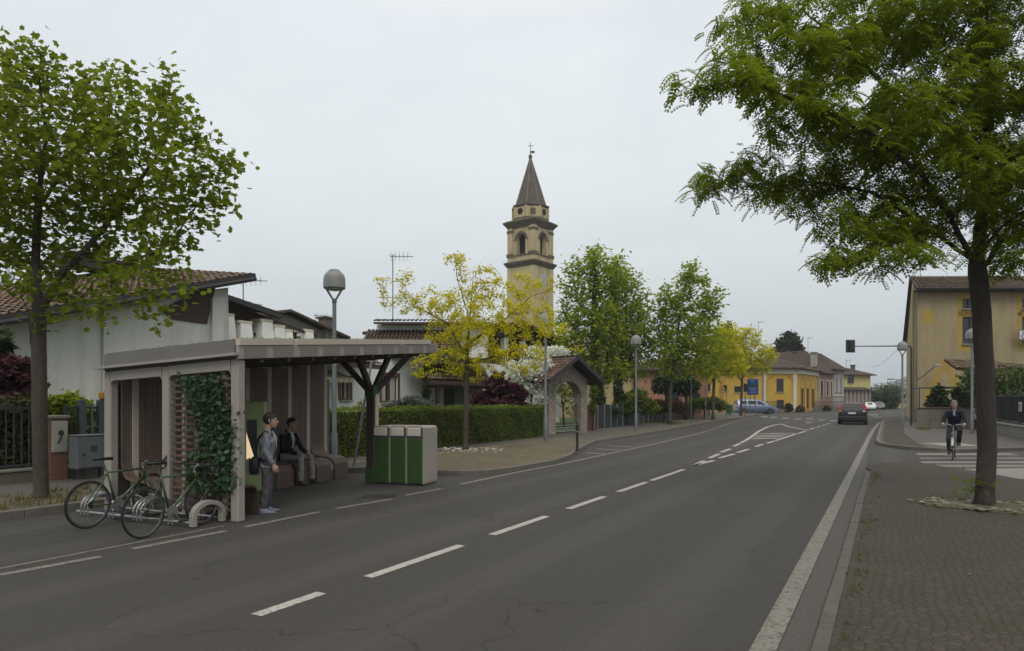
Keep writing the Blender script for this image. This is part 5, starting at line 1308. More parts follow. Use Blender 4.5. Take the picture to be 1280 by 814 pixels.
mb = MB(); tile_plane(mb, o_, e_-o_, bk2, 28, 2, .09, .02); r2 = mb.build('upper_roof', m_tile2, t, world=True, fix=False)
mb = MB(); q_ = Vector((-SA, CA, .08))*4.2; mb.extrude([o_+Vector((0, 0, -.12)), e_+Vector((0, 0, -.12)), e_+q_+Vector((0, 0, -.12)), o_+q_+Vector((CA*.8, SA*.8, -.12))], (0, 0, .10)); mb.build('fascia', m_wood, r2, world=True)
# timber loggia on the upper floor, mostly behind the golden tree
la, lb_ = onx(545, -21.6), onx(690, -21.6)
mb = MB(); mb.span((-21.6, la, 4.05), (-24, lb_, 5.9)); mb.build('loggia_back', m_wood, t, world=True)
mb = MB()
for i in range(7): yy = la+(lb_-la)*i/6; mb.box((-21.45, yy, 4.9), (.3, .55 if i % 2 else .3, 2.0))
build_parts(mb, 'loggia_pier', m_white_villa, t, world=True)
mb = MB(); mb.span((-21.35, la, 4.0), (-21.28, lb_, 4.12)); mb.span((-21.35, la, 4.85), (-21.28, lb_, 4.95))
for i in range(60): yy = la+(lb_-la)*i/60; mb.box((-21.31, yy, 4.45), (.03, .09, .8))
mb.build('balcony_rail', m_wood, t, world=True)
mb = MB(); ym = (la+lb_)/2+1.5
for s_ in (-1, 1): mb.extrude([(-20.7, ym, 6.75), (-20.7, ym+s_*(lb_-la)*.55, 5.75), (-20.7, ym+s_*(lb_-la)*.55, 5.95), (-20.7, ym, 6.95)], (-7, 0, 0))
mb.build('gable_roof', m_fascia, t, world=True)
mb = MB(); mb.extrude([(-21.3, ym, 6.7), (-21.3, ym+(lb_-la)*.48, 5.8), (-21.3, ym-(lb_-la)*.48, 5.8)], (-2, 0, 0)); mb.build('gable_boards', m_wood, t, world=True)
# porch on the right, small roof and awning on the left
pa, pb = onx(533, -19.0), onx(628, -19.0)
mb = MB(); tile_plane(mb, (-18.9, pa, 2.74), (0, pb-pa-1.5, 0), (-2.1, 2.7, .95), 26, 6, .1, .025); pr_ = mb.build('porch_roof', m_tiles, t, world=True, fix=False)
mb = MB(); mb.extrude([(-18.9, pa, 2.62), (-18.9, pb, 2.62), (-21, pb, 3.57), (-21, pa+2.7, 3.57)], (0, 0, .07)); mb.box((-18.86, (pa+pb)/2, 2.64), (.06, pb-pa, .2)); mb.build('fascia', m_wood, pr_, world=True)
mb = MB()
for yy in (pa+.25, pa+1.1, (pa+pb)/2+.4, pb-.2): mb.box((-19.15, yy, 1.37), (.2, .2, 2.55))
mb.box((-19.15, (pa+pb)/2, 2.5), (.18, pb-pa-.2, .2)); build_parts(mb, 'porch_post', m_wood, t, world=True)
d0_, d1_ = onx(556, -20.9), onx(602, -20.9); MB().box((-20.9, (d0_+d1_)/2, 1.3), (.1, d1_-d0_, 2.35)).build('porch_doors', m_wood, t, world=True)
MB().box((-20.8, pb-1.3, 1.3), (.12, 1.8, 2.35)).build('sliding_panel', M('grey_green_panel', (.13, .17, .16), .6, .15, 2, 25, 0), t, world=True)
sa, sb = onx(392, -19.6), onx(474, -19.6)
mb = MB(); tile_plane(mb, (-19.5, sa, 3.35), (0, sb-sa, 0), (-1.6, .6, .55), 20, 5, .1, .025); sr = mb.build('side_roof', m_tiles, t, world=True, fix=False)
mb = MB(); mb.extrude([(-19.5, sa, 3.2), (-19.5, sb, 3.2), (-21.1, sb, 3.75), (-21.1, sa, 3.75)], (0, 0, .08)); mb.box((-19.46, (sa+sb)/2, 3.25), (.07, sb-sa, .2)); mb.build('fascia', m_wood, sr, world=True)
aa, ab = onx(396, -19.9), onx(441, -19.9); mb = MB(); n = 22; top_, bot_ = [], []
for i in range(n+1):
    yy = aa+(ab-aa)*i/n; top_.append((-20.9, yy, 3.1)); bot_.append((-19.9, yy, 2.72))
sc_ = [(-19.88, aa+(ab-aa)*i/(n*2), 2.5+.06*abs(math.sin(i*PI/4))) for i in range(n*2+1)]
for i in range(n):
    mb.quad(top_[i], top_[i+1], bot_[i+1], bot_[i]); mb.add([bot_[i], bot_[i+1], sc_[2*i+2], sc_[2*i+1], sc_[2*i]], [(0, 1, 2, 3, 4)])
mw, nt_, b_ = new_mat('awning_stripes'); NN = NB(nt_); sp_ = NN.n('ShaderNodeSeparateXYZ'); NN.l(NN.coords('Object'), sp_.inputs[0]); NN.l(NN.ramp(NN.math('SINE', NN.math('MULTIPLY', sp_.outputs[1], 19)), [(.45, (.42, .38, .28)), (.55, (.30, .29, .17))]), b_.inputs['Base Color']); b_.inputs['Roughness'].default_value = .9
mb.build('awning', mw, t, world=True, fix=False)
mb = MB()
for u in (399, 417): q = vp(u, 500, -20.2); mb.box((-20.2, q.y, 1.4), (.12, .12, 2.5))
build_parts(mb, 'awning_post', m_darkpost, t, world=True)
mb = MB(); yy = onx(531, VX+.1); mb.tube([(VX+.1, yy, .1), (VX+.1, yy, 3.6), (VX+.5, yy-.15, 4.0)], .05, 6); mb.build('downpipe', m_wood, t, world=True)
fl = thing('flower_pot', 'pot of red and yellow flowers on the villa ledge behind the hedge', 'flower pot', (VX+1.6, onx(451, VX+1.6), 1.28))
MB().lathe([(.1, 0), (.15, .22), (.16, .24)], n=12).build('pot', M('terracotta', (.25, .11, .06), .85, .2, 4, 25, .1), fl)
V, F = leaves(np.random.RandomState(5), np.random.RandomState(5).normal(0, .09, (90, 3))+np.array([0, 0, .34]), OVAL, .09, .9); np_mesh('flowers', V, F, M_leaf('flower_mix', (.3, .05, .02), (.06, .09, .02), (.4, .28, .03), .2), fl)
MB().box((0, 0, -.66), (.35, .6, 1.3)).build('pedestal', m_white_villa, fl)
# ---- aerials
def antenna(label, base, h, n=5, dish=False):
    t = thing('tv_antenna', label, 'antenna', base, YAW); mb = MB(); mb.tube([(0, 0, 0), (0, 0, h)], .03, 6); mb.build('mast', m_steel, t)
    mb = MB(); mb.tube([(-.15, 0, h-.1), (1.1, .15, h-.1)], .02, 4)
    for i in range(n): x = -.1+i*1.15/n; mb.tube([(x, -.4+.05*i, h-.1), (x, .4-.05*i, h-.1)], .012, 4); mb.tube([(x, .02, h-.35), (x, .02, h+.15)], .01, 4)
    mb.tube([(-.8, 0, h*.38), (.9, 0, h*.36)], .016, 4)
    for i in range(5): mb.tube([(-.7+i*.35, -.25, h*.37), (-.7+i*.35, .25, h*.37)], .01, 4)
    mb.build('elements', m_steel, t)
    if dish: MB().lathe([(.01, 0), (.3, .04), (.5, .12), (.49, .14)], c=(.1, -.25, h*.12), n=18, axis='Y').build('dish', m_steel, t)
antenna('tall television aerial on the villa roof beside the golden tree', far(491, 36, 6.0), hgt(318, 36)-6.0)
antenna('television aerial with satellite dish behind the white house gable', far(304, 31, 5.6), hgt(348, 31)-5.6, dish=True)
antenna('short television aerial above the grey gable house', far(395, 48, 6.8), hgt(393, 48)-6.8)
antenna('television aerial on the roof beside the far cedar', far(948, 108, 7.5), hgt(402, 108)-7.5)
antenna('television aerial on the big brown hipped roof of the far pink house', far(1010, 118, 9.0), hgt(422, 118)-9.0)
antenna('television aerial over the far yellow corner house', far(1058, 132, 7.2), hgt(450, 132)-7.2)

# ---- church: campanile and nave wall
c0 = far(663, 101.5, 0); t = thing('church_tower', 'tall ochre church campanile with belfry arches and pointed dark spire', 'church tower', c0, YAW-R(38))
S = 4.95; h_ = S/2
def ring(r, z, n=4, a0=PI/4): return [(r*math.cos(a0+2*PI*k_/n), r*math.sin(a0+2*PI*k_/n), z) for k_ in range(n)]
q2 = math.sqrt(2)
MB().box((0, 0, 11), (S, S, 22.2)).build('shaft', m_tower, t)
mb = MB()
for sx, sy in ((-1, -1), (1, -1), (1, 1), (-1, 1)):
    for z0, z1 in ((.2, 22.0),): mb.box((sx*(h_-.38), sy*(h_-.38), (z0+z1)/2), (.92, .92, z1-z0))
build_parts(mb, 'corner_pier', m_tower, t)
MB().loft([ring((h_+.1)*q2, 22.05), ring((h_+.22)*q2, 22.25), ring((h_+.48)*q2, 22.6), ring((h_+.5)*q2, 22.8), ring((h_+.12)*q2, 22.95)]).build('lower_cornice', m_towerd, t)
# belfry walls with arched openings
def arch_poly(w, z0, zs, n=10): return [(-w, z0)]+[(-w*math.cos(PI*k_/n), zs+w*math.sin(PI*k_/n)) for k_ in range(n+1)]+[(w, z0)]
zb0, zb1 = 22.9, 28.3; aw, az0, azs = .82, 23.9, 26.3
for k_ in range(4):
    Rm = Matrix.Rotation(k_*PI/2, 3, 'Z'); hole = arch_poly(aw, az0, azs)
    mb = MB(); y_ = -h_+.12; W_2 = h_-.02
    out = [(-W_2, zb0), (W_2, zb0), (W_2, zb1), (-W_2, zb1)]
    def face(yy):
        b0_ = len(mb.v); L_ = [(-W_2, az0), (-W_2, azs)]
        pts = [(-W_2, zb0), (W_2, zb0), (W_2, az0), (aw, az0), (-aw, az0), (-W_2, az0)]; mb.add([Rm@Vector((p[0], yy, p[1])) for p in pts], [tuple(range(6))])
        hh = hole[1:-1]; mb.add([Rm@Vector((p[0], yy, p[1])) for p in [(-W_2, az0), (-aw, az0)]+hh[:6]+[(0, zb1), (-W_2, zb1)]], [tuple(range(10))])
        mb.add([Rm@Vector((p[0], yy, p[1])) for p in [(W_2, az0), (aw, az0)]+hh[:4:-1]+[(0, zb1), (W_2, zb1)]], [tuple(range(4+len(hh[:4:-1])))])
    face(y_); 
    for p, q in zip(hole, hole[1:]+hole[:1]): mb.quad(Rm@Vector((p[0], y_, p[1])), Rm@Vector((q[0], y_, q[1])), Rm@Vector((q[0], y_+.75, q[1])), Rm@Vector((p[0], y_+.75, p[1])))
    wl = mb.build('belfry_wall', m_tower, t, fix=False)
    mb = MB(); n = 12
    for i in range(n):
        a0, a1 = PI*i/n, PI*(i+1)/n
        p4 = [(-rr*math.cos(a_), azs+rr*math.sin(a_)) for rr, a_ in ((aw+.02, a0), (aw+.34, a0), (aw+.34, a1), (aw+.02, a1))]
        mb.extrude([Rm@Vector((p[0], y_-.12, p[1])) for p in p4], Rm@Vector((0, .14, 0)))
    for s_ in (-1, 1):
        mb.extrude([Rm@Vector((p[0], y_-.14, p[1])) for p in ((s_*(aw+.02), azs-.22), (s_*(aw+.5), azs-.22), (s_*(aw+.5), azs), (s_*(aw+.02), azs))], Rm@Vector((0, .16, 0)))
    mb.build('arch_moulding', m_towerd, wl)
    mb = MB()
    for s_ in (-1, 1): mb.extrude([Rm@Vector((p[0], y_-.1, p[1])) for p in ((s_*(aw+.05), az0), (s_*(aw+.38), az0), (s_*(aw+.38), azs-.22), (s_*(aw+.05), azs-.22))], Rm@Vector((0, .12, 0)))
    mb.build('jamb', m_tower, wl)
    mb = MB(); mb.extrude([Rm@Vector((p[0], y_-.16, p[1])) for p in ((-aw-.5, az0-.14), (aw+.5, az0-.14), (aw+.5, az0), (-aw-.5, az0))], Rm@Vector((0, .2, 0))); mb.build('sill', m_towerd, wl)
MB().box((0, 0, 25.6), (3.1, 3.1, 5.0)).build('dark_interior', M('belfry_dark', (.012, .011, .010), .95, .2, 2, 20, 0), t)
mb = MB()
for sx, sy in ((-1, -1), (1, -1), (1, 1), (-1, 1)): mb.box((sx*(h_-.42), sy*(h_-.42), (zb0+zb1)/2), (.98, .98, zb1-zb0))
build_parts(mb, 'belfry_pier', m_tower, t)
mb = MB()
for sx, sy in ((-1, -1), (1, -1), (1, 1), (-1, 1)):
    mb.box((sx*(h_-.40), sy*(h_-.40), 23.92), (1.16, 1.16, .5)); mb.box((sx*(h_-.41), sy*(h_-.41), 27.55), (1.1, 1.1, .36))
build_parts(mb, 'pier_moulding', m_towerd, t)
MB().loft([ring((h_+.06)*q2, 28.05), ring((h_+.2)*q2, 28.3), ring((h_+.55)*q2, 28.75), ring((h_+.62)*q2, 28.95), ring((h_+.15)*q2, 29.25)]).build('upper_cornice', m_towerd, t)
mb = MB(); R8 = 3.0*.93; mb.loft([ring(R8, 29.0, 8, PI/8), ring(R8, 31.2, 8, PI/8)]); dm = mb.build('drum', m_tower, t)
mb = MB(); mb.loft([ring(R8+.02, 31.12, 8, PI/8), ring(R8+.22, 31.35, 8, PI/8), ring(R8+.22, 31.48, 8, PI/8), ring(R8-.1, 31.6, 8, PI/8)]); mb.loft([ring(R8+.12, 29.1, 8, PI/8), ring(R8+.12, 29.5, 8, PI/8), ring(R8, 29.56, 8, PI/8)]); mb.build('drum_mouldings', m_towerd, dm)
ap = R8*math.cos(PI/8)
for k_ in range(8):
    Rm = Matrix.Rotation(k_*PI/4, 3, 'Z'); mb = MB()
    if k_ % 2 == 0: pl = [(.5*math.cos(a_), 30.4+.5*math.sin(a_)) for a_ in [2*PI*i/16 for i in range(16)]]
    else: pl = [(-.42, 29.8)]+[(-.42*math.cos(PI*i/8), 30.45+.42*math.sin(PI*i/8)) for i in range(9)]+[(.42, 29.8)]
    mb.extrude([Rm@Vector((p[0], -ap-.05, p[1])) for p in pl], Rm@Vector((0, .1, 0)))
    mb.build('oculus' if k_ % 2 == 0 else 'niche', bpy.data.materials['belfry_dark'] if k_ % 2 == 0 else m_towerd, dm)
    mb = MB(); mb.extrude([Rm@Vector((p[0]*1.28, -ap-.035, 30.35+(p[1]-30.35)*1.24)) for p in pl]+[], Rm@Vector((0, .03, 0))); mb.build('panel_ring', m_tower, dm)
mb = MB()
for k_ in range(8):
    a_ = PI/8+k_*PI/4; mb.tube([(R8*1.0*math.cos(a_), R8*math.sin(a_), 29.5), (R8*math.cos(a_), R8*math.sin(a_), 31.2)], .2, 6)
build_parts(mb, 'drum_pier', m_tower, dm)
mb = MB(); mb.loft([ring(2.62, 31.45, 8, PI/8), ring(2.4, 31.75, 8, PI/8), ring(.12, 39.1, 8, PI/8)]); sp = mb.build('spire', m_slate, t)
mb = MB()
for k_ in range(8):
    a_ = PI/8+k_*PI/4; mb.tube([(2.44*math.cos(a_), 2.44*math.sin(a_), 31.75), (.13*math.cos(a_), .13*math.sin(a_), 39.1)], .075, 5)
mb.build('ribs', M('spire_rib', (.20, .175, .145), .9, .25, 3, 20, .2), sp)
mb = MB(); mb.lathe([(.02, 38.9), (.22, 39.1), (.3, 39.4), (.22, 39.7), (.05, 39.85)], n=14); mb.build('ball', m_towerd, sp)
mb = MB(); mb.tube([(0, 0, 39.8), (0, 0, 41.6)], .045, 6); Rm = Matrix.Rotation(R(38), 3, 'Z')
mb.bar(Rm@Vector((-.42, 0, 41.1)), Rm@Vector((.42, 0, 41.1)), .07, .07); mb.extrude([Rm@Vector(p) for p in ((.05, 0, 39.95), (.7, 0, 40.0), (.62, 0, 40.15), (.7, 0, 40.3), (.05, 0, 40.35))], (0, .03, 0)); mb.build('cross_vane', m_rail, sp)
cl_ = MB().lathe([(.001, h_+.05), (.82, h_+.05), (.9, h_+.02), (.9, h_-.05)], c=(0, 0, 0), n=28, axis='X'); cl_.v = [(p[0], p[1]+.0, p[2]+20.0) for p in cl_.v]
cf = cl_.build('clock_face', M('clock_white', (.40, .42, .42), .6, .1, 3, 20, 0), t)
mb = MB()
for k_ in range(12):
    a_ = k_*PI/6; mb.box((h_+.06, .66*math.cos(a_), 20+.66*math.sin(a_)), (.02, .09, .09))
mb.bar((h_+.07, 0, 20), (h_+.07, .3, 20.45), .03, .07, (1, 0, 0)); mb.bar((h_+.07, 0, 20), (h_+.07, -.15, 19.65), .03, .08, (1, 0, 0)); mb.build('clock_hands', bpy.data.materials['sign_blue'], cf)
MB().box((-.4, -h_-.01, 17.8), (.5, .06, 1.3)).build('slit_window', bpy.data.materials['belfry_dark'], t)
mb = MB(); mb.box((0, -h_-.02, 15.0), (S+.1, .1, .3)); mb.box((h_+.02, 0, 15.0), (.1, S+.3, .3)); build_parts(mb, 'string_course', m_towerd, t)
# nave with cream side wall
yc = 62; a, b = far(668, yc, .1), far(792, yc, .1); L = (b-a).length; t = thing('church_nave', 'cream rendered church building with tiled roof behind the old pollarded trees', 'church', a, YAW)
hN = hgt(446, yc)
mb = MB(); wall_face(mb, (0, 0, 0), (1, 0, 0), L, hN, [(1.2, 2.2, 2.2, 4.2), (5.2, 2.2, 6.2, 4.2)], .2); mb.extrude([(L, 0, 0), (L, 14, 0), (L, 14, hN-2.3), (L, 0, hN)], (-.2, 0, 0)); mb.quad((0, .25, 0), (L, .25, 0), (L, .25, hN), (0, .25, hN)); mb.build('wall', m_cream, t, fix=False)
for hl in ((1.2, 2.2, 2.2, 4.2), (5.2, 2.2, 6.2, 4.2)):
    mb = MB(); mb.box(((hl[0]+hl[2])/2, .17, (hl[1]+hl[3])/2), (1.0, .03, 2.0)); wn_ = mb.build('window', m_pane, t); MB().box(((hl[0]+hl[2])/2, .0, hl[1]-.06), (1.3, .3, .1)).build('sill', m_sill, wn_)
mb = MB(); tile_plane(mb, (-.6, -.5, hN), (L+1.2, 0, 0), (0, 5.0, 1.6), 44, 14, .11); mb.build('roof', m_tile2, t, fix=False); mb = MB(); mb.box((L/2, -.46, hN-.1), (L+1.2, .1, .22)); mb.build('eave', m_wood, t)
yc = 66; a = far(784, yc, .1); t = thing('sacristy', 'low cream annex with steep tiled roof edge right of the church', 'church', a, YAW); w_ = 14/FOC*yc
mb = MB(); mb.extrude([(0, 0, 0), (w_, 0, 0), (w_, 0, hgt(478, yc)-.1), (0, 0, hgt(458, yc)-.1)], (0, 6, 0)); mb.build('wall', m_cream, t); mb = MB(); mb.bar((-.3, 2.8, hgt(456, yc)), (w_+.4, 2.8, hgt(480, yc)), 6.4, .18, (0, 0, 1)); mb.build('roof', m_tile2, t)
# ---- generic far houses, local x along the facade, y away from the street
def far_house(name, label, a, az, Wd, Dp, H, wallm, roofm, over=.5, rh=2.0, holes=(), wm=m_woodw, side_holes=(), hip=True, surround=None, side_mat=None, win=True, shut=None, group=None):
    t = thing(name, label, 'house', a, az, group)
    mb = MB(); wall_face(mb, (0, 0, 0), (1, 0, 0), Wd, H, holes, .2); mb.quad((0, .22, 0), (Wd, .22, 0), (Wd, .22, H), (0, .22, H)); mb.quad((0, 0, 0), (0, 0, H), (0, Dp, H), (0, Dp, 0)); mb.quad((0, Dp, 0), (0, Dp, H), (Wd, Dp, H), (Wd, Dp, 0))
    if side_mat is None: wall_face(mb, (Wd, 0, 0), (0, 1, 0), Dp, H, side_holes, .2); mb.quad((Wd-.22, 0, 0), (Wd-.22, Dp, 0), (Wd-.22, Dp, H), (Wd-.22, 0, H))
    mb.build('wall', wallm, t, fix=False)
    if side_mat is not None:
        mb = MB(); wall_face(mb, (Wd, 0, 0), (0, 1, 0), Dp, H, side_holes, .2); mb.quad((Wd-.22, 0, 0), (Wd-.22, Dp, 0), (Wd-.22, Dp, H), (Wd-.22, 0, H)); mb.build('side_wall', side_mat, t, fix=False)
    def lw(o, du, hl):
        a_, c_, b_, d_ = hl; o, du = Vector(o), Vector(du); inn = Vector((0, 0, 1)).cross(du); az_ = math.atan2(du.y, du.x)
        P = lambda u, v, k_: o+du*u+Vector((0, 0, v))+inn*k_
        mb = MB()
        for u0, v0, u1, v1 in ((a_, c_, a_+.08, d_), (b_-.08, c_, b_, d_), (a_+.08, d_-.08, b_-.08, d_), (a_+.08, c_, b_-.08, c_+.08), ((a_+b_)/2-.03, c_+.08, (a_+b_)/2+.03, d_-.08)): mb.box(P((u0+u1)/2, (v0+v1)/2, .12), (u1-u0, .06, v1-v0), az_)
        w = mb.build('window', wm, t); MB().quad(P(a_, c_, .15), P(b_, c_, .15), P(b_, d_, .15), P(a_, d_, .15)).build('pane', m_pane, w); MB().box(P((a_+b_)/2, c_-.05, -.02), (b_-a_+.2, .28, .1), az_).build('sill', m_sill, w)
        if shut is not None:
            mb = MB()
            for u0 in (a_-.3, b_+.3): mb.box(P(u0, (c_+d_)/2, -.04), (.55, .05, d_-c_), az_)
            build_parts(mb, 'shutter', shut, w)
        if surround is not None:
            mb = MB()
            for u0, v0, u1, v1 in ((a_-.14, c_, a_, d_), (b_, c_, b_+.14, d_), (a_-.14, d_, b_+.14, d_+.14)): mb.box(P((u0+u1)/2, (v0+v1)/2, -.01), (u1-u0, .04, v1-v0), az_)
            mb.build('surround', surround, w)
    if win:
        for hl in holes: lw((0, 0, 0), (1, 0, 0), hl)
        for hl in side_holes: lw((Wd, 0, 0), (0, 1, 0), hl)
    o = over; k_ = min(Wd, Dp)/2+o
    E = [(-o, -o), (Wd+o, -o), (Wd+o, Dp+o), (-o, Dp+o)]
    if Wd >= Dp: r0, r1 = ((-o+k_, Dp/2), (Wd+o-k_, Dp/2)) if hip else ((-o, Dp/2), (Wd+o, Dp/2))
    else: r0, r1 = ((Wd/2, -o+k_), (Wd/2, Dp+o-k_)) if hip else ((Wd/2, -o), (Wd/2, Dp+o))
    mb = MB(); v_ = [(p[0], p[1], H) for p in E]+[(p[0], p[1], H+.16) for p in E]+[(r0[0], r0[1], H+.16+rh), (r1[0], r1[1], H+.16+rh)]
    f_ = [(3, 2, 1, 0), (0, 1, 5, 4), (1, 2, 6, 5), (2, 3, 7, 6), (3, 0, 4, 7)]
    f_ += [(4, 5, 9, 8), (5, 6, 9), (6, 7, 8, 9), (7, 4, 8)] if Wd >= Dp else [(4, 5, 8), (5, 6, 9, 8), (6, 7, 9), (7, 4, 8, 9)]
    mb.add(v_, f_); rf = mb.build('roof', roofm, t)
    return t, rf
def chimney(t, rf, x, y, z, w=.6, h=1.6, mat=None):
    c = MB().box((x, y, z+h/2), (w, w, h)).build('chimney', mat or m_oldwall, rf); MB().box((x, y, z+h+.06), (w+.25, w+.25, .12)).build('cap', m_roof_far, c)
# yellow municipal building, two wings of the facade facing the camera
yc = 98; kx = yc/FOC
uL, uR = 868, 997; a = far(uL, yc, 0); Wd = (uR-uL)*kx
fx = lambda u: (u-uL)*kx
fz = lambda v: hgt(v, yc)
hol = [(fx(970.5), fz(490), fx(979.5), fz(473.5)), (fx(971), fz(512), fx(980), fz(500)), (fx(918), fz(490.5), fx(926), fz(483)), (fx(900), fz(489), fx(909), fz(481.5)), (fx(934), fz(491), fx(940), fz(480)), (fx(880), fz(489), fx(888), fz(480))]
t, rf = far_house('yellow_building', 'yellow arcaded building with cream cornice at the far crossing', a, YAW, Wd, 16, fz(461), m_yellow, m_roof_far, .9, 2.2, hol, m_wood)
MB().box((Wd/2, -.06, fz(464.2)), (Wd+.3, .3, .75)).build('cornice', m_trim, t)
mb = MB()
for u in (955, 993.5): mb.box((fx(u), -.05, fz(488)), (.55, .16, fz(463)-.2))
build_parts(mb, 'pilaster', m_trim, t)
for cxu, ru, zs in ((975, 17, 484), (922, 20, 486), (885, 18, 486)):
    mb = MB(); n = 14; rr = ru*kx; z_ = fz(zs)
    for i in range(n):
        a0, a1 = PI*i/n, PI*(i+1)/n; mb.extrude([(fx(cxu)-r_*math.cos(q_), -.06, z_+r_*.95*math.sin(q_)) for r_, q_ in ((rr, a0), (rr+.22, a0), (rr+.22, a1), (rr, a1))], (0, .08, 0))
    for s_ in (-1, 1): mb.box((fx(cxu)+s_*(rr+.1), -.04, z_/2), (.2, .09, z_)); mb.box((fx(cxu)+s_*(rr+.1), -.06, z_), (.5, .13, .22))
    mb.build('blind_arch', M('arch_ochre', (.37, .20, .035), .9, .15, 2, 20, .1) if cxu == 975 else bpy.data.materials['arch_ochre'], t)
mb = MB(); mb.tube([(fx(953.5), -.12, 0), (fx(953.5), -.12, fz(462))], .09, 6); mb.build('downpipe', m_steel, t)
# the side street front of the yellow building
c1 = far(997, yc, 0); c2 = far(1021.5, 107.5, 0); d = (c2-c1); L = d.length; az = math.atan2(d.y, d.x)
t, rf = far_house('yellow_wing', 'yellow side wing with tall narrow arches along the far road', c1, az, L, 9, fz(461.5), m_yellow, m_roof_far, .7, 1.9, [(L*.18, .5, L*.30, 3.6), (L*.45, .5, L*.57, 3.6), (L*.72, .5, L*.84, 3.6)], m_wood)
MB().box((L/2, -.08, fz(464.2)), (L+.2, .3, .7)).build('cornice', m_trim, t)
mb = MB()
for q_ in (.24, .51, .78):
    for i in range(8):
        a0, a1 = PI*i/8, PI*(i+1)/8; mb.extrude([(L*q_-r_*math.cos(s_), -.06, 4.2+r_*math.sin(s_)) for r_, s_ in ((.95, a0), (1.2, a0), (1.2, a1), (.95, a1))], (0, .08, 0))
    for s_ in (-1, 1): mb.box((L*q_+s_*1.07, -.03, 2.1), (.24, .08, 4.2))
mb.build('blind_arch', bpy.data.materials['arch_ochre'], t)
# the tall brown hipped roof behind, pink brick front, grey front
c3 = far(1022, 108, 0); c4_ = far(1041, 112.5, 0); d = c4_-c3; L = d.length; az = math.atan2(d.y, d.x)
t, rf = far_house('brick_house', 'old pink brick house with narrow dark windows and white chimney along the far road', c3, az, L, 12, hgt(467, 109), m_brickpink, m_roof_far, .6, 3.9, [(L*.2, 2.4, L*.36, 5.0), (L*.58, 2.4, L*.72, 5.0), (L*.86, 2.4, L*.97, 5.0)], m_wood, surround=m_trim)
zc_ = hgt(467, 109); chimney(t, rf, L*.12, .9, zc_-.2, .8, 3.6, m_greyw); chimney(t, rf, L*.5, 5, zc_+2.6, .6, 1.2)
MB().box((-.15, -.12, zc_/2), (.5, .3, zc_)).build('pilaster', m_greyw, t)
c5 = far(1041.3, 112.6, 0); c6 = far(1055, 117, 0); d = c6-c5; L = d.length; az = math.atan2(d.y, d.x)
t, rf = far_house('grey_house', 'narrow grey white house with pale shutters along the far road', c5, az, L, 10, hgt(463, 114), m_greyw, m_roof_far, .7, 3.0, [(L*.22, 3.2, L*.38, 5.6), (L*.62, 3.2, L*.78, 5.6)], m_pale, shut=m_pale)
MB().box((L/2, -.05, 2.6), (L, .15, .2)).build('string_course', m_trim, t); chimney(t, rf, L*.5, 4, hgt(463, 114)+1.6, .6, 1.2)
c7 = far(1052, 125, 0); c8 = far(1088, 128, 0); d = c8-c7; L = d.length; az = math.atan2(d.y, d.x)
t, rf = far_house('corner_house', 'pale yellow corner house with brown roof above the red brick arcade', c7, az, L, 10, hgt(469.5, 127), mat_plaster('pale_yellow_render', (.62, .52, .22), (.48, .40, .19)), m_roof_far, .8, 1.8, [(L*.2, 5.0, L*.42, 6.7)], m_wood, side_mat=m_brickpink, side_holes=[(2, 1.0, 3, 3)])
chimney(t, rf, L*.25, 4, hgt(469.5, 127)+.9, .6, 1.5); chimney(t, rf, L*.85, 3, hgt(469.5, 127)+.6, .6, 1.5)
mb = MB(); mb.box((L+.5, 2, 4.6), (1.2, 2.4, .1)); bl = mb.build('balcony', m_greyw, t); MB().box((L+1.0, 2, 5.1), (.06, 2.4, .9)).build('railing', m_rail, bl)
c9 = far(1054, 119.5, 0); c10 = far(1088, 123.5, 0); d = c10-c9; L = d.length; az = math.atan2(d.y, d.x)
t = thing('brick_arcade', 'low red brick arcade wall with pale piers along the far road', 'wall', c9, az); hA = hgt(487, 121)
MB().box((L/2, .6, hA/2), (L, .5, hA)).build('wall', m_brickpink, t)
mb = MB(); n = 7
for i in range(n+1): mb.box((L*i/n, .2, hA/2), (.35, .35, hA))
build_parts(mb, 'pier', m_greyw, t); mb = MB(); mb.extrude([(-.4, -.3, hA), (-.4, 1.4, hA+.5), (-.4, 1.4, hA+.35), (-.4, -.3, hA-.15)], (L+.8, 0, 0)); mb.build('tile_coping', m_roof_far, t)
# pink house behind the panel fence
yc = 62; a = far(796, yc, 0); Wd = (885-796)/FOC*yc
t, rf = far_house('pink_house', 'pink rendered house with brown roof behind the panel fence', a, YAW, Wd, 9, hgt(464, yc), m_pink, m_roof_far, .6, 1.4, [(2.85, .9, 4.0, 3.6), (4.9, .9, 6.0, 2.4)], m_wood)
# cream house beyond and far houses at the end of the road
for (u0, u1, vt, yc, mt, lb, shf) in [(1119, 1130, 488, 142, mat_plaster('straw_render', (.55, .46, .22), (.4, .33, .17)), 'small far yellow house with tiled roof at the end of the road', .25), (1113.5, 1118, 492, 142, m_greyw, 'tiny far white house left of the far yellow house', .2), (1098, 1108, 496, 185, m_pink, 'tiny far pink house among trees at the end of the road', .25)]:
    a = far(u0, yc, 0); Wd = (u1-u0)/FOC*yc
    t, rf = far_house('far_house', lb, a, YAW, Wd, 2.5, hgt(vt, yc), mt, m_roof_far, .3, .5, [(Wd*.2, 2.2, Wd*.38, 3.4), (Wd*.6, 2.2, Wd*.78, 3.4)], m_wood, group='small houses at the end of the road')
mb = MB(); p_, q_ = far(950, 94.5, 0), far(1056, 113, 0)
t = thing('street_wall', 'low grey street wall with railing before the yellow building', 'wall', p_, YAW); Lw = (q_-p_).length; dd = q_-p_; t.rotation_euler = (0, 0, math.atan2(dd.y, dd.x))
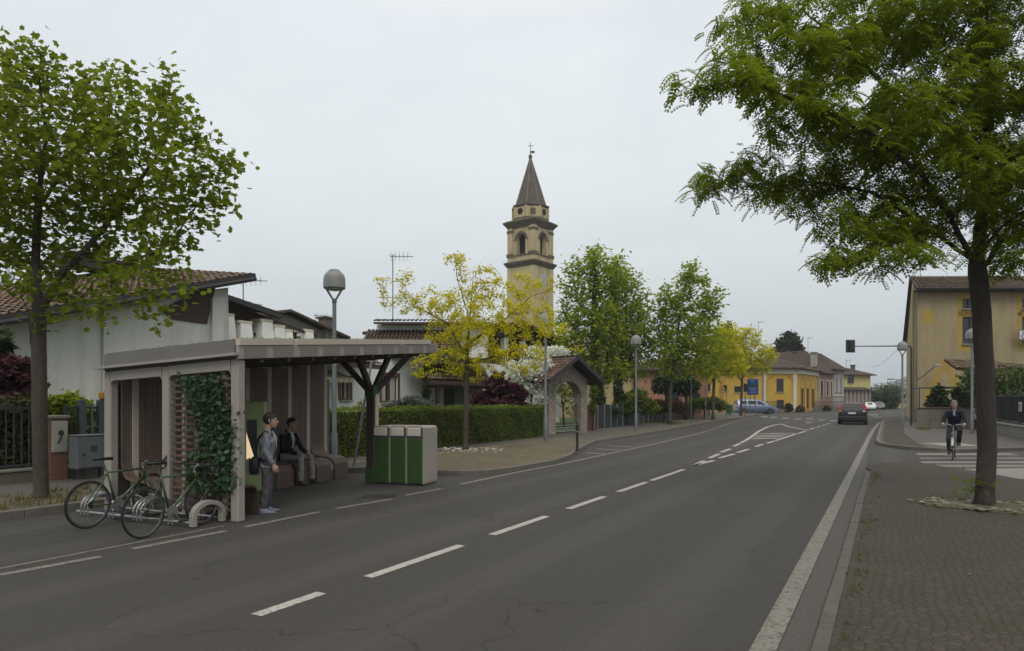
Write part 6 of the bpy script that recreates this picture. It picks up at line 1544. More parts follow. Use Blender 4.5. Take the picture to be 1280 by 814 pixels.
MB().box((Lw/2, 0, .3), (Lw, .3, .6)).build('wall', m_oldwall, t); mb = MB(); mb.box((Lw/2, 0, 1.55), (Lw, .05, .05)); mb.box((Lw/2, 0, .75), (Lw, .05, .05))
for i in range(int(Lw/.3)): mb.box((i*.3, 0, 1.1), (.03, .03, 1.0))
mb.build('railing', m_rail, t)
for (u, v0, lb, sd) in ((986, 502, 'dark round bush at the corner of the yellow building', 91), (1034, 505, 'pale green shrub before the brick house', 92), (1000, 505, 'rust coloured shrub at the yellow wing', 93)):
    yc = 96 if u < 1010 else 108; crown_tree('street_shrub', lb, far(u, yc-1.0, 0), [blob(u, v0+8, yc-1.0, 4, 5, 0, .6)], sd, 500, m_lf_dark if sd != 93 else bpy.data.materials['russet_leaf'], .35, m_bark2, .05, pt(u, v0, yc-1.0), cat='shrub')
# ---- ochre house on the right
yc = 49.0; kx = yc/FOC; c0 = far(1143, yc, .0); E_ = Vector((CA, SA, 0)); t = thing('ochre_house', 'tall ochre house with patched yellow paint and old tiled roof on the right', 'house', c0, YAW)
ox = lambda u: (u-1143)*kx
oz = lambda v: hgt(v, yc)
Wd, He = 15.0, oz(360)
H_ = [(ox(1203), oz(430), ox(1225), oz(396)), (ox(1203), oz(386), ox(1220), oz(373.5)), (ox(1277.5), oz(430), ox(1299), oz(396)), (ox(1277.5), oz(386), ox(1295), oz(373.5)), (ox(1340), oz(430), ox(1362), oz(396)), (ox(1205), .4, ox(1222), 2.6), (ox(1290), .9, ox(1312), 3.0)]
mb = MB(); wall_face(mb, (0, 0, 0), (1, 0, 0), Wd, He, H_, .22)
inv = Matrix.Rotation(-YAW, 3, 'Z')
s1 = inv @ (Vector((0.0, 24.5, 0)))         # the road side wall in local axes
zr_, zbk = oz(338)+.3, 7.4; dr_ = .2
mb.quad((0, 0.24, 0), (Wd, 0.24, 0), (Wd, .24, He), (0, .24, He))
wl = mb.build('wall', m_ochre, t, fix=False)
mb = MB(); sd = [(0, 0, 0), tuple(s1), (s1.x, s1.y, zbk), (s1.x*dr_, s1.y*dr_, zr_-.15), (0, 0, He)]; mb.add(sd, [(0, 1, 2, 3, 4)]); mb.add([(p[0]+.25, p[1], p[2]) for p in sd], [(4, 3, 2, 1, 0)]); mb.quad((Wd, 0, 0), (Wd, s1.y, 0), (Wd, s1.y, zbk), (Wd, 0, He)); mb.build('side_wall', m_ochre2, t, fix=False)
for i, h_i in enumerate(H_): window(t, c0, E_, h_i, m_wood, depth=.18, bars=1, sill=True)
mb = MB()
for h_i in H_[:4]:
    a_, c_, b_, d_ = h_i
    for u0, v0, u1, v1 in ((a_-.42, c_-.12, a_-.001, d_+.38), (b_+.001, c_-.1, b_+.42, d_+.38), (a_, d_+.001, b_, d_+.38), (a_-.3, c_-.55, b_+.3, c_-.12)): mb.box(((u0+u1)/2, -.004, (v0+v1)/2), (u1-u0, .01, v1-v0))
def paint_poly(pts): 
    mb.extrude([(ox(u), -.006, oz(v)) for u, v in pts], (0, .01, 0))
paint_poly([(1160+8.5*math.cos(a_)*(1+.05*math.sin(5*a_)), 396+9.5*math.sin(a_)*(1+.05*math.cos(3*a_))) for a_ in [2*PI*i/22 for i in range(22)]])
paint_poly([(1155, 488), (1162, 480), (1170, 465), (1173, 452), (1178, 449), (1185, 450), (1190, 459), (1196, 472), (1204, 484), (1190, 484), (1186, 470), (1180, 462), (1175, 474), (1168, 484), (1158, 510), (1155, 508)])
paint_poly([(1144, 432), (1147, 433), (1147, 440), (1144, 441)])
build_parts(mb, 'paint_patch', m_yellowp, t)
mb = MB(); mb.box((Wd/2, -.03, .55), (Wd, .05, 1.1)); mb.build('plinth', M('grey_plinth', (.16, .145, .12), .92, .3, 1.3, 20, .3, stain=(.07, .065, .055)), t)
mb = MB(); tile_plane(mb, (-.25, -.75, He-.12), (Wd+.5, 0, 0), (s1.x*dr_, s1.y*dr_+.75, zr_-He+.12), 64, 16, .10, .03); rf = mb.build('roof', m_tiles, t, fix=False)
mb = MB(); mb.quad((-.2, -.6, He-.2), (Wd, -.6, He-.2), (Wd, s1.y*dr_, zr_-.12), (s1.x*dr_-.2, s1.y*dr_, zr_-.12)); mb.quad((s1.x*dr_-.25, s1.y*dr_, zr_), (Wd, s1.y*dr_, zr_), (Wd, s1.y+.4, zbk), (s1.x-.25, s1.y+.4, zbk)); mb.build('roof_deck', m_wood, rf, fix=False)
mb = MB(); mb.tube([(-.3, -.82, He-.16), (Wd+.3, -.82, He-.16)], .09, 8); mb.box((Wd/2, -.4, He-.26), (Wd+.2, .8, .08)); mb.build('gutter', m_fascia, rf)
mb = MB(); mb.bar((-.1, -.6, He-.12), (s1.x*dr_-.1, s1.y*dr_, zr_-.02), .10, .14); mb.bar((s1.x*dr_-.1, s1.y*dr_, zr_-.02), (s1.x-.1, s1.y, zbk+.05), .10, .14); mb.build('verge', m_fascia, rf)
mb = MB(); mb.tube([(.12, -.1, .1), (.12, -.1, He-.25)], .05, 6); mb.build('downpipe', m_steel, t)
lp = MB(); lp.tube([(.15, -.06, oz(475)), (.25, -.5, oz(472)), (ox(1158), -1.1, oz(458))], .03, 6); wlm = lp.build('wall_lamp', m_darkpost, t); MB().lathe([(.05, .1), (.16, .02), (.24, -.12), (.23, -.16)], c=(ox(1160), -1.15, oz(457)), n=14).build('lamp_shade', m_lampgrey, wlm)
# the small sign on the right window, cut by the frame edge
sg = thing('wall_sign', 'small white framed sign on the ochre house at the right picture edge', 'sign', far(1285.5, 48.4, hgt(418.8, 48.4)), YAW)
MB().box((0, 0, 0), (1.5, .05, .76), bev=.012).build('frame', m_steel, sg); MB().box((0, -.03, 0), (1.34, .02, .60)).build('panel', m_white, sg)
mb = MB(); mb.box((.03, -.045, .19), (1.0, .01, .09)); mb.build('text_line', m_rail, sg)
mb = MB(); ccx = -.40
mb.tube([(ccx+.13*math.cos(a_), -.045, -.10+.14*math.sin(a_)) for a_ in [R(50)+R(270)*i/14 for i in range(15)]], .03, 5); mb.build('letter', m_rail, sg)
MB().bar((0, .03, .2), (0, .65, .2), .05, .05).build('bracket', m_rail, sg)
for (u0, u1, v0, v1, yc, lb) in [(1196, 1264, 448, 459, 42.5, 'small sagging tiled canopy before the ochre house above the green bush'), (1266, 1300, 453, 460, 42.0, 'small tiled canopy beside the gate at the right picture edge')]:
    a = far(u0, yc, 0); w_ = (u1-u0)/FOC*yc; t = thing('tiled_canopy', lb, 'canopy', a, YAW, 'small tiled canopies'); z1, z0 = hgt(v0, yc), hgt(v1, yc)-.1
    mb = MB(); tile_plane(mb, (0, 0, z0), (w_, 0, -.12), (0, 1.3, z1-z0), int(w_/.2), 4, .1, .04); mb.build('tiles', m_tiles, t, fix=False); mb = MB(); mb.extrude([(0, 0, z0-.12), (w_, 0, z0-.24), (w_, 1.3, z1-.2), (0, 1.3, z1-.1)], (0, 0, .06)); mb.build('deck', m_wood, t)
    mb = MB()
    for x in (w_*.45, w_*.7): mb.box((x, 1.2, z0/2), (.12, .12, z0))
    build_parts(mb, 'post', m_oldwall, t)

t = thing('overhead_wire', 'thin sagging overhead wire between the corner house and the ochre house', 'wire', far(1088, 128, 8.3)); mb = MB(); p_, q_ = far(1088, 128, 8.3), far(1136, 54, 7.0)
mb.tube([p_.lerp(q_, i/16)-Vector((0, 0, 1.6*(i/16)*(1-i/16)*2)) for i in range(17)], .018, 4); mb.build('wire', m_rail, t, world=True)
# ------------------------------------------------------------------ bus shelter
SO = Vector((-8.34, 6.40, 0)); SRZ = R(99)
def sw(x, y, z=0): return SO+Vector((x*math.cos(SRZ)-y*math.sin(SRZ), x*math.sin(SRZ)+y*math.cos(SRZ), z))
m_shell = M('shelter_beige', (.30, .268, .235), .6, .13, 1.5, 30, .06)
m_shellg = M('shelter_grey_edge', (.155, .145, .138), .6, .1, 1.5, 30, .06)
m_ceil = M('shelter_ceiling', (.12, .11, .10), .7, .15, 2, 30, .1)
m_green = M('shelter_green', (.028, .066, .014), .5, .12, 3, 30, .05)
m_trunk = M('column_brown', (.040, .026, .021), .65, .15, 3, 30, .1)
def mat_rib(name, col, axis, pitch=.03):
    m, nt, b = new_mat(name); N = NB(nt); v = N.coords('Object'); sp = N.n('ShaderNodeSeparateXYZ'); N.l(v, sp.inputs[0])
    s_ = N.math('SINE', N.math('MULTIPLY', sp.outputs[axis], 2*PI/pitch)); f = N.noise(N.coords('Object', (4, 4, .5)), 5, 5, .7)
    fl_ = N.n('ShaderNodeMath', operation='FLOOR'); N.l(N.math('DIVIDE', sp.outputs[axis], pitch), fl_.inputs[0])
    wn = N.n('ShaderNodeTexWhiteNoise', noise_dimensions='1D'); N.l(fl_.outputs[0], wn.inputs['W'])
    c = N.mix(wn.outputs[0], sh(col, .75), sh(col, 1.25)); c = N.mix(.4, c, N.ramp(f, [(.3, sh(col, .6)), (.7, sh(col, 1.4))]))
    c = N.mix(N.ramp(s_, [(0, .7), (.15, 0)]), c, sh(col, .4))
    N.l(c, b.inputs['Base Color']); b.inputs['Roughness'].default_value = .6; N.bump(s_, .35, .006, b); return m
m_ribx = mat_rib('ribbed_timber', (.15, .102, .076), 0, .05)
m_riby = mat_rib('ribbed_timber_across', (.11, .062, .04), 1)
m_batten = M('batten_cream', (.46, .40, .33), .6, .08, 1.5, 30, .06)
m_slat = M('lattice_timber', (.12, .076, .053), .65, .2, 3, 30, .15)
mm, nt_, b_ = new_mat('perforated_panel'); NN = NB(nt_); sp_ = NN.n('ShaderNodeSeparateXYZ'); NN.l(NN.coords('Object'), sp_.inputs[0]); cb_ = NN.n('ShaderNodeCombineXYZ'); NN.l(sp_.outputs[0], cb_.inputs[0]); NN.l(NN.math('SUBTRACT', sp_.outputs[2], NN.math('MULTIPLY', sp_.outputs[0], .082)), cb_.inputs[1])
bt_ = NN.n('ShaderNodeTexBrick'); bt_.inputs['Scale'].default_value = 1; bt_.inputs['Brick Width'].default_value = .062; bt_.inputs['Row Height'].default_value = .034; bt_.inputs['Mortar Size'].default_value = .0065
bt_.inputs['Color1'].default_value = bt_.inputs['Color2'].default_value = (.26, .23, .20, 1); bt_.inputs['Mortar'].default_value = (.12, .106, .094, 1); NN.l(cb_.outputs[0], bt_.inputs['Vector']); NN.l(bt_.outputs['Color'], b_.inputs['Base Color']); b_.inputs['Roughness'].default_value = .6
m_perf = mm
t = thing('bus_shelter', 'beige and brown timber bus shelter with tilted flat roof at the roadside', 'bus shelter', SO, SRZ)
T = lambda x, y: 2.70+.082*x-.055*y
x0, x1, y0, y1 = -.10, 6.15, -.12, 2.78
def slab(mb, xa, xb, ya, yb, da, db): mb.prism([(xa, ya), (xb, ya), (xb, yb), (xa, yb)], [T(x, y)-da for x, y in ((xa, ya), (xb, ya), (xb, yb), (xa, yb))], [T(x, y)-db for x, y in ((xa, ya), (xb, ya), (xb, yb), (xa, yb))])
mb = MB(); slab(mb, x0+.06, x1-.1, y0+.06, y1-.06, .275, .02); rf = mb.build('roof', m_shellg, t)
mb = MB()
cuts = [x0, 1.12, 4.55, x1-.35]
for i in range(3): slab(mb, cuts[i]+(.055 if i else 0), cuts[i+1]-.055*(i < 2), y0-.02, y0+.07, .10, 0)
mb.build('roof_trim', m_batten, rf)
mb = MB(); slab(mb, x0-.02, x0+.06, y0+.075, y1-.20, .20, .004); mb.build('side_trim', m_shellg, rf); mb = MB(); slab(mb, x0-.09, x0+.10, y0+.003, y1+.06, .245, .205); mb.build('side_lip', m_shell, rf)
mb = MB(); slab(mb, x0-.001, x1, y0+.002, y0+.062, .30, .105); mb.build('fascia', m_shell, rf)
n = 10; L = (x1-x0)/n
for i in range(n):
    mb = MB(); slab(mb, x0+L*i+.10, x0+L*(i+1)-.06, y0-.006, y0+.004, .285, .125); mb.build('perforated_panel', m_perf, rf)
mb = MB(); slab(mb, x0+.07, x1-.05, y0+.07, y1-.07, .30, .277); mb.build('ceiling', m_ceil, rf)
mb = MB()
for i in range(9): slab(mb, .45+i*.62, .52+i*.62, y0+.1, y1-.1, .36, .302)
mb.build('ceiling_ribs', m_ceil, rf)
rsn = np.random.RandomState(3); C = np.stack([rsn.uniform(x0+.2, x1-.5, 2600), rsn.uniform(y0+.02, y1-.1, 2600)], 1); C = np.hstack([C, (2.70+.082*C[:, :1]-.055*C[:, 1:2])+rsn.uniform(-.01, .02, (2600, 1))])
V, F = leaves(rsn, C, DART, .045, .8); gr = np_mesh('green_roof', V, F, bpy.data.materials['hedge_leaf'], rf); gr['kind'] = 'stuff'
# side frame with rounded inner corners
m_post = m_shell
zt = lambda y: T(0, y)-.305
for yy in (0.0, 1.36, 2.61):
    MB().box((0, yy, zt(yy)/2), (.15, .15, zt(yy)), bev=.018).build('post', m_post, t)
mb = MB(); mb.bar((0, .076, zt(.076)-.075), (0, 1.284, zt(1.284)-.075), .146, .148); mb.bar((0, 1.436, zt(1.436)-.075), (0, 2.534, zt(2.534)-.075), .146, .148)
for (ya, s_) in ((.075, 1), (1.285, -1), (1.435, 1), (2.535, -1)):
    z_ = zt(ya)-.149; r_ = .07
    mb.extrude([(-.07, ya, z_), (-.07, ya+s_*r_, z_)]+[(-.07, ya+s_*(r_-r_*math.sin(a)), z_-r_+r_*math.cos(a)) for a in [PI/2*i/6 for i in range(1, 6)]]+[(-.07, ya, z_-r_)], (.14, 0, 0))
mb.build('frame_beam', m_post, t)
mb = MB(); mb.bar((.1, 2.66, zt(2.6)-.03), (5.5, 2.66, T(5.5, 2.6)-.335), .06, .06); mb.build('rear_beam', m_post, t)
# lattice with its battens, and the little bench behind it
mb = MB()
for i in range(21): mb.box((.0, .68, .16+i*.098), (.025, 1.20, .032))
la = mb.build('lattice', m_slat, t)
for yy in (.28, .68, 1.08): MB().box((.035, yy, 1.12), (.035, .07, 2.1)).build('batten', m_shell, la)
BP = [(0, 2.1), (0, .75), (-.03, .60), (-.12, .50), (-.25, .465), (-.50, .455), (-.62, .42), (-.68, .33), (-.69, .0)]
def bench_prof(zs=1.0, top=None, th=.035):
    P = [(p[0], p[1]) for p in BP]
    if top: P[0] = (0, top)
    out = []
    for i, p in enumerate(P):
        a, b = Vector(P[max(i-1, 0)]), Vector(P[min(i+1, len(P)-1)]); d = (b-a).normalized(); out.append((p[0]+d.y*th, p[1]-d.x*th))
    return P+out[::-1]
pp = bench_prof(top=.9)
for k_ in range(2):
    mb = MB(); mb.extrude([(.12-p[0]*.62, .12+k_*.6, p[1]) for p in pp], (0, .54, 0)); mb.build('lattice_bench', m_riby, t)
# rear wall: ribbed panels that curl into seats, battens between
for i in range(9):
    xa = -.24+i*.64; xb = xa+.64
    top = T(xa, 2.6)-.33
    if i == 0: xa = .09
    if i in (3, 4): P_ = [(0, .05), (0, top), (.035, top), (.035, .05)]
    else: P_ = bench_prof(top=top)
    mb = MB(); mb.extrude([(xa+.07, 2.60+p[0], p[1]) for p in P_], (xb-xa-.13, 0, 0)); mb.build('bench_panel', m_ribx, t)
    MB().box((xb+.005, 2.585, (T(xb, 2.6)-.36)/2+.03), (.125, .06, T(xb, 2.6)-.36), bev=.008).build('batten', m_batten, t)
mb = MB(); mb.box((3.0, 2.70, 1.2), (5.7, .03, 2.2)); mb.build('rear_sheet', m_ceil, t)
MB().box((2.35, 2.5, 1.93), (.6, .1, .10), bev=.01).build('notice_rail', m_shellg, t)
# forked column
cx_, cy_ = 4.56, .64
cl = MB().box((cx_, cy_, .97), (.17, .19, 1.94), bev=.012).build('column', m_trunk, t)
MB().box((cx_+.015, cy_-.112, 1.09), (.125, .035, 1.66), bev=.01).build('column_strip', m_batten, cl)
MB().box((cx_, cy_, .16), (.20, .22, .32), bev=.01).build('column_foot', m_green, cl)
MB().box((cx_, cy_, 2.0), (.22, .24, .24), bev=.012).build('fork_socket', m_green, cl)
for ex, ey in ((4.28, 1.25), (4.02, .62), (5.12, .02), (5.38, .72)):
    e = Vector((ex, ey, T(ex, ey)-.30)); MB().bar((cx_+(ex-cx_)*.12, cy_+(ey-cy_)*.12, 2.02), e, .085, .13).build('branch', m_trunk, cl)
# climbing ivy on the lattice
b = sw(-.08, .62, 0); t = thing('climbing_ivy', 'dense dark ivy climbing the timber lattice of the shelter', 'climbing plant', b, SRZ)
rs = np.random.RandomState(12); C = []
for i in range(1700):
    z = rs.uniform(.40, 2.16); w = .40+.09*math.sin(z*3.1)+.05*math.sin(z*11); c_ = -.04-.16*(z < 1.75)+.05*math.sin(z*4)
    C.append((rs.normal(.0, .05), c_+rs.uniform(-w, w)+.05*math.sin(z*9), z))
C += [(rs.normal(0, .05), .0-.52+rs.normal(0, .09), z) for z in rs.uniform(.85, 1.75, 160)]
V, F = leaves(rs, C, OVAL, .085, 1.3); np_mesh('foliage', V, F, m_lf_ivy, t)
mb = MB()
for i in range(7):
    p = [(0, -.3+i*.1+.05*math.sin(k_*1.3+i), .02+k_*.22) for k_ in range(9)]; mb.tube(p, .008, 4)
mb.build('stems', m_bark2, t)
# ticket kiosk
n_ang = math.atan2(-.86, .50)+PI/2
b = sw(2.52, 1.95, 0); t = thing('ticket_kiosk', 'pale green information kiosk with dark screen inside the shelter', 'kiosk', b, n_ang)
m_kg = M('kiosk_green', (.38, .48, .22), .5, .08, 2, 30, .03); m_kd = M('kiosk_dark', (.05, .05, .05), .5, .15, 2, 30, .1)
MB().box((0, .0, .90), (.42, .14, 1.74), bev=.03).build('front_shell', m_kg, t)
MB().box((.14, .17, .76), (.36, .2, 1.48), bev=.03).build('rear_body', m_kd, t)
mb = MB(); mb.extrude([(-.14, -.078, 1.42), (.05, -.078, 1.42), (.05, -.078, .60), (.03, -.078, .58), (-.14, -.078, 1.14)], (0, .012, 0)); sc_ = mb.build('screen', M_glass_dark('kiosk_screen', (.015, .015, .016), .12), t)
mb = MB(); mb.extrude([(-.15, -.080, 1.16), (.01, -.080, .66), (-.15, -.080, .66)], (0, .012, 0)); mb.build('lit_panel', M_emit('kiosk_light', (1.0, .74, .46), .6), t)
mb = MB(); mb.extrude([(-.15, -.079, .64), (.12, -.079, .56), (.12, -.079, .34), (-.10, -.079, .34), (-.15, -.079, .40)], (0, .012, 0)); pn_ = mb.build('coin_panel', m_shell, t); mb = MB(); mb.box((.0, -.083, .50), (.05, .01, .06)); mb.box((-.06, -.083, .44), (.03, .01, .03)); mb.build('coin_slot', m_kd, pn_)
MB().box((.02, .06, .02), (.5, .36, .04), bev=.008).build('foot_plate', m_kd, t)
# recycling bins
b = Vector((-9.57, 10.70, 0)); t = thing('recycling_bins', 'beige and green three door recycling bin unit beside the forked column', 'recycling bin', b, R(10))
w_, hB, dB = 1.2, 1.25, .66
def rr_prof(x0_, x1_, z0_, z1_, r_, n=6): return [(x0_, z0_), (x1_, z0_)]+[(x1_-r_+r_*math.sin(a), z1_-r_+r_*math.cos(a)) for a in [PI/2-PI/2*i/n for i in range(n+1)]]+[(x0_+r_-r_*math.sin(a), z1_-r_+r_*math.cos(a)) for a in [PI/2*i/n for i in range(n+1)]]
mb = MB()
for k_ in range(3): mb.extrude([(p[0], .035, p[1]) for p in rr_prof(k_*.4+.004, (k_+1)*.4-.004, .04, hB, .06)], (0, dB-.04, 0))
smooth_by_angle(mb.build('body', m_shell, t), 30)
MB().box((.6, .36, .02), (1.16, .58, .04)).build('plinth', m_kd, t)
mb = MB(); mb.box((1.2-.002, .36, .64), (.012, .6, 1.14)); mb.build('side_panel', m_shell, t)
for k_ in range(3):
    MB().box((k_*.4+.2, .022, .52), (.355, .03, .94), bev=.012).build('door', m_green, t)
    MB().box((k_*.4+.2, .028, 1.015), (.37, .02, .035)).build('slot', m_kd, t)
    MB().box((k_*.4+.178, .018, 1.125), (.31, .035, .18), bev=.014).build('flap', M('flap_beige', (.50, .45, .39), .55, .06, 2, 30, .03) if k_ == 0 else bpy.data.materials['flap_beige'], t)
    MB().box((k_*.4+.362, .03, 1.125), (.03, .015, .17)).build('flap_gap', m_kd, t)
# bicycle rack
b = Vector((-10.95, 5.38, 0)); t = thing('bicycle_rack', 'low steel bicycle rack of arched hoops on rails before the shelter', 'bicycle rack', b, R(6))
m_chrome = M('rack_steel', (.42, .41, .40), .32, .1, 3, 30, .03, metal=.85)
for yy in (.12, .62): MB().tube([(0, yy, .07), (2.55, yy, .07)], .022, 8).build('rail', m_chrome, t)
def hoop(x, r_=.02, w2=.26, h2=.33, y_=.37):
    return [(x, y_-w2, .02), (x, y_-w2, h2-w2*.7)]+[(x, y_-w2*math.cos(a), h2-w2*.7+w2*.7*math.sin(a)) for a in [PI*i/12 for i in range(1, 12)]]+[(x, y_+w2, h2-w2*.7), (x, y_+w2, .02)]
for xx in (.12, .20, .28, .78, .86, 1.30, 1.38, 1.46, 2.05, 2.12): MB().tube(hoop(xx), .019, 8).build('hoop', m_chrome, t)
mb = MB()
hp_ = hoop(2.47, w2=.28, h2=.36); ip_ = hoop(2.47, w2=.22, h2=.30)
mb.extrude([Vector(p) for p in hp_]+[Vector(p) for p in ip_[::-1]], (.09, 0, 0)); mb.build('end_hoop', m_shell, t)
# ------------------------------------------------------------------ bicycles
m_tyre = M('tyre_rubber', (.018, .018, .018), .8, .2, 5, 40, .2); m_rim = M('rim_metal', (.16, .16, .16), .35, .1, 3, 30, 0, metal=.7)
m_frame = M('bike_green', (.035, .075, .025), .35, .12, 3, 30, 0, coat=.4); m_blk = M('black_part', (.02, .02, .021), .5, .2, 4, 40, .1); m_alu = M('bike_alloy', (.32, .32, .31), .35, .1, 4, 40, .0, metal=.8)
def wheel(root, x, r_=.335):
    c = (x, 0, r_); mb = MB(); mb.tube([(x+(r_-.014)*math.cos(a), 0, r_+(r_-.014)*math.sin(a)) for a in [2*PI*i/40 for i in range(40)]], .014, 8, closed=True); w = mb.build('wheel', m_tyre, root, smooth=True)
    mb = MB(); rings = []
    for i in range(41):
        a = 2*PI*i/40; rings.append([(x+q*math.cos(a), yy, r_+q*math.sin(a)) for q, yy in ((r_-.026, -.011), (r_-.026, .011), (r_-.046, .007), (r_-.046, -.007))])
    mb.loft(rings, cap=False); mb.build('rim', m_rim, w)
    mb = MB()
    for i in range(20):
        a = 2*PI*i/20; s_ = .028 if i % 2 else -.028; mb.tube([(x+.02*math.cos(a+.9), s_, r_+.02*math.sin(a+.9)), (x+(r_-.042)*math.cos(a), 0, r_+(r_-.042)*math.sin(a))], .0016, 3)
    mb.build('spokes', m_rim, w)
    MB().lathe([(.012, -.05), (.022, -.03), (.016, -.02), (.016, .02), (.022, .03), (.012, .05)], c=c, n=12, axis='Y').build('hub', m_alu, w)
def bicycle(name, label, loc, rz, group=None, city=False, frame=None):
    t = thing(name, label, 'bicycle', loc, rz, group); fm = frame or m_frame; wb = 1.0 if not city else 1.06
    wheel(t, 0); wheel(t, wb)
    bb = Vector((.41, 0, .275)); sc = Vector((.27, 0, .76)) if not city else Vector((.24, 0, .68)); hb = Vector((.885 if not city else .90, 0, .66 if not city else .62)); ht = Vector((.845 if not city else .86, 0, .79 if not city else .80))
    mb = MB()
    mb.tube([bb, sc+Vector((0, 0, .03))], .016, 10); mb.tube([hb+Vector((-.0, 0, .02)), bb], .019, 10)
    mb.tube([sc, ht-Vector((-.008, 0, .03))] if not city else [bb+Vector((-.08, 0, .26)), hb+Vector((-.02, 0, .06))], .015, 10); mb.tube([hb, ht], .021, 10)
    for s_ in (-1, 1): mb.tube([bb+Vector((0, s_*.025, 0)), (0, s_*.06, .335)], .009, 6); mb.tube([sc+Vector((0, s_*.012, -.02)), (0, s_*.06, .335)], .008, 6)
    mb.build('frame', fm, t, smooth=True)
    mb = MB(); 
    for s_ in (-1, 1): mb.tube([hb+Vector((.01, s_*.03, -.02)), hb+Vector((.035, s_*.05, -.12)), (wb, s_*.052, .335)], .010, 6)
    mb.tube([hb+Vector((.008, -.04, -.015)), hb+Vector((.008, .04, -.015))], .016, 6); mb.build('fork', fm, t, smooth=True)
    if not city:
        st = ht+Vector((-.005, 0, .05)); hbp = st+Vector((.095, 0, .035)); mb = MB(); mb.tube([ht, st], .014, 8); mb.tube([st, hbp], .015, 8); mb.build('stem', m_alu, t)
        mb = MB()
        for s_ in (-1, 1):
            mb.tube([hbp, hbp+Vector((0, s_*.16, 0)), hbp+Vector((.02, s_*.205, 0)), hbp+Vector((.10, s_*.21, -.005)), hbp+Vector((.135, s_*.21, -.05)), hbp+Vector((.11, s_*.215, -.11)), hbp+Vector((.03, s_*.22, -.135)), hbp+Vector((-.03, s_*.22, -.135))], .0135, 8)
        h_b = mb.build('handlebar', m_blk, t, smooth=True)
        for s_ in (-1, 1):
            mb = MB(); mb.tube([hbp+Vector((.10, s_*.21, .0)), hbp+Vector((.135, s_*.21, .035)), hbp+Vector((.15, s_*.21, .065))], .016, 6); mb.tube([hbp+Vector((.145, s_*.21, .03)), hbp+Vector((.16, s_*.21, -.04)), hbp+Vector((.14, s_*.215, -.09))], .006, 5); mb.build('brake_lever', m_blk, h_b)
        sz = .955
    else:
        st = ht+Vector((-.03, 0, .20)); mb = MB(); mb.tube([ht, st], .014, 8); mb.build('stem', m_alu, t)
        mb = MB()
        for s_ in (-1, 1): mb.tube([st, st+Vector((.05, s_*.08, .05)), st+Vector((.03, s_*.18, .07)), st+Vector((-.10, s_*.27, .045))], .0125, 8)
        h_b = mb.build('handlebar', m_alu, t, smooth=True)
        for s_ in (-1, 1): MB().tube([st+Vector((-.06, s_*.255, .052)), st+Vector((-.16, s_*.29, .035))], .018, 8).build('grip', m_blk, h_b)
        sz = .88
        mb = MB()
        for xw in (0, wb):
            pts = [(xw+.365*math.cos(a), 0, .335+.365*math.sin(a)) for a in [R(20)+R(150)*i/14 for i in range(15)]]
            rings = [[(p[0], yy, p[2]-(.006 if abs(yy) > .02 else 0)) for yy in (-.03, -.012, .012, .03)] for p in pts]; mb.loft(rings, cap=False, closed=False)
        mb.build('mudguard', m_alu, t, fix=False)
        MB().lathe([(.001, .06), (.04, .055), (.045, .0), (.02, -.05)], c=(wb-.02, 0, .78), n=12, axis='X').build('headlamp', m_alu, t)
        mb = MB(); mb.box((-.12, 0, .73), (.36, .13, .012)); 
        for s_ in (-1, 1): mb.tube([(-.2, s_*.05, .73), (0, s_*.06, .34)], .006, 5)
        mb.build('carrier', m_blk, t)
    sx = sc.x-(sz-sc.z)*.30; mb = MB(); mb.tube([sc, (sx, 0, sz-.03)], .0125, 8); mb.build('seat_post', m_alu, t)
    mb = MB(); rings = []
    for xs, w, z in ((-.13, .055, .01), (-.11, .072, .018), (-.04, .062, .012), (.03, .034, .006), (.10, .022, .006), (.14, .016, .0)):
        rings.append([(sx+xs+.01, w*math.cos(a), sz+z+(.016 if math.sin(a) > 0 else .03)*math.sin(a)) for a in [2*PI*i/12 for i in range(12)]])
    mb.loft(rings); mb.build('saddle', m_blk, t, smooth=True)
    mb = MB(); mb.lathe([(.02, -.062), (.095, -.060), (.095, -.055), (.02, -.052)], c=(bb.x, 0, bb.z), n=24, axis='Y'); mb.lathe([(.018, -.07), (.018, .07)], c=(bb.x, 0, bb.z), n=10, axis='Y')
    mb.bar((bb.x, -.075, bb.z), (bb.x+.10, -.085, bb.z-.135), .012, .022, (0, 1, 0)); mb.bar((bb.x, .075, bb.z), (bb.x-.10, .085, bb.z+.135), .012, .022, (0, 1, 0)); cr = mb.build('crankset', m_alu, t)
    mb = MB(); mb.box((bb.x+.10, -.125, bb.z-.135), (.085, .07, .02)); mb.box((bb.x-.10, .125, bb.z+.135), (.085, .07, .02)); build_parts(mb, 'pedal', m_blk, cr)
    mb = MB(); mb.tube([(bb.x, -.057, bb.z+.094), (.0, -.055, .335+.035)], .004, 4); mb.tube([(bb.x, -.057, bb.z-.094), (.02, -.055, .335-.09), (0, -.055, .335-.035)], .004, 4); mb.lathe([(.01, -.05), (.042, -.052), (.042, -.058), (.01, -.06)], c=(0, 0, .335), n=16, axis='Y'); mb.build('chain', m_blk, t)
    return t
bicycle('bicycle', 'dark green road bicycle in the rack slot farther from the road', Vector((-9.72, 5.02, .0)), R(97), 'bicycles in the rack')
bicycle('bicycle', 'dark green road bicycle in the rack slot nearest the road', Vector((-8.40, 5.02, .0)), R(101), 'bicycles in the rack')
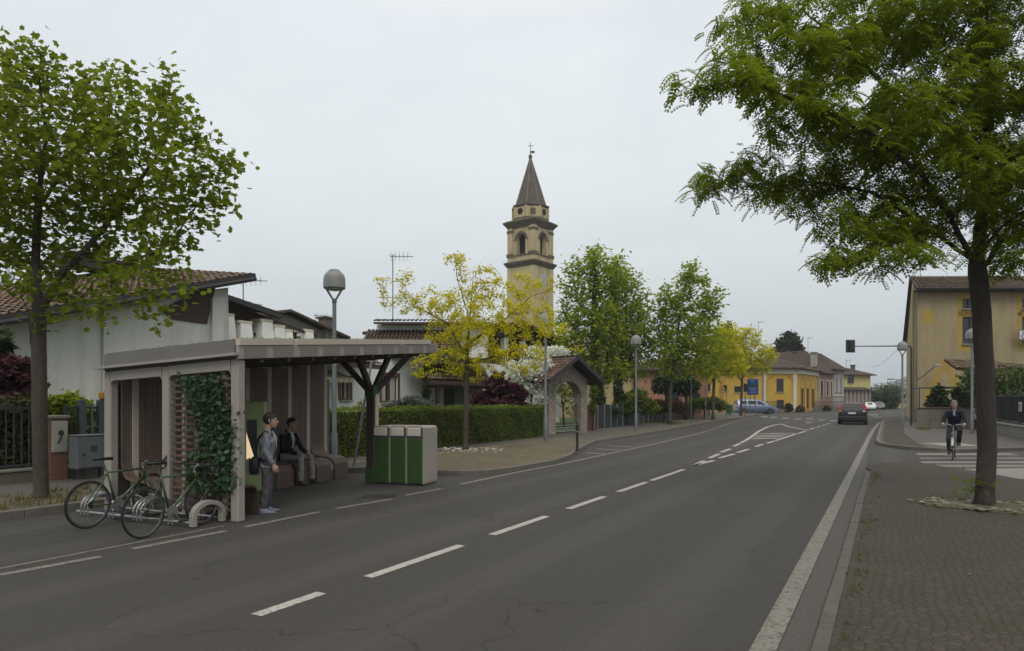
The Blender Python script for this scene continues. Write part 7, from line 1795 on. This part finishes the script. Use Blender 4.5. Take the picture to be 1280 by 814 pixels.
# ------------------------------------------------------------------ people
m_skin = M('skin', (.40, .24, .17), .55, .1, 8, 40, .05)
def voxel(o, size, smooth_it=4, wrinkle=0.0, seed=0):
    md = o.modifiers.new('r', 'REMESH'); md.mode = 'VOXEL'; md.voxel_size = size
    ms = o.modifiers.new('s', 'SMOOTH'); ms.iterations = smooth_it; ms.factor = .5
    dg = bpy.context.evaluated_depsgraph_get(); dg.update()
    me = bpy.data.meshes.new_from_object(o.evaluated_get(dg)); o.modifiers.clear(); o.data = me
    if wrinkle:
        n = len(me.vertices); co = np.empty(n*3, np.float32); me.vertices.foreach_get('co', co); co = co.reshape(-1, 3); no = np.empty(n*3, np.float32); me.vertices.foreach_get('normal', no); no = no.reshape(-1, 3)
        s_ = np.sin(co[:, 2]*38+9*np.sin(co[:, 0]*13+seed)+7*np.sin(co[:, 1]*11))+.6*np.sin(co[:, 0]*55+co[:, 2]*24+seed); me.vertices.foreach_set('co', (co+no*(s_*wrinkle)[:, None]).ravel())
    me.polygons.foreach_set('use_smooth', [True]*len(me.polygons)); me.update(); return o
def ell_loft(mb, rows, frame=None, n=20, sup=2.3):
    """rows: (centre vec, half x, half y); rings lie in planes spanned by frame axes"""
    fx, fy = frame or (Vector((1, 0, 0)), Vector((0, 1, 0))); rings = []
    for c, hx, hy in rows:
        ring = []
        for k_ in range(n):
            a = 2*PI*k_/n; ca, sa = math.cos(a), math.sin(a); e = 2/sup
            ring.append(Vector(c)+fx*(hx*math.copysign(abs(ca)**e, ca))+fy*(hy*math.copysign(abs(sa)**e, sa)))
        rings.append(ring)
    mb.loft(rings)
def limb(mb, pts, rs, n=12): mb.tube(pts, rs, n)
HEAD = [(0, .055, .030, .028), (.012, .05, .045, .040), (.035, .036, .064, .053), (.065, .016, .084, .064), (.10, .0, .099, .071), (.14, -.005, .101, .0755), (.18, -.008, .096, .073), (.21, -.01, .074, .056), (.23, -.01, .034, .028)]
HAIR = [(.03, -.060, .030, .050), (.06, -.055, .050, .066), (.09, -.046, .064, .0765), (.13, -.034, .076, .0805), (.165, -.024, .088, .0805), (.19, -.016, .096, .077), (.215, -.012, .086, .064), (.236, -.012, .054, .042), (.245, -.012, .02, .018)]
def figure(label, loc, rz, J, mats, hair_mat, extra=None):
    """J: joint positions in the figure's own frame (x forward, y to its left)"""
    t = thing('person', label, 'person', loc, rz); V3 = Vector
    hc, ha, tilt = V3(J['head']), J.get('turn', 0), J.get('tilt', 0)
    Hm = Matrix.Translation(hc) @ Matrix.Rotation(ha, 4, 'Z') @ Matrix.Rotation(tilt, 4, 'Y')
    def headrows(rows, k_=1.0): return [(V3((cx, 0, z)), hd*k_, hw*k_) for z, cx, hd, hw in rows]
    mb = MB(); hb_ = MB(); ell_loft(hb_, headrows(HEAD)); 
    hb_.tube([(.088, 0, .135), (.104, 0, .11), (.120, 0, .088), (.100, 0, .078)], [.009, .012, .016, .012], 8)       # nose
    for s_ in (-1, 1): hb_.tube([(-.012, s_*.074, .075), (-.016, s_*.084, .10), (-.018, s_*.084, .125), (-.012, s_*.076, .135)], [.009, .014, .014, .008], 6)
    hb_.tube([(.088, -.022, .052), (.098, 0, .050), (.088, .022, .052)], .010, 6); hb_.tube([(.080, -.05, .142), (.096, -.02, .146), (.096, .02, .146), (.080, .05, .142)], .008, 6)
    hb_.xform(Hm); mb.add(hb_.v, hb_.f)
    nk = V3(J['neck']); limb(mb, [nk-V3((0, 0, .05)), nk+V3((.0, 0, .02)), hc+Matrix.Rotation(ha, 3, 'Z')@V3((-.018, 0, .05))], [.062, .054, .055])
    pv, ch = V3(J['pelvis']), V3(J['chest']); up = (ch-pv).normalized(); side = (V3(J['sh_l'])-V3(J['sh_r'])); side -= up*side.dot(up); side.normalize(); fwd = side.cross(up); fr = (fwd, side)
    def torso(mb_, k_, z0=-.10, hem=0):
        L_ = (ch-pv).length; rows = []
        for s_, hx, hy in ((-.20, .105, .150), (-.02, .115, .165), (.25, .105, .148), (.5, .108, .150), (.8, .122, .172), (1.0, .118, .185), (1.12, .095, .165), (1.22, .066, .10), (1.38, .058, .066)):
            if s_ < z0/L_: continue
            rows.append((pv+up*(L_*s_)+fwd*(.008 if .6 < s_ < 1.1 else 0), hx*k_+.0, hy*k_))
        if hem: rows = [(pv+up*(-hem)+fwd*0, .125*k_, .172*k_)]+rows
        ell_loft(mb_, rows, fr)
    torso(mb, .93)
    for s_ in 'lr':
        sh_, el, wr = V3(J['sh_'+s_]), V3(J['el_'+s_]), V3(J['wr_'+s_]); limb(mb, [sh_, sh_.lerp(el, .5), el, el.lerp(wr, .45), wr], [.050, .045, .038, .036, .026])
        hp, kn, an, to = V3(J['hip_'+s_]), V3(J['kn_'+s_]), V3(J['an_'+s_]), V3(J['toe_'+s_]); limb(mb, [hp, hp.lerp(kn, .5), kn, kn.lerp(an, .4), an], [.082, .072, .052, .05, .034])
        # hand: palm, four fingers, thumb
        hd = V3(J.get('hand_'+s_, (wr-el).normalized())).normalized(); pn = V3(J.get('palm_'+s_, (0, -1 if s_ == 'l' else 1, 0))); pn = (pn-hd*pn.dot(hd)).normalized(); ac = hd.cross(pn)
        if s_ == 'r': ac = -ac
        curl = J.get('curl_'+s_, .5)
        ell_loft(mb, [(wr, .017, .026), (wr+hd*.03, .016, .038), (wr+hd*.075, .015, .042), (wr+hd*.092, .012, .038)], (pn, ac), 12)
        for i, (o_, ln) in enumerate(((-.030, .066), (-.010, .074), (.010, .070), (.029, .055))):
            p = wr+hd*.085+ac*o_; pts = [p-hd*.02, p]; ang = 0
            for fr_ in (.45, .32, .23): ang += curl*(.7 if fr_ > .4 else .9); p = p+(hd*math.cos(ang)+pn*math.sin(ang))*ln*fr_*1.15; pts.append(p)
            mb.tube(pts, [.0095, .0095, .009, .0085, .007], 7)
        b_ = wr+hd*.025-ac*.030; mb.tube([b_+ac*.012, b_+hd*.025-ac*.018+pn*.012, b_+hd*.052-ac*.022+pn*.026, b_+hd*.072-ac*.016+pn*.034], [.013, .012, .0105, .008], 7)
    body = mb.build('body', m_skin, t); voxel(body, .0075, 2)
    hmb = MB(); hv = []
    for i_ in range(len(HEAD)-1):
        for q_ in range(4): hv.append(tuple(HEAD[i_][c_]+(HEAD[i_+1][c_]-HEAD[i_][c_])*q_/4 for c_ in range(4)))
    hv = [(z, cx-.003, hd+.010, hw+.008) for z, cx, hd, hw in hv if z < .145]+[(z, -.008, .111*math.sqrt(1-((z-.14)/.108)**2), .085*math.sqrt(1-((z-.14)/.108)**2)) for z in (.15, .16, .17, .18, .19, .20, .21, .22, .23, .238, .244, .2475)]
    ell_loft(hmb, headrows(hv), None, 40)
    def bald(f):
        c_ = [sum(hmb.v[i][k_] for i in f)/len(f) for k_ in range(3)]; x_, y_, z_ = c_
        front = .172+.25*max(0, .05-abs(y_))*.4
        return z_ < .028 or (x_ > .055 and z_ < front) or (x_ > .018 and z_ < .150) or (x_ > -.012 and z_ < .088) or (x_ > -.035 and z_ < .055)
    hmb.f = [f for f in hmb.f if not bald(f)]
    rh = random.Random(5); hmb.v = [(p[0]+rh.uniform(-.003, .003), p[1]+rh.uniform(-.003, .003), p[2]+rh.uniform(-.003, .003)) for p in hmb.v]
    hmb.xform(Hm); hr = hmb.build('hair', hair_mat, t, smooth=True)
    fm = MB()
    for s_ in (-1, 1): fm.lathe([(.001, .005), (.010, .002), (.012, -.004)], c=(.091, s_*.031, .121), n=8, axis='X')
    fm.xform(Hm); fm.build('eyes', m_blk, t)
    fm = MB()
    for s_ in (-1, 1): fm.tube([(.097, s_*.016, .139), (.096, s_*.034, .143), (.083, s_*.05, .137)], .0042, 5)
    fm.xform(Hm); fm.build('eyebrows', hair_mat, t); fm = MB(); fm.tube([(.094, -.022, .047), (.108, 0, .047), (.094, .022, .047)], .003, 5); fm.xform(Hm); fm.build('mouth', M('lip', (.25, .10, .08), .5, .1, 5, 30, 0) if 'lip' not in bpy.data.materials else bpy.data.materials['lip'], t)
    mb = MB(); torso(mb, 1.09, hem=J.get('hem', .16))
    for s_ in 'lr':
        sh_, el, wr = V3(J['sh_'+s_]), V3(J['el_'+s_]), V3(J['wr_'+s_]); limb(mb, [sh_+(V3(J['chest'])-sh_)*.35, sh_, sh_.lerp(el, .5), el, el.lerp(wr, .5), el.lerp(wr, .95)], [.068, .062, .057, .052, .048, .042])
    jk = mb.build('jacket', mats['jacket'], t); voxel(jk, .012, 5, .004, 1)
    mb = MB(); ell_loft(mb, [(pv+up*.10, .115, .160), (pv, .122, .168), (pv-up*.07, .12, .165)], fr)
    for s_ in 'lr':
        hp, kn, an = V3(J['hip_'+s_]), V3(J['kn_'+s_]), V3(J['an_'+s_]); limb(mb, [pv.lerp(hp, .8), hp, hp.lerp(kn, .5), kn, kn.lerp(an, .5), kn.lerp(an, .97)], [.10, .098, .088, .070, .066, .058])
    tr = mb.build('trousers', mats['trousers'], t); voxel(tr, .012, 5, .004, 2)
    for s_ in 'lr':
        an, to = V3(J['an_'+s_]), V3(J['toe_'+s_]); d_ = (to-an); d_.z = 0; d_.normalize(); hl = an-d_*.045; zs = min(an.z-.075, to.z-.02); mb = MB(); sd = V3((-d_.y, d_.x, 0))
        ell_loft(mb, [(V3((an.x, an.y, an.z+.02))-d_*.01, .045, .042), (V3((an.x, an.y, an.z-.03))+d_*.01, .075, .043), (an+d_*.055-V3((0, 0, an.z-zs-.028)), .130, .048), (an+d_*.055-V3((0, 0, an.z-zs)), .133, .047)], (d_, sd), 16)
        so_ = mb.build('shoe', mats['shoe'], t, smooth=True)
    cv = MB(); nb = nk+V3((0, 0, -.005)); cv.tube([nb+fwd*.045*math.cos(a)+side*.060*math.sin(a)+V3((0, 0, .004-.02*math.cos(a))) + fwd*.01 for a in [2*PI*i/18 for i in range(18)]], .010, 8, closed=True)
    clr = MB(); clr.tube([nk+fwd*(.012+.062*math.cos(a))+side*.070*math.sin(a)+V3((0, 0, -.006-.035*math.cos(a))) for a in [2*PI*i/20 for i in range(20)]], .021, 8, closed=True); clr.build('collar', mats['jacket'], t, smooth=True)
    c0_, c1_ = ch+fwd*.132+up*.06, ch+fwd*.135-up*J.get('vlen', .14)
    cv.extrude([nk+fwd*.07-side*.035, nk+fwd*.07+side*.035, c0_+side*.030, c1_+side*.012, c1_-side*.012, c0_-side*.030], fwd*.016); cv.build('shirt', mats['shirt'], t)
    if extra: extra(t, V3, fwd, side, up, J)
    return t
cloth = lambda n, c, k=.22: M(n, c, .9, k, 6, 60, .3, spec=.15)
hair_d = M('dark_hair', (.016, .012, .010), .6, .3, 8, 60, .3); hair_g = M('grey_hair', (.17, .14, .11), .7, .3, 8, 60, .3)
# standing man, weight on both feet, looking along the road
s = .905
def bag(t, V3, fwd, side, up, J):
    mb = MB(); ch = V3(J['chest']); sh_ = V3(J['sh_l'])
    pts = [V3(p) for p in ((-.155, .02, 1.02), (-.165, .06, 1.16), (-.14, .10, 1.30), (-.05, .14, 1.405), (.07, .12, 1.36), (.145, .04, 1.22), (.15, -.06, 1.08), (.09, -.17, .96), (-.06, -.185, .93), (-.155, -.06, .97))]
    pts = [p*s for p in pts]; rings = []
    for i, p in enumerate(pts): d = (pts[(i+1) % len(pts)]-pts[i-1]).normalized(); rr = V3((p.x, p.y, 0)).normalized(); w = d.cross(rr).normalized(); rings.append([p+w*.022, p-w*.022, p-w*.022+rr*.008, p+w*.022+rr*.008])
    rings.append(rings[0]); mb.loft(rings, cap=False)
    bg_t = thing('shoulder_bag', 'black shoulder bag carried on the back of the standing man', 'bag', t.location, t.rotation_euler.z)
    mb.build('strap', M('bag_strap', (.012, .012, .013), .7, .2, 4, 40, .1), bg_t)
    mb = MB(); ell_loft(mb, [(V3((-.215, -.04, .70))*s, .055, .13), (V3((-.22, -.04, .74))*s, .075, .17), (V3((-.215, -.04, .90))*s, .07, .175), (V3((-.20, -.04, .985))*s, .045, .15), (V3((-.19, -.04, 1.0))*s, .02, .12)], None, 20, 3.5); b0_ = mb.build('pouch', M('bag_black', (.013, .013, .014), .65, .25, 4, 40, .2), bg_t, smooth=True)
    mb = MB(); ell_loft(mb, [(V3((-.285, -.04, .76))*s, .012, .15), (V3((-.288, -.04, .97))*s, .012, .16)], None, 20, 4); mb.build('flap', bpy.data.materials['bag_black'], b0_, smooth=True)
J = {k_: tuple(c*s for c in v_) for k_, v_ in dict(head=(.045, 0, 1.50), neck=(.0, 0, 1.44), chest=(-.005, 0, 1.27), pelvis=(0, 0, .95), sh_l=(-.01, .19, 1.38), sh_r=(-.01, -.19, 1.38), el_l=(-.05, .235, 1.10), el_r=(-.04, -.235, 1.10), wr_l=(.03, .235, .85), wr_r=(.08, -.235, .86),
     hip_l=(0, .09, .90), hip_r=(0, -.09, .90), kn_l=(.03, .10, .49), kn_r=(-.02, -.10, .49), an_l=(.01, .105, .085), an_r=(-.07, -.105, .085), toe_l=(.16, .125, .03), toe_r=(.08, -.125, .03)).items()}
J.update(turn=R(-6), tilt=R(4), curl_l=.55, curl_r=.55, hem=.13)
pm_ = site(334, 641)
figure('standing man in grey blue jacket and grey trousers carrying a black shoulder bag', pm_, YAW+R(24), J, dict(jacket=cloth('grey_blue_jacket', (.17, .18, .205)), trousers=cloth('grey_trousers', (.085, .080, .085)), shoe=M('pale_shoe', (.17, .195, .23), .7, .15, 5, 30, .1), shirt=cloth('pale_shirt', (.38, .36, .34), .1)), hair_d, bag)
# seated man
s = 1.10
J = {k_: tuple(c*s for c in v_) for k_, v_ in dict(head=(.10, 0, 1.09), neck=(.035, 0, 1.03), chest=(.02, 0, .86), pelvis=(-.03, 0, .54), sh_l=(.03, .195, .96), sh_r=(.03, -.195, .96), el_l=(.12, .27, .70), el_r=(.11, -.26, .70), wr_l=(.34, .16, .605), wr_r=(.34, -.12, .61),
     hip_l=(.0, .10, .53), hip_r=(.0, -.10, .53), kn_l=(.43, .17, .53), kn_r=(.43, -.15, .53), an_l=(.46, .18, .085), an_r=(.42, -.16, .085), toe_l=(.62, .21, .03), toe_r=(.58, -.19, .03)).items()}
J.update(turn=R(14), tilt=R(6), palm_l=(0, 0, -1), palm_r=(0, 0, -1), hand_l=(.95, -.15, -.12), hand_r=(.95, .15, -.12), curl_l=.45, curl_r=.45, hem=.06)
p_ = sw(3.88, 2.33, 0); p_.z = -.02
figure('seated man in black jacket and pale grey trousers on the curved shelter bench', p_, R(9)+R(3), J, dict(jacket=cloth('black_jacket', (.014, .014, .015)), trousers=cloth('pale_grey_trousers', (.30, .30, .28)), shoe=M('dark_shoe', (.02, .02, .022), .6, .15, 5, 30, .1), shirt=cloth('white_shirt', (.60, .60, .58), .1)), hair_d)
# cyclist on the crossing
pc = site(1191, 575.5); rzc = R(-97); fw_ = Vector((math.cos(rzc), math.sin(rzc), 0)); pb_ = pc-fw_*1.06
bicycle('bicycle', 'silver city bicycle with wide handlebars ridden by the man on the crossing', pb_, rzc, None, True, M('bike_silver', (.20, .21, .21), .4, .1, 3, 30, 0, metal=.5))
# crank: right pedal low and forward (.51,-.125,.14), left pedal high and back (.31,.125,.41)
J = dict(head=(.34, 0, 1.555), neck=(.275, 0, 1.50), chest=(.225, 0, 1.32), pelvis=(.15, 0, 1.0), sh_l=(.25, .178, 1.42), sh_r=(.25, -.178, 1.42), el_l=(.43, .275, 1.17), el_r=(.43, -.275, 1.17), wr_l=(.665, .275, 1.085), wr_r=(.665, -.275, 1.085),
     hip_l=(.17, .095, .95), hip_r=(.17, -.095, .95), kn_l=(.58, .15, .86), kn_r=(.53, -.13, .60), an_l=(.33, .12, .50), an_r=(.47, -.12, .235), toe_l=(.44, .13, .44), toe_r=(.60, -.13, .175))
J.update(turn=0, tilt=R(10), hand_l=(.75, -.2, -.35), hand_r=(.75, .2, -.35), palm_l=(0, 0, -1), palm_r=(0, 0, -1), curl_l=.9, curl_r=.9, hem=.10, vlen=-.03)
figure('grey haired man in navy jacket riding a bicycle over the crossing', pb_, rzc, J, dict(jacket=cloth('navy_jacket', (.014, .016, .028)), trousers=cloth('charcoal_trousers', (.030, .031, .034)), shoe=M('brown_shoe', (.075, .035, .022), .6, .2, 5, 30, .1), shirt=cloth('light_blue_shirt', (.20, .26, .36), .1)), hair_g)
# ------------------------------------------------------------------ cars (x forward, y left)
m_cglass = M_glass_dark('car_glass', (.012, .013, .014), .3); m_plast = M('bumper_plastic', (.022, .022, .023), .6, .2, 4, 40, .1); m_alloy = M('alloy_wheel', (.36, .36, .36), .35, .1, 4, 30, 0, metal=.7)
m_red = M_emit('tail_lamp_red', (.60, .02, .015), .22); m_redoff = M('tail_lamp_off', (.22, .015, .012), .25, .1, 4, 20, 0); m_amb = M('indicator_amber', (.50, .22, .03), .3, .1, 4, 20, 0); m_headl = M('head_lamp', (.45, .46, .46), .2, .1, 4, 20, 0); m_plate = M('number_plate', (.60, .60, .57), .5, .05, 4, 20, 0)
def car(name, label, loc, rz, paint, L=4.3, Wd=1.78, H=1.52, van=False, brake=False, group=None):
    t = thing(name, label, 'car', loc, rz, group); hw = Wd/2
    # stations: x, half width, belt z, roof z  (rear to front)
    if van: ST = [(-2.08, .70, .72, .80), (-2.14+.10, .80, .90, 1.0), (-1.98, .86, .98, 1.20), (-1.86, .88, 1.02, 1.56), (-1.5, .89, 1.02, 1.63), (-.6, .89, 1.0, 1.66), (.2, .89, .98, 1.62), (.62, .89, .97, 1.47), (1.05, .885, .96, 1.20), (1.42, .875, .93, .99), (1.8, .83, .85, .89), (2.05, .74, .72, .77), (2.14, .62, .58, .62)]
    else: ST = [(-2.12, .72, .66, .72), (-2.1, .80, .86, .92), (-2.02, .85, .95, 1.05), (-1.88, .87, .99, 1.34), (-1.68, .88, .99, 1.47), (-1.2, .89, .98, 1.52), (-.3, .89, .95, 1.53), (.3, .89, .93, 1.47), (.75, .89, .92, 1.22), (1.15, .88, .90, .98), (1.7, .84, .82, .87), (2.02, .74, .66, .72), (2.12, .60, .52, .56)]
    sx = L/4.25; sz = H/(1.66 if van else 1.53); sy = Wd/1.78
    ST = [(a*sx, b*sy, c*sz, d*sz) for a, b, c, d in ST]; zs = .24
    def half(st):
        x, w, zb, zr = st; k_ = min(1, max(0, (zr-zb)/(.5*sz))); wr = w*(1-.20*k_); return [(w*.90, zs), (w*.985, zs+.12), (w, (zs+zb)*.52), (w*.975, zb-.03), (w*.955, zb), (wr*1.02, zb+(zr-zb)*.80), (wr*.90, zb+(zr-zb)*.96), (wr*.55, zr), ]
    rings = []
    for st in ST:
        h_ = half(st); rings.append([(st[0], p[0], p[1]) for p in h_]+[(st[0], -p[0], p[1]) for p in h_[::-1]])
    mb = MB(); mb.loft(rings); body = mb.build('body', paint, t); smooth_by_angle(body, 50)
    # side windows
    def lerp_st(x):
        for a, b in zip(ST[:-1], ST[1:]):
            if a[0] <= x <= b[0]: f = (x-a[0])/(b[0]-a[0]); return tuple(a[i]+(b[i]-a[i])*f for i in range(4))
        return ST[-1]
    def side_pt(x, f, s_):  # f 0 belt .. 1 roof shoulder
        h_ = half(lerp_st(x)); a, b = h_[4], h_[5]; y_ = a[0]+(b[0]-a[0])*f+.006; z = a[1]+(b[1]-a[1])*f; return (x, s_*y_, z)
    wins = [((-1.70, -.95), (-1.62, -.98)), ((-.88, .02), (-.90, .0)), ((.09, .92), (.07, .42))] if van else [((-1.62, -1.02), (-1.50, -1.05)), ((-.95, -.02), (-.97, -.04)), ((.05, .86), (.03, .40))]
    for s_ in (-1, 1):
        for (b0, b1), (t0, t1) in wins:
            mb = MB(); m = 5; lo = [side_pt((b0+(b1-b0)*i/m)*sx, .08, s_) for i in range(m+1)]; hi = [side_pt((t0+(t1-t0)*i/m)*sx, .92, s_) for i in range(m+1)]
            mb.loft([lo, hi], cap=False, closed=False); mb.build('side_window', m_cglass, t)
        mb = MB(); p = side_pt(.72*sx, .05, s_); mb.box((p[0], s_*(abs(p[1])+.09), p[2]+.07), (.10, .17, .13), bev=.03); mb.build('mirror', paint, t)
        for xd in (-.9, .04): 
            mb = MB(); p = side_pt(xd*sx, 0, s_); mb.box((p[0]-.16, s_*(lerp_st(xd*sx)[1]+.008), p[2]-.10), (.16, .03, .03), bev=.008); mb.build('door_handle', paint, t)
        mb = MB(); mb.tube([(x*sx, s_*(lerp_st(x*sx)[1]*.99+.004), .48) for x in (-1.1, -.4, .3, 1.0)], .016, 5); mb.build('side_strip', m_plast, t)
        for xd in (-.46, .98, -1.3):
            mb = MB(); mb.tube([(xd*sx, s_*(lerp_st(xd*sx)[1]*.96+.004), .34), (xd*sx, s_*(lerp_st(xd*sx)[1]*1.0+.003), .60), (xd*sx, s_*(lerp_st(xd*sx)[1]*.975+.003), lerp_st(xd*sx)[2]-.04)], .006, 4); mb.build('door_seam', m_plast, t)
    # windscreen and rear window
    def cross(x, f):
        h_ = half(lerp_st(x)); return h_
    def screen(nm, xa, xb, k0, k1, out):
        rows = []
        for i in range(5):
            x = (xa+(xb-xa)*i/4)*sx; st = lerp_st(x); w = half(st)[6][0]*(.98 if i in (0, 4) else .99); zt = st[3]+.004; rows.append([(x+out*.008, w*q, zt-.03*q*q*sz) for q in (-.98, -.5, 0, .5, .98)])
        MB().loft(rows, cap=False, closed=False).build(nm, m_cglass, t)
    if van: screen('windscreen', .70, 1.32, 0, 1, 1); screen('rear_window', -1.99, -1.88, 0, 1, -1)
    else: screen('windscreen', .40, 1.08, 0, 1, 1)
    if not van:
        mb = MB(); rows = []
        for x, zz, w in ((-2.055, .99, .76), (-2.0, 1.10, .74), (-1.92, 1.26, .70), (-1.82, 1.40, .65)): rows.append([(x*sx-.028, w*sy*q, zz*sz) for q in (-1, -.5, 0, .5, 1)])
        mb.loft(rows, cap=False, closed=False); mb.build('rear_window', m_cglass, t)
    # wheels and arches
    for xw in (-1.30*sx, 1.32*sx):
        for s_ in (-1, 1):
            yo = s_*(lerp_st(xw)[1]); MB().lathe([(.001, -.02), (.39, -.02), (.39, .012), (.34, .014)], c=(xw, yo-s_*.0, .33), n=28, axis='Y').build('wheel_arch', m_plast, t)
            w = MB().lathe([(.20, -.1), (.30, -.1), (.32, -.06), (.32, .06), (.30, .1), (.20, .1)], c=(xw, yo-s_*.075, .32), n=28, axis='Y').build('wheel', m_tyre, t); smooth_by_angle(w, 30)
            mb = MB(); yy = yo-s_*.075
            mb.lathe([(.205, -.09), (.215, .0), (.205, .09), (.19, .09), (.19, -.09)], c=(xw, yy, .32), n=24, axis='Y')
            for k_ in range(7): a = 2*PI*k_/7; mb.bar((xw, yy+s_*.085, .32), (xw+.19*math.cos(a), yy+s_*.08, .32+.19*math.sin(a)), .02, .05, (0, 1, 0))
            mb.lathe([(.001, -.02), (.055, -.015), (.055, .015)], c=(xw, yy+s_*.08, .32), n=12, axis='Y'); mb.build('rim', m_alloy, w)
    xr = ST[0][0]; xf = ST[-1][0]
    # bumpers, lamps, plates
    mb = MB(); ell_loft(mb, [(Vector((xr+.16, 0, .30)), .26, hw*.93), (Vector((xr+.13, 0, .36)), .27, hw*.95), (Vector((xr+.14, 0, .56)), .26, hw*.96), (Vector((xr+.18, 0, .62)), .22, hw*.93)], None, 28, 5); smooth_by_angle(mb.build('rear_bumper', paint if van else m_plast, t), 40)
    mb = MB(); ell_loft(mb, [(Vector((xf-.24, 0, .26)), .26, hw*.92), (Vector((xf-.2, 0, .36)), .27, hw*.92), (Vector((xf-.22, 0, .56)), .25, hw*.90)], None, 28, 4); smooth_by_angle(mb.build('front_bumper', paint, t), 40)
    for s_ in (-1, 1):
        mb = MB(); mb.loft([[(x, s_*y_, z) for x, y_, z in r4] for r4 in ([(xr+.05, hw*.83, 1.04*sz), (xr+.02, hw*.90, 1.04*sz), (xr+.22, hw*.975, 1.04*sz), (xr+.3, hw*.92, 1.04*sz)], [(xr+.12, hw*.75, 1.24*sz), (xr+.09, hw*.82, 1.24*sz), (xr+.24, hw*.90, 1.24*sz), (xr+.32, hw*.84, 1.24*sz)], [(xr+.20, hw*.71, 1.40*sz), (xr+.19, hw*.75, 1.40*sz), (xr+.30, hw*.80, 1.40*sz), (xr+.36, hw*.76, 1.40*sz)])]) ; tl = mb.build('tail_light', m_red if brake else m_redoff, t)
        mb = MB(); mb.box((xr+.03, s_*hw*.84, .93*sz), (.10, hw*.2, .11), bev=.02); mb.build('indicator', m_amb if s_ == 1 else m_headl, tl)
        mb = MB(); ell_loft(mb, [(Vector((xf-.30, s_*hw*.66, .62)), .14, .14), (Vector((xf-.36, s_*hw*.68, .76)), .12, .12)], None, 14, 2.6); mb.build('headlight', m_headl, t)
    MB().box((xr-.035, 0, .80*sz), (.03, .54, .13), bev=.006).build('number_plate', m_plate, t); MB().box((xf+.045, 0, .42), (.03, .52, .11), bev=.006).build('number_plate', m_plate, t)
    mb = MB()
    for s_ in (-1, 1): mb.box((xr-.052, s_*.25, .80*sz), (.004, .035, .115))
    build_parts(mb, 'plate_band', bpy.data.materials['sign_blue'], t)
    MB().box((xr+.31 if not van else xr+.30, 0, 1.455*sz), (.05, .30, .04), bev=.01).build('brake_light', m_red if brake else m_redoff, t)
    mb = MB()
    for s_ in (-1, 1): mb.tube([(x*sx, s_*.56*sy, z*sz*(1.08 if van else 1)+.03) for x, z in ((-1.4, 1.48), (-.9, 1.525), (-.2, 1.53), (.2, 1.47))], .014, 5)
    build_parts(mb, 'roof_rail', m_plast, t); mb = MB(); mb.box((0, 0, .23), (L*.86, Wd*.84, .16)); mb.build('underbody', m_plast, t)
    return t
pb = site(1065, 531); pb.z = 0
car('hatchback', 'black hatchback seen from behind with brake lights lit in the right lane', pb+Vector((0, 2.1, 0)), R(90), M('black_paint', (.007, .008, .010), .4, .15, 2, 40, 0, coat=.12), 4.25, 1.86, 1.60, False, True)
pv_ = far(943.5, 85.0, 0)
car('people_carrier', 'silver blue people carrier crossing in front of the yellow building', pv_, YAW-R(6), M('silver_blue_paint', (.16, .20, .29), .3, .1, 2, 40, 0, coat=.6, metal=.3), 5.25, 1.88, 1.92, True)
car('parked_car', 'small white car at the far end of the road beyond the black hatchback', far(1087, 116, 0), YAW-R(112), M('white_paint', (.62, .62, .60), .35, .06, 2, 40, 0, coat=.5), 4.0, 1.7, 1.42, False, False, 'cars at the far end of the road')
car('parked_car', 'small dark grey car at the far end of the road behind the white car', far(1098, 121, 0), YAW-R(110), M('grey_paint', (.07, .075, .08), .35, .06, 2, 40, 0, coat=.5), 4.1, 1.7, 1.45, False, False, 'cars at the far end of the road')
